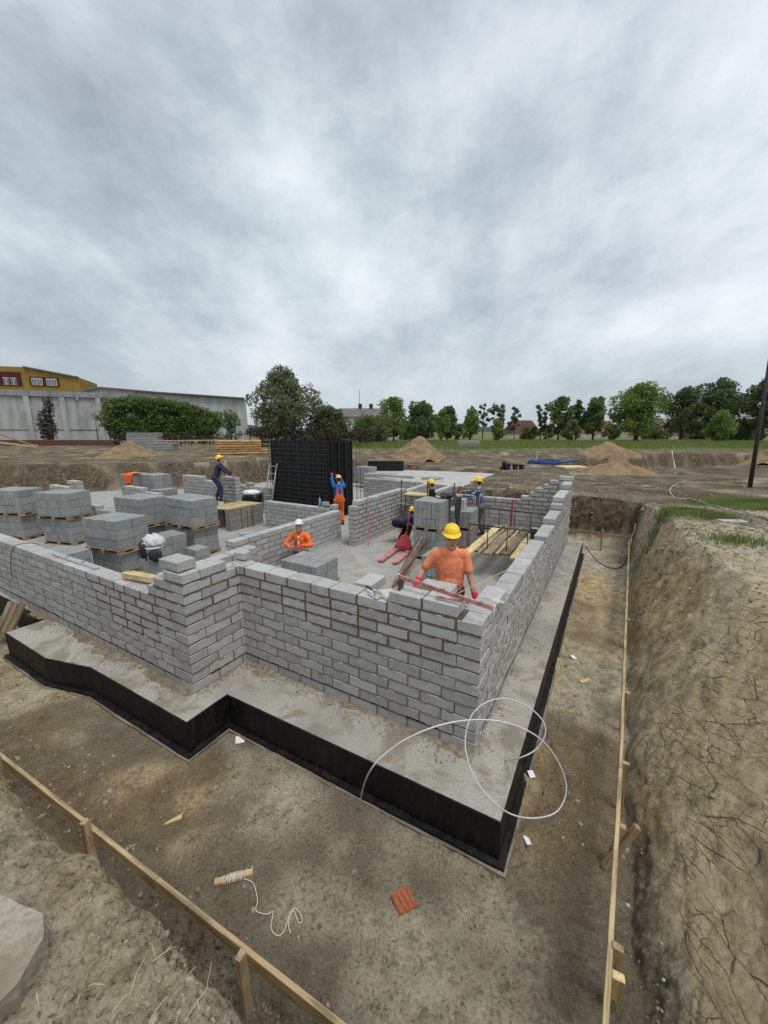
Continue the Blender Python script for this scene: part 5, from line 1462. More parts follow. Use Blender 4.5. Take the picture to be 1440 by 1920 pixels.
    for i in (0, 1):
        if gloves:
            g = [cap(arms[i][2] - (arms[i][2] - arms[i][1]).normalized() * 0.05, arms[i][2], 0.040, 0.035)] + hand_parts(arms[i][2], arms[i][1], (1, -1)[i], 0.0035)
            fuse('glove', g, M[gloves], root, 0.0065, 2)
    e_ = MB()
    for s in (-1, 1): q = ell(H(0.031 * s, 0.0835, 0.004), (0.0135, 0.006, 0.0055), hr, 8); e_.add(q.v, q.f)
    e_.build('eyes', M['eye'], root, sm=True)
    ell(H(0, 0.0905, -0.0595), (0.020, 0.004, 0.0045), hr, 8).build('mouth', M['lips'], root, sm=True)
    hairp = [ell(H(0, -0.030, 0.030), (0.080, 0.086, 0.085), hr), ell(H(0, -0.055, -0.020), (0.066, 0.052, 0.05), hr)]
    fuse('hair', hairp, M['hair'], root, 0.012, 3)
    helmet(root, H(0, -0.010, 0.074), hr @ Matrix.Rotation(R(-4), 3, 'X'), M[head_mat])
    # clothes
    s_ = [cap(waist - up * 0.10, chest, 0.158 * bulk, 0.165 * bulk, (fwd, 0.72)), cap(chest, chest + up * 0.10, 0.165 * bulk, 0.13 * bulk, (fwd, 0.72)), cap(sh[0] - rt * 0.02, sh[1] + rt * 0.02, 0.078, 0.078),
          cap(chest + up * 0.1, neck - up * 0.015, 0.115, 0.075, (fwd, 0.85)), ell(waist + fwd * 0.035, (0.15, 0.115, 0.13), None)]
    for a in arms:
        if sleeves == 'short':
            m_ = a[0].lerp(a[1], 0.66); s_ += [cap(a[0], m_, 0.070, 0.064)]
        else:
            s_ += [cap(a[0], a[1], 0.073, 0.058), cap(a[1], a[1].lerp(a[2], 0.92), 0.058, 0.043)]
    fuse('shirt' if sleeves == 'short' else 'jacket', s_, M[top], root, vox, 5)
    b_ = [cap(hip[0], hip[1], 0.118, 0.118), cap(pel - up * 0.02, pel + up * 0.09, 0.145, 0.145, (fwd, 0.78))]
    for l in legs: b_ += [cap(l[0], l[1], 0.105, 0.075), cap(l[1], l[2] + Vector((0, 0, 0.02)), 0.075, 0.066)]
    fuse('trousers', b_, M[bottom], root, vox, 5)
    bt = MB(); pts = []
    for q in range(24):
        a = 2 * math.pi * q / 24; pts.append(pel + up * 0.10 + rt * (0.150 * math.cos(a)) + fwd * (0.120 * math.sin(a)))
    for q in range(24):
        p = pts[q]; bt.v += [tuple(p - up * 0.02), tuple(p + up * 0.02)]
    for q in range(24): bt.f.append((2 * q, 2 * ((q + 1) % 24), 2 * ((q + 1) % 24) + 1, 2 * q + 1))
    bt.build('belt', M['belt'], root, sm=True)
    for i in (0, 1):
        an = legs[i][2]
        fuse('boot', [cap(an + Vector((0, 0, 0.08)), an - Vector((0, 0.015, 0.03)), 0.058, 0.055), cap(an + Vector((0, -0.02, -0.045)), an + Vector((0, 0.14, -0.05)), 0.046, 0.040, ((0, 0, 1), 0.85))], M['boot'], root, vox, 3)
    if extra: extra(root, dict(pel=pel, up=up, fwd=fwd, rt=rt, chest=chest, waist=waist, sh=sh, arms=arms, legs=legs, neck=neck))
    return root
# man in the orange T-shirt behind the front wall
P1 = Vector((0.83, 4.62, 0.40))
figure('man in an orange T-shirt and yellow helmet behind the front wall, looking at the camera', P1, math.pi - 0.06, 'helmet_yellow', 'tshirt', 'khaki', 'glove_red',
       hands=((0.41, 0.27, 1.13), (-0.30, 0.22, 0.92)), elbows=((0.25, -0.9, -0.5), (-0.1, -1.0, -0.2)), bulk=1.12, sleeves='short', lean=0.10, head=(0.02, -0.02), vox=0.0085)
# man in the hi-vis jacket seated behind the low pallet
def tape(root, d):
    pts = [d['waist'] + d['rt'] * (0.170 * math.cos(2 * math.pi * q / 24)) + d['fwd'] * (0.03 + 0.145 * math.sin(2 * math.pi * q / 24)) for q in range(24)]
    mb = MB()
    for p in pts: mb.v += [tuple(p - d['up'] * 0.025), tuple(p + d['up'] * 0.025)]
    for q in range(24): mb.f.append((2 * q, 2 * ((q + 1) % 24), 2 * ((q + 1) % 24) + 1, 2 * q + 1))
    mb.build('reflective_band', M['silver_tape'], root, sm=True)
    fuse('collar', [cap(d['neck'] - d['up'] * 0.05 - d['fwd'] * 0.02, d['neck'] - d['up'] * 0.01, 0.085, 0.08)], M['grey_trousers'], root, 0.012, 3)
    c = d['chest'] + d['fwd'] * 0.115; MB().add([tuple(c + d['rt'] * 0.03 + d['up'] * 0.14 - d['fwd'] * 0.03), tuple(c - d['rt'] * 0.03 + d['up'] * 0.14 - d['fwd'] * 0.03), tuple(c - d['rt'] * 0.012 - d['up'] * 0.10 + d['fwd'] * 0.025), tuple(c + d['rt'] * 0.012 - d['up'] * 0.10 + d['fwd'] * 0.025)], [(0, 1, 2, 3)]).build('undershirt', M['paper'], root)
load('stack of blocks the man in the high-visibility jacket sits on', (-2.02, 9.28), (E2.x, E2.y), rows=1, nx=1, ny=5, pallet=False, group=None)
figure('man in an orange high-visibility jacket and white helmet, sitting behind the low pallet', (-2.08, 9.25, 0.0), math.pi - 0.1, 'helmet_white', 'hivis', 'grey_trousers', 'glove_red',
       hands=((0.16, 0.34, 0.56), (-0.12, 0.32, 0.62)), elbows=((1, -0.3, -0.5), (-1, -0.3, -0.5)), pelvis=(0, 0, 0.33), feet=((0.14, 0.50, 0), (-0.14, 0.50, 0)), knees=(0, 0.4, 1), lean=0.12, head=(-0.15, -0.35), extra=tape)
# worker reaching up at the reinforcement mesh
def bib_straps(root, d):
    fuse('bib', [cap(d['pel'] - d['fwd'] * 0.0, d['waist'] + d['up'] * 0.02, 0.155, 0.162, (d['fwd'], 0.78))], M['hivis'], root, 0.011, 4)
    for s in (-1, 1):
        p = d['chest'] - d['fwd'] * 0.10 + d['rt'] * 0.08 * s
        MB().bar(p - d['up'] * 0.30 - d['fwd'] * 0.025, p + d['up'] * 0.12 - d['fwd'] * 0.01, 0.05, 0.02, up=tuple(d['fwd'])).build('strap', M['hivis'], root)
figure('worker in a blue sweatshirt and orange bib trousers reaching up at the formwork', (-1.60, 13.55, 0.0), 0.25, 'helmet_sand', 'blue_shirt', 'hivis', 'glove_red',
       hands=((-0.02, 0.40, 1.83), (-0.20, 0.38, 1.86)), elbows=((1, 0.2, -0.2), (-1, 0.2, -0.2)), lean=-0.05, head=(0, 0.25), extra=bib_straps)
# navy-dressed man laying blocks on the pier
figure('man in navy overalls and yellow helmet bending over his block pier', (-6.12, 14.12, 0.775), R(-72), 'helmet_yellow', 'navy', 'navy', 'glove_red',
       hands=((0.12, 0.48, 0.98), (-0.10, 0.50, 0.98)), elbows=((0.7, -0.5, -0.6), (-0.7, -0.5, -0.6)), pelvis=(0, -0.10, 0.90), lean=0.42, head=(0, -0.55), feet=((0.12, 0.06, 0), (-0.12, -0.12, 0)))
# plaid-shirted man with a block
figure('man in a plaid shirt and yellow helmet lifting a block off the stack', (2.98, 11.55, 0.14), R(68), 'helmet_yellow', 'plaid', 'grey_trousers', 'glove_red',
       hands=((0.10, 0.60, 1.30), (-0.22, 0.52, 1.22)), elbows=((0.9, -0.3, -0.6), (-0.9, -0.3, -0.6)), lean=0.22, head=(0, -0.25), feet=((0.12, -0.05, 0), (-0.10, 0.10, 0)), k=1.03)
load('pallet boards under the boots of the man in the plaid shirt', (2.75, 11.2), (E2.x, E2.y), rows=0, nx=2, ny=6, group=None)
# man of whom only helmet, face and shoulder show
figure('man in black with a yellow helmet, only head and shoulder above the two-high stack', (1.60, 12.35, 0.0), R(75), 'helmet_yellow', 'black_wear', 'grey_trousers', None, lean=0.1, head=(0, -0.1))
# crouching man in dark navy behind the pallet jack
figure('man in dark navy bending down behind the two-high stack by the pallet jack', (0.62, 11.35, 0.0), R(-60), 'helmet_yellow', 'navy', 'black_wear', None,
       hands=((0.16, 0.62, 0.30), (-0.14, 0.62, 0.30)), pelvis=(0, -0.25, 0.62), lean=1.25, head=(0, -0.2), feet=((0.14, -0.02, 0), (-0.14, -0.05, 0)))

# ------------------------------------------------------------------ far slab and things round it
def far_slab():
    zt_ = 0.92
    root = empty('far_slab'); tag(root, kind='structure')
    P = [at(x, y, zt_) for x, y in ((905, 918), (880, 903), (945, 888), (990, 884), (1003, 868), (985, 860), (800, 857), (690, 868), (700, 893), (790, 905))]
    MB().prism(list(reversed([(p.x, p.y) for p in P])), zt_ - 0.30, zt_).build('slab_concrete', M['far_slab'], root)
    a, b = at(800, 866, zt_), at(1000, 862, zt_)
    MB().bar(at(690, 878, zt_ + 0.06), at(800, 866, zt_ + 0.06), 0.25, 0.12).build('upstand', M['far_slab'], root)
    MB().bar(at(862, 880, zt_ + 0.05), at(940, 881, zt_ + 0.05), 0.2, 0.1).build('upstand', M['far_slab'], root)
    MB().box(at(896, 869, zt_ + 0.02), (3.0, 2.0, 0.03), 0.1).build('opening_cover', M['wood'], root)
far_slab()
st = empty('starter_bars', at(895, 874, 0.92), 0, 'row of thin reinforcement starter bars standing on the far slab', 'rebar')
for i in range(16):
    x = -1.6 + 3.2 * i / 15
    MB().tube([(x, 0.0 + 0.5 * (i % 2), 0), (x + 0.01, 0.5 * (i % 2), 0.62)], 0.012, 4).build('bar', M['rebar_grey'], st)
def black_panels(label, px0, px1, py, z, h):
    a, b = at(px0, py, z), at(px1, py, z); root = empty('formwork_panel_stack', a, 0, label, 'formwork panels'); d = b - a
    for k in range(4):
        MB().bar(Vector((0, 0, 0.06 + k * h / 4)), d + Vector((0, 0, 0.06 + k * h / 4)), 0.9, h / 4 - 0.02).build('panel', M['formwork'], root, bevel=0.01)
    MB().bar(Vector((0, 0, h + 0.05)), d + Vector((0, 0, h + 0.05)), 0.85, 0.03).build('top_sheet', M['wood_old'], root)
black_panels('long low stack of black formwork panels behind the far block pallets', 690, 756, 881, 0.95, 0.55)
pp_ = empty('drain_pipes', at(966, 886, 0.93), 0, 'group of short black drain pipes standing at the far slab corner', 'pipes')
for i, (x, y, r, h) in enumerate(((-0.75, 0.1, 0.13, 0.35), (-0.5, -0.1, 0.15, 0.55), (0.0, 0.1, 0.14, 0.5), (0.45, 0.3, 0.14, 0.45), (-0.6, 0.3, 0.12, 0.62))):
    MB().lathe([(r, 0), (r, h * 0.7), (r * 1.2, h * 0.72), (r * 1.2, h), (r * 0.9, h), (r * 0.9, 0.05)], 14, (x, y, 0)).build('pipe', M['black_plastic'], pp_, sm=False)
def coil(label, c, R0, n, mat, z):
    pts = []; rr = random.Random(5)
    for i in range(n * 18):
        t = 2 * math.pi * i / 18; pts.append((c.x + (R0 + rr.uniform(-.06, .06)) * math.cos(t) * 1.0, c.y + (R0 * 0.95) * math.sin(t), z + 0.06 + 0.05 * (i // 18)))
    o = MB().tube(pts, 0.05, 6).build('hose_coil', M[mat], None, sm=True); tag(o, label, 'hose')
coil('flat coil of blue hose lying beyond the far slab corner', at(1022, 871, 1.0), 1.15, 4, 'blue_plastic', 1.06)
tube_thing('blue_hose', 'loose length of blue hose stretching right from the coil', 'hose', [at(1035, 870, 1.12), at(1052, 867, 1.14), at(1068, 864, 1.16), at(1082, 863, 1.16)], 0.10, 'blue_plastic')
o = MB().box((0, 0, 0), (1.6, 1.2, 0.12)).build('insulation_sheet', M['wood_new'], None, bevel=0.01, loc=at(1073, 876, 1.16), rot=(0, 0, 0.1)); tag(o, 'yellow-topped sheet material lying on the yard beside the blue hose', 'sheet')
# foundation of the next building behind the yard
for i, (x0, x1, y0, z1, lb) in enumerate(((1082, 1145, 879, 0.78, 'left piece of the black foundation strip behind the yard'), (1150, 1215, 881, 0.80, 'middle piece of the black foundation strip behind the yard'), (1222, 1330, 885, 0.82, 'right piece of the black foundation strip behind the yard'))):
    a, b = at(x0, y0, z1), at(x1, y0 + 1, z1); root = empty('foundation_strip', a, 0, lb, 'foundation'); d = b - a
    MB().bar(Vector((0, 0, -0.3)), d + Vector((0, 0, -0.3)), 0.5, 0.6).build('coated_side', M['bitumen'], root)
    MB().bar(Vector((0, 0.03, 0.005)), d + Vector((0, 0.03, 0.005)), 0.44, 0.02).build('concrete_top', M['far_slab'], root)
    if i > 0:
        for k in range(7):
            q = d * ((k + 0.5) / 7); MB().tube([q, q + Vector((0, 0, 0.7 + 0.2 * (k % 3)))], 0.012, 4).build('starter_bar', M['rebar'], root)
for i, (dx, h) in enumerate(((0, 1.3), (8, 1.2), (14, 1.25))):
    p = at(1252 + dx, 880, 0.75); stick('leaning_board', ('dark', 'middle', 'pale')[i] + ' board leaning at the edge of the second excavation', 'board', p, p + Vector((0.5 - 0.35 * i, 0.3, h)), 0.12, 0.03, 'wood_old' if i < 2 else 'paper')
# sand heaps
M['sand'] = simple('builders_sand', (0.25, 0.178, 0.10), 0.95, 0.35, 2.0, 1.0, 0.10)
def heap(label, base, w, h, seed, d=None, mat='sand'):
    rr = random.Random(seed); n, m = 64, 30; d = d or w; bx = [rr.uniform(0, 6) for _ in range(8)]
    tt, aa = np.meshgrid(np.linspace(0, 1, m + 1), np.arange(n) * 2 * math.pi / n, indexing='ij')
    e_ = 1 + 0.13 * np.sin(2 * aa + bx[0]) + 0.08 * np.sin(5 * aa + bx[1]) + 0.05 * np.sin(11 * aa + bx[2])
    X = base.x + w / 2 * tt * e_ * np.cos(aa); Y_ = base.y + d / 2 * tt * e_ * np.sin(aa)
    prof = (1 - tt ** 1.25) ** 1.35
    off = 0.30 * w * 0.5
    prof = np.maximum(prof, 0.72 * np.clip(1 - np.hypot(X - base.x - off * math.cos(bx[4]), Y_ - base.y - off * math.sin(bx[4])) / (w * 0.36), 0, 1) ** 0.9)
    Z = terrain(X.ravel(), Y_.ravel())[0].reshape(X.shape) * np.clip(tt * 3 - 1, 0, 1) + base.z * (1 - np.clip(tt * 3 - 1, 0, 1))
    Z = Z + h * prof * (1 + 0.16 * fbm(X, Y_, 1.3 / max(w, 1) * 3, 4, seed + 200)) + 0.10 * h * fbm(X, Y_, 3.0, 3, seed + 300) * np.sqrt(1 - tt ** 2) - 0.06 * tt ** 6
    mb = MB(); mb.v = [tuple(p) for p in np.stack([X - base.x, Y_ - base.y, Z - base.z], -1).reshape(-1, 3)]
    for j in range(m):
        for i in range(n): mb.f.append((j * n + i, j * n + (i + 1) % n, (j + 1) * n + (i + 1) % n, (j + 1) * n + i)[::-1])
    o = mb.build('sand_heap', M[mat], None, sm=True, loc=(base.x, base.y, base.z)); return tag(o, label, 'sand heap', 'sand heaps around the site')
def gp(px, py, z): p = at(px, py, z); p.z = ground_z(p.x, p.y); return p
heap('sand heap on the left behind the pallets of blocks', gp(242, 856, 1.5), 4.2, 1.15, 1)
heap('sand heap beyond the formwork in the middle', gp(785, 856, 1.4), 4.8, 1.7, 2)
heap('distant sand heap on the right in front of the bright green tree', gp(1138, 848, 1.62), 4.6, 1.0, 3)
heap('low sand heap on the yard this side of the second excavation', gp(1158, 884, 1.1), 3.9, 0.72, 4)
heap('sand slope at the right edge behind the dark pole', gp(1432, 866, 1.5), 3.5, 0.9, 5)
# timber stack, batter fence, steel on the left
def timber_stack():
    a, b = gp(408, 853, 1.5), gp(508, 851, 1.5); d = b - a; L = d.length; ang = math.atan2(d.y, d.x)
    root = empty('timber_stack', a, ang, 'stack of peeled timber poles and planks behind the pit', 'timber stack'); rr = random.Random(8)
    for r in range(6):
        for c in range(5):
            x0 = rr.uniform(-0.1, 0.3); ln = L * (0.95 if r < 2 else 0.82) - x0
            MB().tube([(x0, c * 0.24, 0.1 + r * 0.19), (x0 + ln / 2, c * 0.24 + 0.02, 0.10 + r * 0.19), (x0 + ln, c * 0.24, 0.1 + r * 0.19)], rr.uniform(0.085, 0.10), 7).build('pole', M['wood_log'], root)
timber_stack()
def rail_fence():
    a, b = gp(290, 842, 1.5), gp(412, 842, 1.5); root = empty('rail_fence', a, 0, 'thin wooden rail fence left of the timber stack', 'fence'); d = b - a; L = d.length
    for k in range(7):
        q = d * (k / 6); g = ground_z(a.x + q.x, a.y + q.y) - a.z
        MB().bar(Vector((q.x, q.y, g - 0.2)), Vector((q.x, q.y, g + 0.95)), 0.06, 0.06).build('post', M['wood'], root)
    MB().bar(Vector((0, 0, 0.88)), d + Vector((0, 0, 0.92)), 0.03, 0.11).build('rail', M['wood_new'], root)
rail_fence()
def left_brace():
    a, b = gp(-60, 838, 1.5), gp(72, 846, 1.5); root = empty('timber_barrier', a, 0, 'wooden barrier with a slanting brace at the left edge of the photo', 'barrier'); d = b - a
    MB().bar(Vector((0, 0, 0.85)), d + Vector((0, 0, 0.35)), 0.05, 0.16).build('rail', M['wood_new'], root)
    MB().bar(Vector((0, 0, 2.9)), d + Vector((0, 0, 0.35)), 0.05, 0.14).build('brace', M['wood_log'], root)
    MB().bar(d + Vector((0, 0, -0.3)), d + Vector((0, 0, 0.6)), 0.08, 0.08).build('post', M['wood'], root)
left_brace()
def flat_stack(label, px0, px1, py, h, n, mat, z=1.5, depth=1.2):
    a, b = gp(px0, py, z), gp(px1, py, z); d = b - a; root = empty('panel_stack', a, math.atan2(d.y, d.x), label, 'panel stack'); L = d.length
    for k in range(n): MB().box((L / 2 + 0.04 * (k % 3), depth / 2, h * (k + 0.5) / n), (L * (1 - 0.03 * (k % 2)), depth, h / n - 0.03)).build('panel', M[mat], root, bevel=0.01)
flat_stack('grey stack of blocks in front of the big bush, upper part narrower', 238, 298, 838, 1.6, 6, 'block_stack')
flat_stack('lower grey stack right of the stack in front of the big bush', 275, 324, 843, 0.75, 3, 'block_stack')
flat_stack('dark rusty steel sections lying along the warehouse foot', 0, 215, 838, 0.7, 3, 'rust')
flat_stack('long rack of grey steel formwork sheets beyond the black formwork box', 515, 695, 828, 1.7, 6, 'rebar_grey', 1.5)
flat_stack('grey pallet of material far away at the edge of the grass', 858, 898, 840, 0.75, 3, 'block_stack', 1.6)
# lamp pole at the right edge
pb = gp(1409, 899, 1.46); tp = aty(1441, 690, pb.y + 0.3)
o = MB().tube([pb + Vector((0, 0, -0.2)), pb.lerp(tp, 0.5), pb + (tp - pb) * 1.5], [0.075, 0.068, 0.05], 10).build('wooden_pole', M['asphalt_pole'], None, sm=True); tag(o, 'dark leaning utility pole at the right edge', 'pole')
M['hose_grey'] = simple('grey_hose', (0.36, 0.36, 0.35), 0.6, 0.2, 6, 0.1)
# cables over the yard
def cable(name, label, pts, r, mat, cat='cable'):
    P = []
    for x, y in pts:
        p = at(x, y, 1.3); p = at(x, y, ground_z(p.x, p.y)); p = at(x, y, ground_z(p.x, p.y)); p.z = ground_z(p.x, p.y) + r; P.append(p)
    return tube_thing(name, label, cat, P, r, mat)
cable('cable', 'grey hose lying across the yard and the near right grass', [(1285, 901), (1262, 912), (1256, 922), (1268, 934), (1295, 938), (1335, 948), (1372, 960), (1400, 966), (1442, 972)], 0.018, 'hose_grey', 'hose')
cable('cable', 'thin dark cable running beside the grey hose on the right', [(1340, 945), (1375, 956), (1410, 966), (1442, 978)], 0.018, 'grey_plastic')
tube_thing('conduit', 'white conduit standing up at the far end of the right trench', 'conduit', [at(1187, 1032, FLOOR), aty(1184, 1010, 12.3), aty(1190, 995, 12.2), aty(1192, 982, 12.2)], 0.025, 'white_plastic')
tube_thing('cable', 'grey cable sagging over the floor at the far end of the right trench', 'cable', [at(1098, 1024, 0.0), at(1118, 1050, FLOOR + 0.03), at(1145, 1065, FLOOR + 0.03), at(1168, 1060, FLOOR + 0.03), aty(1182, 1030, 11.5), aty(1196, 1015, 11.8), aty(1215, 1003, 11.6)], 0.015, 'grey_plastic')
o = MB().box((0, 0, 0), (0.5, 0.2, 0.04)).build('board_scrap', M['far_slab'], None, bevel=0.004, loc=gp(1372, 981, 1.42) + Vector((0, 0, 0.03)), rot=(0.03, 0, -0.05)); tag(o, 'pale flat board scrap lying beside the right grass', 'board')
# small survey stakes
for i, (px, py, h, lb) in enumerate(((1003, 872, 1.0, 'white survey stake leaning beside the blue hose coil'), (1004, 822, 1.3, 'pale post in the grass left of the middle trees'), (1035, 822, 1.4, 'second pale post in the grass by the middle trees'), (1372, 826, 1.2, 'pale post in the grass right of the dark trees'), (1330, 828, 1.2, 'pale post in the grass below the bright small tree'))):
    p = gp(px, py, 1.55 if py < 840 else 1.0); stick('survey_stake', lb, 'stake', p - Vector((0, 0, 0.1)), p + Vector((0.15, 0, h)), 0.09, 0.06, 'wood_new', 'survey stakes')

# ------------------------------------------------------------------ buildings
def plaster(name, col, streak=0.35):
    t = NT(name); v = t.pos((1, 1, 0.25)); f = t.noise(v, 0.9, 6, 0.65, 0.4); g = t.noise(t.pos(), 5, 5, 0.6)
    c = t.ramp(f, [(0.36, tuple(x * (1 - streak) for x in col)), (0.56, col), (0.7, tuple(min(1, x * 1.1) for x in col))])
    c = t.mix(t.ramp(g, [(0.5, 0), (0.7, 0.25)]), c, tuple(x * 0.7 for x in col))
    return t.done(c, 0.92, t.bump(g, 0.3, 0.02), 0, 0.2)
M['wall_grey'] = plaster('grey_render', (0.42, 0.425, 0.42)); M['wall_grey2'] = plaster('grey_render_light', (0.44, 0.45, 0.45), 0.25)
M['ochre_wall'] = plaster('ochre_render', (0.30, 0.19, 0.05), 0.15); M['cap_grey'] = plaster('parapet_grey', (0.30, 0.31, 0.32))
M['maroon'] = plaster('maroon_trim', (0.10, 0.025, 0.025), 0.2); M['white_wall'] = plaster('white_render', (0.66, 0.66, 0.64), 0.15)
M['roof_red'] = plaster('red_roof_tiles', (0.22, 0.065, 0.05), 0.3); M['roof_grey'] = plaster('grey_roof', (0.16, 0.15, 0.145), 0.25); M['roof_brown'] = plaster('brown_roof', (0.10, 0.055, 0.05), 0.25)
t_ = NT('window_glass'); M['glass'] = t_.done((0.10, 0.12, 0.14), 0.12, None, 0, 0.6)
def box_part(root, name, a, b, z0, z1, depth, mat, off=0.0, bev=0.0):
    """wall box between plan points a and b, going back by depth"""
    o = Vector(root.location); d = (b - a); L = d.length; d.normalize(); n = Vector((-d.y, d.x, 0))
    if n.y < 0: n = -n
    c = (a + b) / 2 + n * (depth / 2 + off); c.z = (z0 + z1) / 2
    return MB().box(c - o, (L, depth, z1 - z0), math.atan2(d.y, d.x)).build(name, M[mat], root, bevel=bev)
def hall():
    a, b = Vector((-62.0, 54.0, 0)), Vector((-40.6, 63.4, 0)); zt_ = 9.2
    # nearer hall with pilasters
    root = empty('warehouse', (a + b) / 2, 0, 'long grey rendered warehouse with pilasters on the left', 'warehouse')
    for m_, (p, q) in enumerate(((a, b),)):
        box_part(root, 'wall', p, q, 0.5, zt_, 14, 'wall_grey'); box_part(root, 'parapet', p, q, zt_ - 0.75, zt_ + 0.02, 14.3, 'cap_grey', -0.3); box_part(root, 'plinth', p, q, 0.4, 3.55, 0.25, 'wall_grey2', -0.12)
        box_part(root, 'joint_ledge', p, q, 3.6, 3.75, 0.3, 'cap_grey', -0.2)
        d = (q - p)
        for t in (0.08, 0.27, 0.46, 0.64, 0.83):
            u = p + d * t; dd = d.normalized() * 0.3; box_part(root, 'pilaster', u - dd, u + dd, 0.5, zt_ - 0.8, 0.5, 'wall_grey2', -0.35)
    u = a + (b - a) * 0.73; MB().tube([Vector((u.x, u.y - 0.4, 9.0)) - Vector(root.location), Vector((u.x, u.y - 0.5, 8.0)) - Vector(root.location)], 0.18, 8).build('downpipe', M['cap_grey'], root)
    a2, b2 = Vector((-52.0, 66.0, 0)), Vector((-26.0, 74.5, 0))
    r2 = empty('warehouse', (a2 + b2) / 2, 0, 'plain grey warehouse gable wall behind the big bush', 'warehouse')
    poly = []; d = b2 - a2; L = d.length; dn = d.normalized(); n = Vector((-dn.y, dn.x, 0))
    prof = [(0, 0.5), (L, 0.5), (L, 9.35), (L * 0.47, 9.98), (L * 0.17, 10.5), (0, 9.2)]
    mb = MB(); o = Vector(r2.location)
    for dep in (0, 12):
        for s, z in prof: p = a2 + dn * s + n * dep - o; mb.v.append((p.x, p.y, z))
    k = len(prof); mb.f.append(tuple(range(k))); mb.f.append(tuple(reversed(range(k, 2 * k))))
    for i in range(k): mb.f.append((i, i + k, (i + 1) % k + k, (i + 1) % k))
    mb.build('wall', M['wall_grey2'], r2)
    for (s0, z0), (s1, z1) in ((prof[2], prof[3]), (prof[3], prof[4]), (prof[4], prof[5])):
        p0 = a2 + dn * s0 - n * 0.25 - o; p1 = a2 + dn * s1 - n * 0.25 - o
        MB().bar((p0.x, p0.y, z0 + 0.08), (p1.x, p1.y, z1 + 0.08), 0.8, 0.22).build('roof_edge', M['roof_grey'], r2)
hall()
def ochre():
    a, b = Vector((-92.0, 74.0, 0)), Vector((-64.15, 84.92, 0))
    root = empty('ochre_building', (a + b) / 2, 0, 'ochre yellow building with maroon-framed windows behind the warehouse', 'building')
    d = b - a; L = d.length; dn = d.normalized(); n = Vector((-dn.y, dn.x, 0)); o = Vector(root.location); mb = MB(); prof = [(0, 0.5), (L, 0.5), (L, 14.5), (L * 0.70, 16.1), (0, 15.8)]
    for dep in (0, 12):
        for s, z in prof: p = a + dn * s + n * dep - o; mb.v.append((p.x, p.y, z))
    k = len(prof); mb.f.append(tuple(range(k))); mb.f.append(tuple(reversed(range(k, 2 * k))))
    for i in range(k): mb.f.append((i, i + k, (i + 1) % k + k, (i + 1) % k))
    mb.build('wall', M['ochre_wall'], root)
    p0, p1 = a + dn * L - n * 0.2 - o, a + dn * L * 0.7 - n * 0.2 - o
    MB().bar((p0.x, p0.y, 14.6), (p1.x, p1.y, 16.2), 0.6, 0.2).build('roof_edge', M['cap_grey'], root)
    for (px, w_, big) in ((8, 2.6, 0), (47, 3.6, 1), (95, 2.4, 0), (121, 2.4, 0)):
        # window on the facade plane at the photographed column
        u = (px - 720) / FPX; best = min((abs((a + dn * (L * t / 400)).x / (a + dn * (L * t / 400)).y / 1.0 - u / 1.008), t) for t in range(401))[1]
        c = a + dn * (L * best / 400) - n * 0.05; zc_ = 13.45 if not big else 13.75; hh = 1.7 if not big else 2.6
        fr = MB().box(Vector((c.x, c.y, zc_)) - o, (w_, 0.25, hh), math.atan2(dn.y, dn.x)).build('window', M['maroon'], root)
        for s in (-1, 1):
            q = c + dn * (s * w_ * (0.19 if not big else 0.16)) - n * 0.15
            f2 = MB().box(Vector((q.x, q.y, zc_ - (0.1 if not big else 0.5))) - o, (w_ * (0.34 if not big else 0.26), 0.1, 1.35), math.atan2(dn.y, dn.x)).build('sash', M['white_wall'], fr)
            for s2 in (-1, 1):
                q2 = q + dn * (s2 * w_ * 0.075) - n * 0.07
                MB().box(Vector((q2.x, q2.y, zc_ - (0.1 if not big else 0.5))) - o, (w_ * 0.11, 0.05, 1.1), math.atan2(dn.y, dn.x)).build('pane', M['glass'], fr)
ochre()
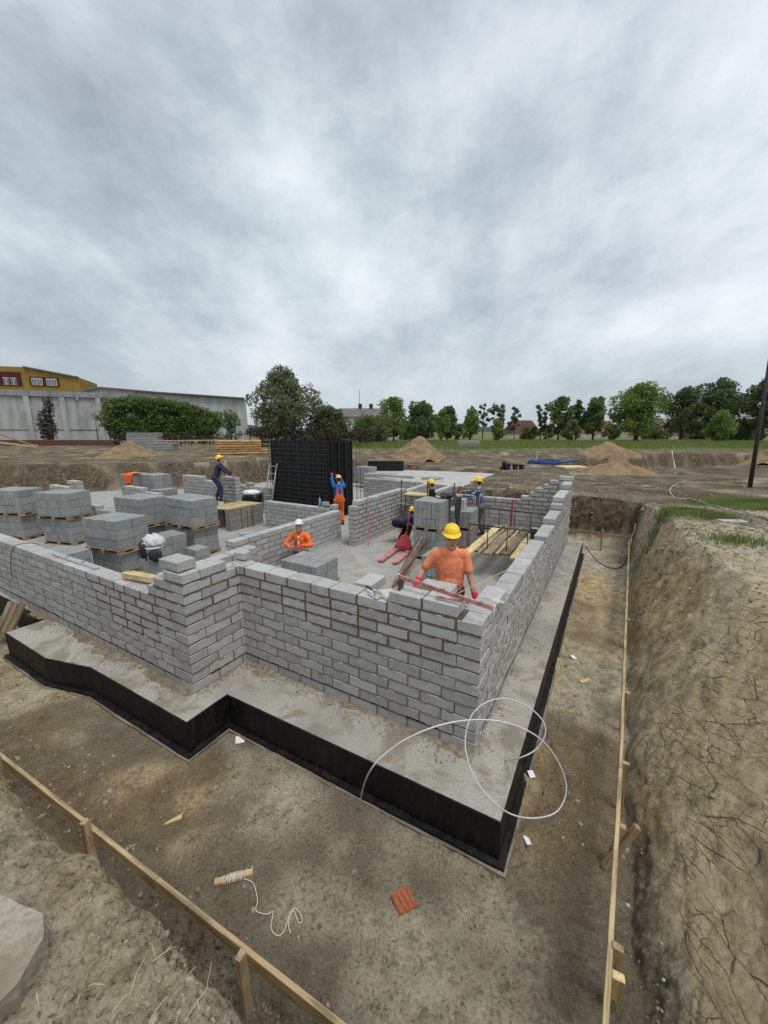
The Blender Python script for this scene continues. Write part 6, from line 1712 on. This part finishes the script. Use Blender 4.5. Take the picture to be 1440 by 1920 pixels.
def house(label, px, py_base, Y, w, h, roof_h, wallm, roofm, depth=8, win=2, chimney=False, dormer=False):
    c = aty(px, 812, Y); g = 1.3
    root = empty('house', (c.x, Y, g), 0.0, label, 'house')
    MB().box((0, depth / 2, h / 2), (w, depth, h)).build('wall', M[wallm], root)
    e_ = 0.5; v = [(-w / 2 - e_, -e_, h - 0.1), (w / 2 + e_, -e_, h - 0.1), (w / 2 + e_, depth + e_, h - 0.1), (-w / 2 - e_, depth + e_, h - 0.1), (-w / 2 + w * 0.12, depth / 2, h + roof_h), (w / 2 - w * 0.12, depth / 2, h + roof_h)]
    rf = MB().add(v, [(0, 3, 2, 1), (0, 1, 5, 4), (1, 2, 5), (2, 3, 4, 5), (3, 0, 4)]).build('roof', M[roofm], root)
    for k in range(win):
        x = -w / 2 + w * (k + 0.7) / (win + 0.4)
        wf = MB().box((x, -0.03, h * 0.55), (w * 0.13, 0.10, h * 0.4)).build('window', M['white_wall'], root); MB().box((x, -0.10, h * 0.55), (w * 0.10, 0.06, h * 0.34)).build('pane', M['glass'], wf)
    if chimney:
        for x in (-w * 0.05, w * 0.12): MB().box((x, depth / 2, h + roof_h + 0.4), (0.9, 0.7, 1.4)).build('chimney', M['roof_brown'], rf)
        MB().tube([(-w * 0.06, depth / 2, h + roof_h), (-w * 0.06, depth / 2, h + roof_h + 4.5)], 0.06, 5).build('antenna', M['steel_dark'], rf)
    if dormer:
        dm = MB().add([(-1.2, 0.2, h + 0.1), (1.2, 0.2, h + 0.1), (1.2, 0.2, h + 1.3), (0, 0.2, h + 2.2), (-1.2, 0.2, h + 1.3), (-1.2, 3, h + 0.1), (1.2, 3, h + 0.1), (1.2, 3, h + 1.3), (0, 3, h + 2.2), (-1.2, 3, h + 1.3)],
                      [(0, 1, 2, 3, 4), (0, 4, 9, 5), (4, 3, 8, 9), (3, 2, 7, 8), (2, 1, 6, 7)]).build('dormer', M[roofm], rf)
        MB().box((0, 0.15, h + 0.9), (1.2, 0.1, 1.0)).build('dormer_window', M['white_wall'], rf)
house('white house with a grey roof and chimneys behind the middle bushes', 680, 800, 95, 16, 5.6, 2.2, 'white_wall', 'roof_grey', 9, 3, True)
house('small house with a brown roof and dormer in the row of trees', 986, 818, 120, 8.5, 1.6, 4.0, 'white_wall', 'roof_brown', 9, 1, False, True)
house('red-roofed house with white gables between the trees', 1128, 820, 125, 12, 1.8, 3.8, 'white_wall', 'roof_red', 9, 2, False, True)
house('long low red-roofed house below the dark trees', 1262, 824, 110, 14, 1.2, 2.4, 'white_wall', 'roof_red', 9, 2)
house('low white outbuilding at the right edge behind the grass', 1425, 826, 105, 8, 1.4, 0.8, 'white_wall', 'roof_grey', 8, 1)
# distant hills
hm = MB(); n = 120
for i in range(n + 1):
    a = R(-62) + R(124) * i / n; r_ = 3800
    h = 45 + 26 * math.sin(i * 0.19 + 1) + 14 * math.sin(i * 0.47) + 8 * math.sin(i * 1.1)
    hm.v += [(r_ * math.sin(a), r_ * math.cos(a), -5), (r_ * 1.02 * math.sin(a), r_ * 1.02 * math.cos(a), h * 0.55), (r_ * 1.1 * math.sin(a), r_ * 1.1 * math.cos(a), h), (r_ * 1.3 * math.sin(a), r_ * 1.3 * math.cos(a), -5)]
for i in range(n):
    for k in range(3): hm.f.append((4 * i + k, 4 * i + 4 + k, 4 * i + 5 + k, 4 * i + 1 + k))
M['hill'] = simple('wooded_hill', (0.055, 0.075, 0.06), 0.95, 0.3, 0.01, 0)
tag(hm.build('hills', M['hill'], None, sm=True), kind='structure')

# ------------------------------------------------------------------ trees, bushes, grass
def leaf_mat(name, col, trans=0.25):
    t = NT(name); v = t.coord('Object', True); f = t.noise(v, 1.1, 4, 0.6); g = t.noise(v, 9, 3, 0.6)
    c = t.ramp(f, [(0.38, tuple(x * 0.7 for x in col)), (0.52, col), (0.64, tuple(x * 1.35 for x in col))])
    c = t.mix(t.ramp(g, [(0.45, 0.0), (0.65, 0.5)]), c, (col[0] * 1.5, col[1] * 1.35, col[2] * 1.0))
    m = t.done(c, 0.65, None, 0, 0.25)
    tr = t.n('ShaderNodeBsdfTranslucent'); t.l(c, tr.inputs[0]); mx = t.n('ShaderNodeMixShader'); mx.inputs[0].default_value = trans
    out = [n_ for n_ in t.t.nodes if n_.type == 'OUTPUT_MATERIAL'][0]
    t.l(t.b.outputs[0], mx.inputs[1]); t.l(tr.outputs[0], mx.inputs[2]); t.l(mx.outputs[0], out.inputs[0]); return m
M['leaf_dark'] = leaf_mat('leaves_dark', (0.115, 0.155, 0.068), 0.4); M['leaf_mid'] = leaf_mat('leaves_mid', (0.14, 0.19, 0.075), 0.4); M['leaf_bright'] = leaf_mat('leaves_bright', (0.17, 0.24, 0.06), 0.4)
M['leaf_willow'] = leaf_mat('leaves_willow', (0.175, 0.205, 0.12), 0.4); M['leaf_ivy'] = leaf_mat('leaves_ivy', (0.115, 0.185, 0.052), 0.4); M['bark'] = simple('bark', (0.075, 0.06, 0.045), 0.9, 0.3, 5, 0.5, 0.03)
def crown_mesh(clumps, per, size, seed, fill=0.35):
    rg = np.random.default_rng(seed); V = []; 
    for (cx, cy, cz, r, rzv) in clumps:
        n = int(per * (r ** 1.6))
        d = rg.normal(size=(n, 3)); d /= np.linalg.norm(d, axis=1)[:, None]
        rad = np.where(rg.random(n) < fill, rg.random(n) ** 0.5, 0.82 + 0.25 * rg.random(n) ** 2)
        lump = 1 + 0.22 * np.sin(d[:, 0] * 5 + cx * 3) * np.cos(d[:, 1] * 4 + cz * 2) + 0.12 * np.sin(d[:, 2] * 9 + cy)
        p = np.stack([cx + d[:, 0] * r * rad * lump, cy + d[:, 1] * r * rad * lump, cz + d[:, 2] * rzv * rad * lump], 1)
        t1 = rg.normal(size=(n, 3)); t1 /= np.linalg.norm(t1, axis=1)[:, None]
        t2 = np.cross(t1, rg.normal(size=(n, 3))); t2 /= np.linalg.norm(t2, axis=1)[:, None]
        s = size * rg.uniform(0.6, 1.35, n)[:, None]
        V.append(np.stack([p - t1 * s, p + t2 * s * 0.45, p + t1 * s, p - t2 * s * 0.45], 1))
    V = np.concatenate(V).reshape(-1, 3); nf = len(V) // 4
    me = bpy.data.meshes.new('crown'); me.vertices.add(len(V)); me.vertices.foreach_set('co', V.astype(np.float32).ravel())
    me.loops.add(len(V)); me.loops.foreach_set('vertex_index', np.arange(len(V), dtype=np.int32))
    me.polygons.add(nf); me.polygons.foreach_set('loop_start', np.arange(nf, dtype=np.int32) * 4); me.polygons.foreach_set('loop_total', np.full(nf, 4, np.int32)); me.update(calc_edges=True)
    return me
def tree(label, px, Y, top_py, w_px, mat, seed, trunk=0.22, per=260, clumps=26, leaf=0.22, name='tree', cat='tree', shape='round', z0=None, group='trees behind the site', sparse=False):
    rr = random.Random(seed); c = aty(px, 815, Y); g = ground_z(c.x, Y) if z0 is None else z0
    top = aty(px, top_py, Y).z - g; w = w_px / FPX * Y * 1.0
    root = empty(name, (c.x, Y, g), rr.uniform(0, 6), label, cat, group)
    cl = []; zb = top * trunk
    for i in range(clumps):
        f = (i + 0.5) / clumps; z = zb + (top - zb) * (0.06 + 0.90 * f)
        if shape == 'round': rad = math.sin(math.pi * min(1, max(0.10, f * 0.86 + 0.12))) ** 0.7
        elif shape == 'cone': rad = (1 - f) ** 0.6 + 0.15
        else: rad = 0.55 + 0.45 * math.sin(math.pi * (0.25 + 0.6 * f))
        a = i * 2.4 + rr.uniform(-0.5, 0.5); q = w / 2 * rad * rr.uniform(0.2, 0.95); r = (w * 0.175 if not sparse else w * 0.14) * rr.uniform(0.5, 1.35) * (0.65 + 0.5 * rad)
        cl.append((q * math.cos(a), q * math.sin(a), min(z, top - r * 0.8), r, r * rr.uniform(0.7, 1.0)))
    link('crown', crown_mesh(cl, per / max(0.35, (w * 0.2) ** 0.5), leaf, seed), M[mat], root)
    tb = MB(); tr_ = max(0.06, w * 0.028)
    tb.tube([(0, 0, -0.3), (0.1 * tr_, 0, top * 0.3), (-0.6 * tr_, 0.4 * tr_, top * 0.6), (0, 0, top * 0.86)], [tr_ * 1.5, tr_, tr_ * 0.65, tr_ * 0.2], 8)
    for (x, y, z, r, _) in cl[::2]: s = max(top * 0.12, z * 0.62); tb.tube([(0, 0, s), (x * 0.5, y * 0.5, (s + z) / 2 + 0.1), (x, y, z)], [tr_ * 0.55, tr_ * 0.36, tr_ * 0.12], 5)
    tb.build('trunk', M['bark'], root, sm=True)
    return root
tree('big round willow-like tree behind the timber stack', 532, 48, 690, 118, 'leaf_willow', 1, 0.05, 420, 40, 0.17)
tree('dark bush right of the big willow-like tree', 615, 50, 762, 74, 'leaf_dark', 2, 0.0, 420, 20, 0.16, 'bush', 'bush')
tree('low leafy bush in front of the white house', 690, 55, 778, 70, 'leaf_mid', 3, 0.0, 420, 20, 0.16, 'bush', 'bush')
tree('upright bright tree behind the bushes, left of the dark clump', 738, 62, 742, 56, 'leaf_bright', 4, 0.1, 330, 24, 0.18)
tree('dense dark tree clump in the middle of the horizon', 790, 75, 752, 66, 'leaf_dark', 5, 0.05, 330, 26, 0.24)
tree('second dense dark tree right of the clump in the middle', 838, 78, 762, 40, 'leaf_dark', 6, 0.05, 330, 20, 0.24)
tree('small bright green tree in front of the dense dark clump', 828, 60, 766, 32, 'leaf_bright', 7, 0.1, 330, 16, 0.17)
tree('bright young tree left of the sparse tall trees', 882, 66, 766, 34, 'leaf_bright', 8, 0.12, 300, 16, 0.18)
tree('short bright young tree below the sparse tall trees', 934, 66, 786, 28, 'leaf_bright', 9, 0.10, 300, 14, 0.18)
tree('first of the sparse tall dark trees, leftmost', 880, 92, 762, 26, 'leaf_dark', 10, 0.30, 200, 12, 0.26, shape='col', sparse=True)
tree('second of the sparse tall dark trees', 905, 92, 756, 28, 'leaf_dark', 11, 0.28, 200, 13, 0.26, shape='col', sparse=True)
tree('third of the sparse tall dark trees', 934, 92, 758, 34, 'leaf_dark', 12, 0.30, 200, 13, 0.26, shape='col', sparse=True)
tree('fourth sparse dark tree, beside the brown-roofed house', 964, 92, 762, 24, 'leaf_dark', 13, 0.25, 200, 12, 0.26, shape='col', sparse=True)
tree('sparse dark tree right of the brown-roofed house', 1013, 84, 756, 30, 'leaf_dark', 14, 0.20, 240, 16, 0.25, shape='col', sparse=True)
tree('tall oval tree, left one of the middle group', 1047, 80, 742, 44, 'leaf_mid', 15, 0.12, 330, 24, 0.24)
tree('oval tree in the centre of the middle group', 1080, 82, 748, 36, 'leaf_dark', 16, 0.12, 330, 22, 0.24)
tree('tree at the right of the middle group with a leaning top', 1112, 80, 743, 46, 'leaf_mid', 17, 0.14, 320, 24, 0.24)
tree('small green tree in front of the middle group', 1072, 70, 786, 32, 'leaf_mid', 18, 0.05, 330, 14, 0.2)
tree('large bright green tree with an airy crown', 1193, 66, 719, 102, 'leaf_bright', 19, 0.14, 300, 36, 0.22, sparse=True)
tree('big dark tree, left one of the right-hand pair', 1277, 74, 727, 78, 'leaf_dark', 20, 0.18, 300, 34, 0.23, sparse=True)
tree('tallest dark tree, right one of the right-hand pair', 1338, 74, 708, 82, 'leaf_dark', 21, 0.20, 300, 36, 0.23, sparse=True)
tree('small bright tree in front of the tallest dark tree', 1350, 60, 770, 46, 'leaf_bright', 22, 0.08, 330, 18, 0.18)
tree('dark tree cut off by the right edge', 1428, 66, 704, 74, 'leaf_dark', 23, 0.15, 320, 34, 0.24, sparse=True)
tree('low dark bush under the tree at the right edge', 1395, 72, 786, 60, 'leaf_dark', 24, 0.0, 330, 16, 0.22, 'bush', 'bush')
for i, (px, tp_, w_, m_) in enumerate(((640, 785, 30, 'leaf_mid'), (760, 790, 40, 'leaf_mid'), (860, 796, 30, 'leaf_dark'), (990, 800, 40, 'leaf_mid'), (1030, 798, 26, 'leaf_mid'), (1150, 796, 40, 'leaf_mid'), (1225, 800, 46, 'leaf_mid'), (1310, 798, 50, 'leaf_mid'))):
    tree('low hedge bush along the far edge of the grass, ' + ('first', 'second', 'third', 'fourth', 'fifth', 'sixth', 'seventh', 'eighth')[i] + ' from the left', px, 88, tp_, w_, m_, 40 + i, 0.0, 300, 10, 0.24, 'bush', 'bush', group='hedge bushes along the grass')
# ivy-like bushes on the warehouse wall
def bush_run(label, pts, mat, seed, leaf=0.2, per=300):
    rr = random.Random(seed); p0 = aty(*pts[0][:2], pts[0][2]); root = empty('bush', (p0.x, p0.y, 1.5), 0, label, 'bush'); cl = []
    for px, py, Y, r in pts:
        p = aty(px, py, Y) - Vector(root.location); cl.append((p.x, p.y, p.z, r, r * 0.85))
    link('crown', crown_mesh(cl, per, leaf, seed, 0.3), M[mat], root)
    tb = MB()
    for q in cl[::2]: tb.tube([(q[0], q[1], -0.2), (q[0] + rr.uniform(-.3, .3), q[1], q[2] * 0.5), (q[0], q[1], q[2])], [0.09, 0.06, 0.02], 5)
    tb.build('stems', M['bark'], root, sm=True)
rr = random.Random(3); pts = []
for i in range(30):
    f = i / 29; x = 212 + 186 * f + rr.uniform(-6, 6); topy = 748 + 26 * abs(f - 0.25) ** 1.2 + (0 if f < 0.8 else 60 * (f - 0.8))
    pts.append((x, rr.uniform(topy + 8, 812), 52 + rr.uniform(-1, 1) + 8 * f, rr.uniform(1.0, 1.6)))
    pts.append((x + rr.uniform(-5, 5), rr.uniform(795, 814), 52 + 8 * f, rr.uniform(0.9, 1.4)))
    pts.append((x, topy + 10, 52 + 8 * f, rr.uniform(0.9, 1.3)))
bush_run('big green bush spreading along the grey warehouse wall', pts, 'leaf_ivy', 61)
bush_run('small leafy bush growing from the grey warehouse wall', [(430, 780, 68, 1.2), (438, 790, 68, 1.1), (426, 796, 68, 1.0), (434, 806, 68, 0.8)], 'leaf_mid', 62)
bush_run('thin twiggy bush left of the big green bush', [(178, 782, 54, 0.55), (192, 780, 54, 0.7), (200, 770, 54, 0.5), (205, 790, 54, 0.7)], 'leaf_mid', 63, 0.16, 160)
M['vine'] = leaf_mat('dry_vine', (0.055, 0.045, 0.032), 0.1)
bush_run('dry brown vine hanging down the warehouse wall', [(88 + 3 * math.sin(i), 750 + i * 8, 55.4, 0.5 + 0.10 * min(i, 5) - 0.06 * max(0, i - 6)) for i in range(10)], 'vine', 64, 0.15, 300)
pts = []
for i in range(26): pts.append((470 + i * 9 + rr.uniform(-4, 4), 812 + rr.uniform(-4, 6), 46 + rr.uniform(-1, 1), rr.uniform(0.6, 1.0)))
bush_run('brown undergrowth strip behind the timber stack', pts, 'vine', 65, 0.16, 220)
pts = []
for i in range(24): pts.append((215 + i * 10 + rr.uniform(-4, 4), 818 + rr.uniform(-3, 6), 50 + rr.uniform(-1, 1), rr.uniform(0.4, 0.8)))
bush_run('dark scrub at the foot of the warehouse wall', pts, 'vine', 66, 0.14, 200)
# grass
def grass_patch(name, centers, count, h, seed, mat, spread_fn=None):
    rg = np.random.default_rng(seed); X = []; Yv = []
    for (cx, cy, sx, sy, wt) in centers:
        n = int(count * wt); X.append(rg.normal(cx, sx, n)); Yv.append(rg.normal(cy, sy, n))
    X = np.concatenate(X); Y_ = np.concatenate(Yv); Z = terrain(X, Y_)[0]; n = len(X)
    a = rg.random(n) * 6.283; hh = h * rg.uniform(0.5, 1.3, n); wd = hh * 0.07; ln = rg.uniform(0.1, 0.6, n) * hh
    dx, dy = np.cos(a), np.sin(a); b = rg.random(n) * 6.283
    v = np.stack([np.stack([X - dx * wd, Y_ - dy * wd, Z - 0.02], 1), np.stack([X + dx * wd, Y_ + dy * wd, Z - 0.02], 1), np.stack([X + np.cos(b) * ln, Y_ + np.sin(b) * ln, Z + hh], 1)], 1).reshape(-1, 3)
    me = bpy.data.meshes.new(name); me.vertices.add(len(v)); me.vertices.foreach_set('co', v.astype(np.float32).ravel()); me.loops.add(len(v)); me.loops.foreach_set('vertex_index', np.arange(len(v), dtype=np.int32))
    me.polygons.add(n); me.polygons.foreach_set('loop_start', np.arange(n, dtype=np.int32) * 3); me.polygons.foreach_set('loop_total', np.full(n, 3, np.int32)); me.update(calc_edges=True)
    o = link(name, me, M[mat]); tag(o, kind='stuff'); return o
M['grass'] = leaf_mat('grass_blades', (0.17, 0.225, 0.07), 0.35)
grass_patch('grass', [(11.2, 11.0, 0.75, 0.7, 0.6), (10.2, 9.9, 0.4, 0.35, 0.15), (6.95, 8.85, 0.3, 0.26, 0.16), (7.4, 8.35, 0.22, 0.18, 0.07), (6.0, 6.3, 0.25, 0.2, 0.02)], 26000, 0.13, 1, 'grass')
rg = np.random.default_rng(4)
cs = [(rg.uniform(-6, 60), rg.uniform(38, 70), 3.5, 2.0, 1 / 60) for _ in range(60)]
grass_patch('field_grass', cs, 60000, 0.42, 2, 'grass')
# clods, gravel
def scatter(name, pts, sizes, mat, seed, flat=0.7, sub=1):
    rg = np.random.default_rng(seed); base = []
    for q in range(4):
        bm = bmesh.new(); bmesh.ops.create_icosphere(bm, subdivisions=sub, radius=1.0)
        r2 = random.Random(q + seed)
        for v in bm.verts: v.co *= r2.uniform(0.72, 1.15)
        base.append((np.array([v.co[:] for v in bm.verts]), np.array([[v.index for v in f.verts] for f in bm.faces]))); bm.free()
    V, F, off = [], [], 0
    for i, (p, s) in enumerate(zip(pts, sizes)):
        bv, bf = base[i % 4]; a = rg.random() * 6.28; c_, s_ = math.cos(a), math.sin(a)
        sc = np.array([s * rg.uniform(0.8, 1.4), s, s * flat * rg.uniform(0.6, 1.1)]); v = bv * sc
        v = np.stack([v[:, 0] * c_ - v[:, 1] * s_, v[:, 0] * s_ + v[:, 1] * c_, v[:, 2]], 1) + p
        V.append(v); F.append(bf + off); off += len(bv)
    V = np.concatenate(V); F = np.concatenate(F); me = bpy.data.meshes.new(name)
    me.vertices.add(len(V)); me.vertices.foreach_set('co', V.astype(np.float32).ravel()); me.loops.add(F.size); me.loops.foreach_set('vertex_index', F.ravel().astype(np.int32))
    me.polygons.add(len(F)); me.polygons.foreach_set('loop_start', np.arange(len(F), dtype=np.int32) * 3); me.polygons.foreach_set('loop_total', np.full(len(F), 3, np.int32)); me.update(calc_edges=True)
    o = link(name, me, M[mat]); return tag(o, kind='stuff')
def ground_points(n, seed, rmin, rmax, keep):
    rg = np.random.default_rng(seed); a = rg.uniform(R(-50), R(50), n * 4); r = rmin * (rmax / rmin) ** rg.random(n * 4); X, Y_ = r * np.sin(a), r * np.cos(a)
    z, d, lin, clay, crack, fl, t2 = terrain(X, Y_); k = keep(X, Y_, d, lin, clay, fl) > rg.random(len(X)); X, Y_, z = X[k][:n], Y_[k][:n], z[k][:n]
    return np.stack([X, Y_, z], 1), rg
def off_slab(X, Y_):
    A = (X - BC.x) * E1.x + (Y_ - BC.y) * E1.y; B = (X - BC.x) * E2.x + (Y_ - BC.y) * E2.y
    return ~((A > -0.62) & (B > -0.78) & (B < 10.2)) & ~((A > 3.0) & (B > -1.6) & (A < 30) & (B < 26))
def clod_mat(name, col):
    t = NT(name); v = t.pos(); f = t.noise(v, 14, 5, 0.65); g = t.noise(v, 1.1, 3, 0.6)
    c = t.ramp(f, [(0.36, tuple(x * 0.6 for x in col)), (0.5, col), (0.64, tuple(min(1, x * 1.35) for x in col))])
    c = t.mix(t.ramp(g, [(0.42, 0.0), (0.6, 0.7)]), c, (col[0] * 0.62, col[1] * 0.56, col[2] * 0.5))
    return t.done(c, 0.95, t.bump(f, 0.7, 0.01), 0, 0.12)
M['clod'] = clod_mat('soil_clod', (0.30, 0.26, 0.19)); M['crumb'] = clod_mat('mortar_crumb', (0.26, 0.235, 0.185)); M['pebble'] = clod_mat('pebble_stone', (0.46, 0.44, 0.39)); M['debris'] = clod_mat('pale_debris', (0.45, 0.43, 0.385))
p_, rg = ground_points(9000, 21, 1.2, 16, lambda X, Y_, d, lin, clay, fl: np.where(off_slab(X, Y_), 0.25 + 0.75 * (lin > 0.9) + 0.5 * np.exp(-((0.497 * (X + 1.2) + 0.868 * (Y_ - 1.95)) / 0.3) ** 2), 0) * (1 - 0.8 * clay))
scatter('soil_clods', p_, np.clip(rg.lognormal(math.log(0.0022), 0.55, len(p_)) * np.hypot(p_[:, 0], p_[:, 1]), 0.0025, 0.035), 'clod', 5)
p_, rg = ground_points(7000, 29, 0.9, 3.2, lambda X, Y_, d, lin, clay, fl: ((lin > 0.6) & (X < 1.2)) * 1.0)
scatter('bank_crumbs', p_, np.clip(rg.lognormal(math.log(0.0042), 0.6, len(p_)), 0.0012, 0.022), 'clod', 15, 0.8)
p_, rg = ground_points(1300, 22, 1.2, 18, lambda X, Y_, d, lin, clay, fl: np.where(off_slab(X, Y_), 0.6, 0) * (1 - 0.8 * clay))
scatter('pebbles', p_, np.clip(rg.lognormal(math.log(0.0017), 0.55, len(p_)) * np.hypot(p_[:, 0], p_[:, 1]), 0.002, 0.03), 'pebble', 6)
p_, rg = ground_points(600, 23, 12, 34, lambda X, Y_, d, lin, clay, fl: (d > 0.5) * 1.0)
scatter('site_debris', p_, np.clip(rg.lognormal(math.log(0.03), 0.6, len(p_)), 0.012, 0.12), 'debris', 7, 0.35)
p_, rg = ground_points(2600, 24, 8, 30, lambda X, Y_, d, lin, clay, fl: ((d > -0.1) & (d < 3)) * 1.0)
scatter('spoil_lumps', p_, np.clip(rg.lognormal(math.log(0.026), 0.6, len(p_)), 0.01, 0.10), 'clod', 8)
# soil crumbs along the foot of the walls on the slab
rg = np.random.default_rng(9); q = []
for (a0, b0, a1, b1, nx_, ny_, n) in ((0.0, 0.0, 3.4, 0.0, 0, -1, 1400), (3.42, -0.84, 9.0, -0.84, 0, -1, 1500), (3.42, -0.84, 3.42, 0.0, -1, 0, 350), (0, 0, -0.05, 9.0, -1, 0, 700)):
    t = rg.random(n); o_ = np.abs(rg.normal(0.02, 0.10, n)) * (0.4 + 0.9 * np.abs(np.sin(t * 17)))
    for tt, oo in zip(t, o_):
        if oo > 0.4: continue
        p = W(a0 + (a1 - a0) * tt + nx_ * oo, b0 + (b1 - b0) * tt + ny_ * oo, 0.001); q.append((p.x, p.y, 0.003))
q = np.array(q); scatter('mortar_crumbs', q, np.clip(rg.lognormal(math.log(0.0055), 0.5, len(q)), 0.002, 0.017), 'crumb', 10, 0.6)
# soil spilled along the wall foot on the slab
def spill(a0, b0, a1, b1, nx_, ny_, seed, wmax):
    L = math.hypot(a1 - a0, b1 - b0); n = int(L / 0.03); m = 6; t = np.linspace(0, 1, n + 1); S = t * L
    wd = np.clip(wmax * (0.25 + 0.9 * fbm(S, S * 0 + seed, 1.3, 3, seed) + 0.5 * fbm(S, S * 0 + seed, 7, 3, seed + 1)), 0.012, 0.34); mb = MB()
    for i in range(n + 1):
        for j in range(m + 1):
            o_ = wd[i] * j / m; p = W(a0 + (a1 - a0) * t[i] + nx_ * o_, b0 + (b1 - b0) * t[i] + ny_ * o_)
            h = 0.004 + (0.10 * wd[i]) * (1 - j / m) ** 1.2 * (1 + 0.8 * float(fbm(np.array([p.x]), np.array([p.y]), 18, 2, seed + 2)[0]))
            mb.v.append((p.x, p.y, h if j < m else -0.002))
    for i in range(n):
        for j in range(m): q = i * (m + 1) + j; mb.f.append((q, q + 1, q + m + 2, q + m + 1))
    return mb
sp = MB()
for args in ((0.0, 0.0, 3.4, 0.0, 0, -1, 401, 0.20), (3.43, -0.84, 8.6, -0.84, 0, -1, 402, 0.20), (3.42, -0.84, 3.42, 0.0, -1, 0, 403, 0.16)):
    q_ = spill(*args); sp.add(q_.v, q_.f)
M['spill'] = clod_mat('spilled_soil', (0.23, 0.195, 0.14))
tag(sp.build('spilled_soil', M['spill'], None, sm=True), kind='stuff')
# dry straw on the near bank
sm_ = MB(); r3 = random.Random(12)
for i in range(60):
    x, y = (r3.gauss(-0.62, 0.16), r3.gauss(0.90, 0.10)) if i < 34 else (r3.uniform(-1.7, -0.3), r3.uniform(0.6, 1.4))
    z = ground_z(x, y) + 0.012; a = r3.uniform(0, 6.28); L = r3.uniform(0.03, 0.10); sm_.tube([(x, y, z), (x + L * math.cos(a) * 0.5, y + L * math.sin(a) * 0.5, z + r3.uniform(0.0, 0.02)), (x + L * math.cos(a), y + L * math.sin(a), z + r3.uniform(-0.005, 0.01))], 0.0011, 4)
M['straw'] = simple('dry_straw', (0.58, 0.50, 0.32), 0.8, 0.2, 20, 0)
tag(sm_.build('dry_straw', M['straw']), kind='stuff')
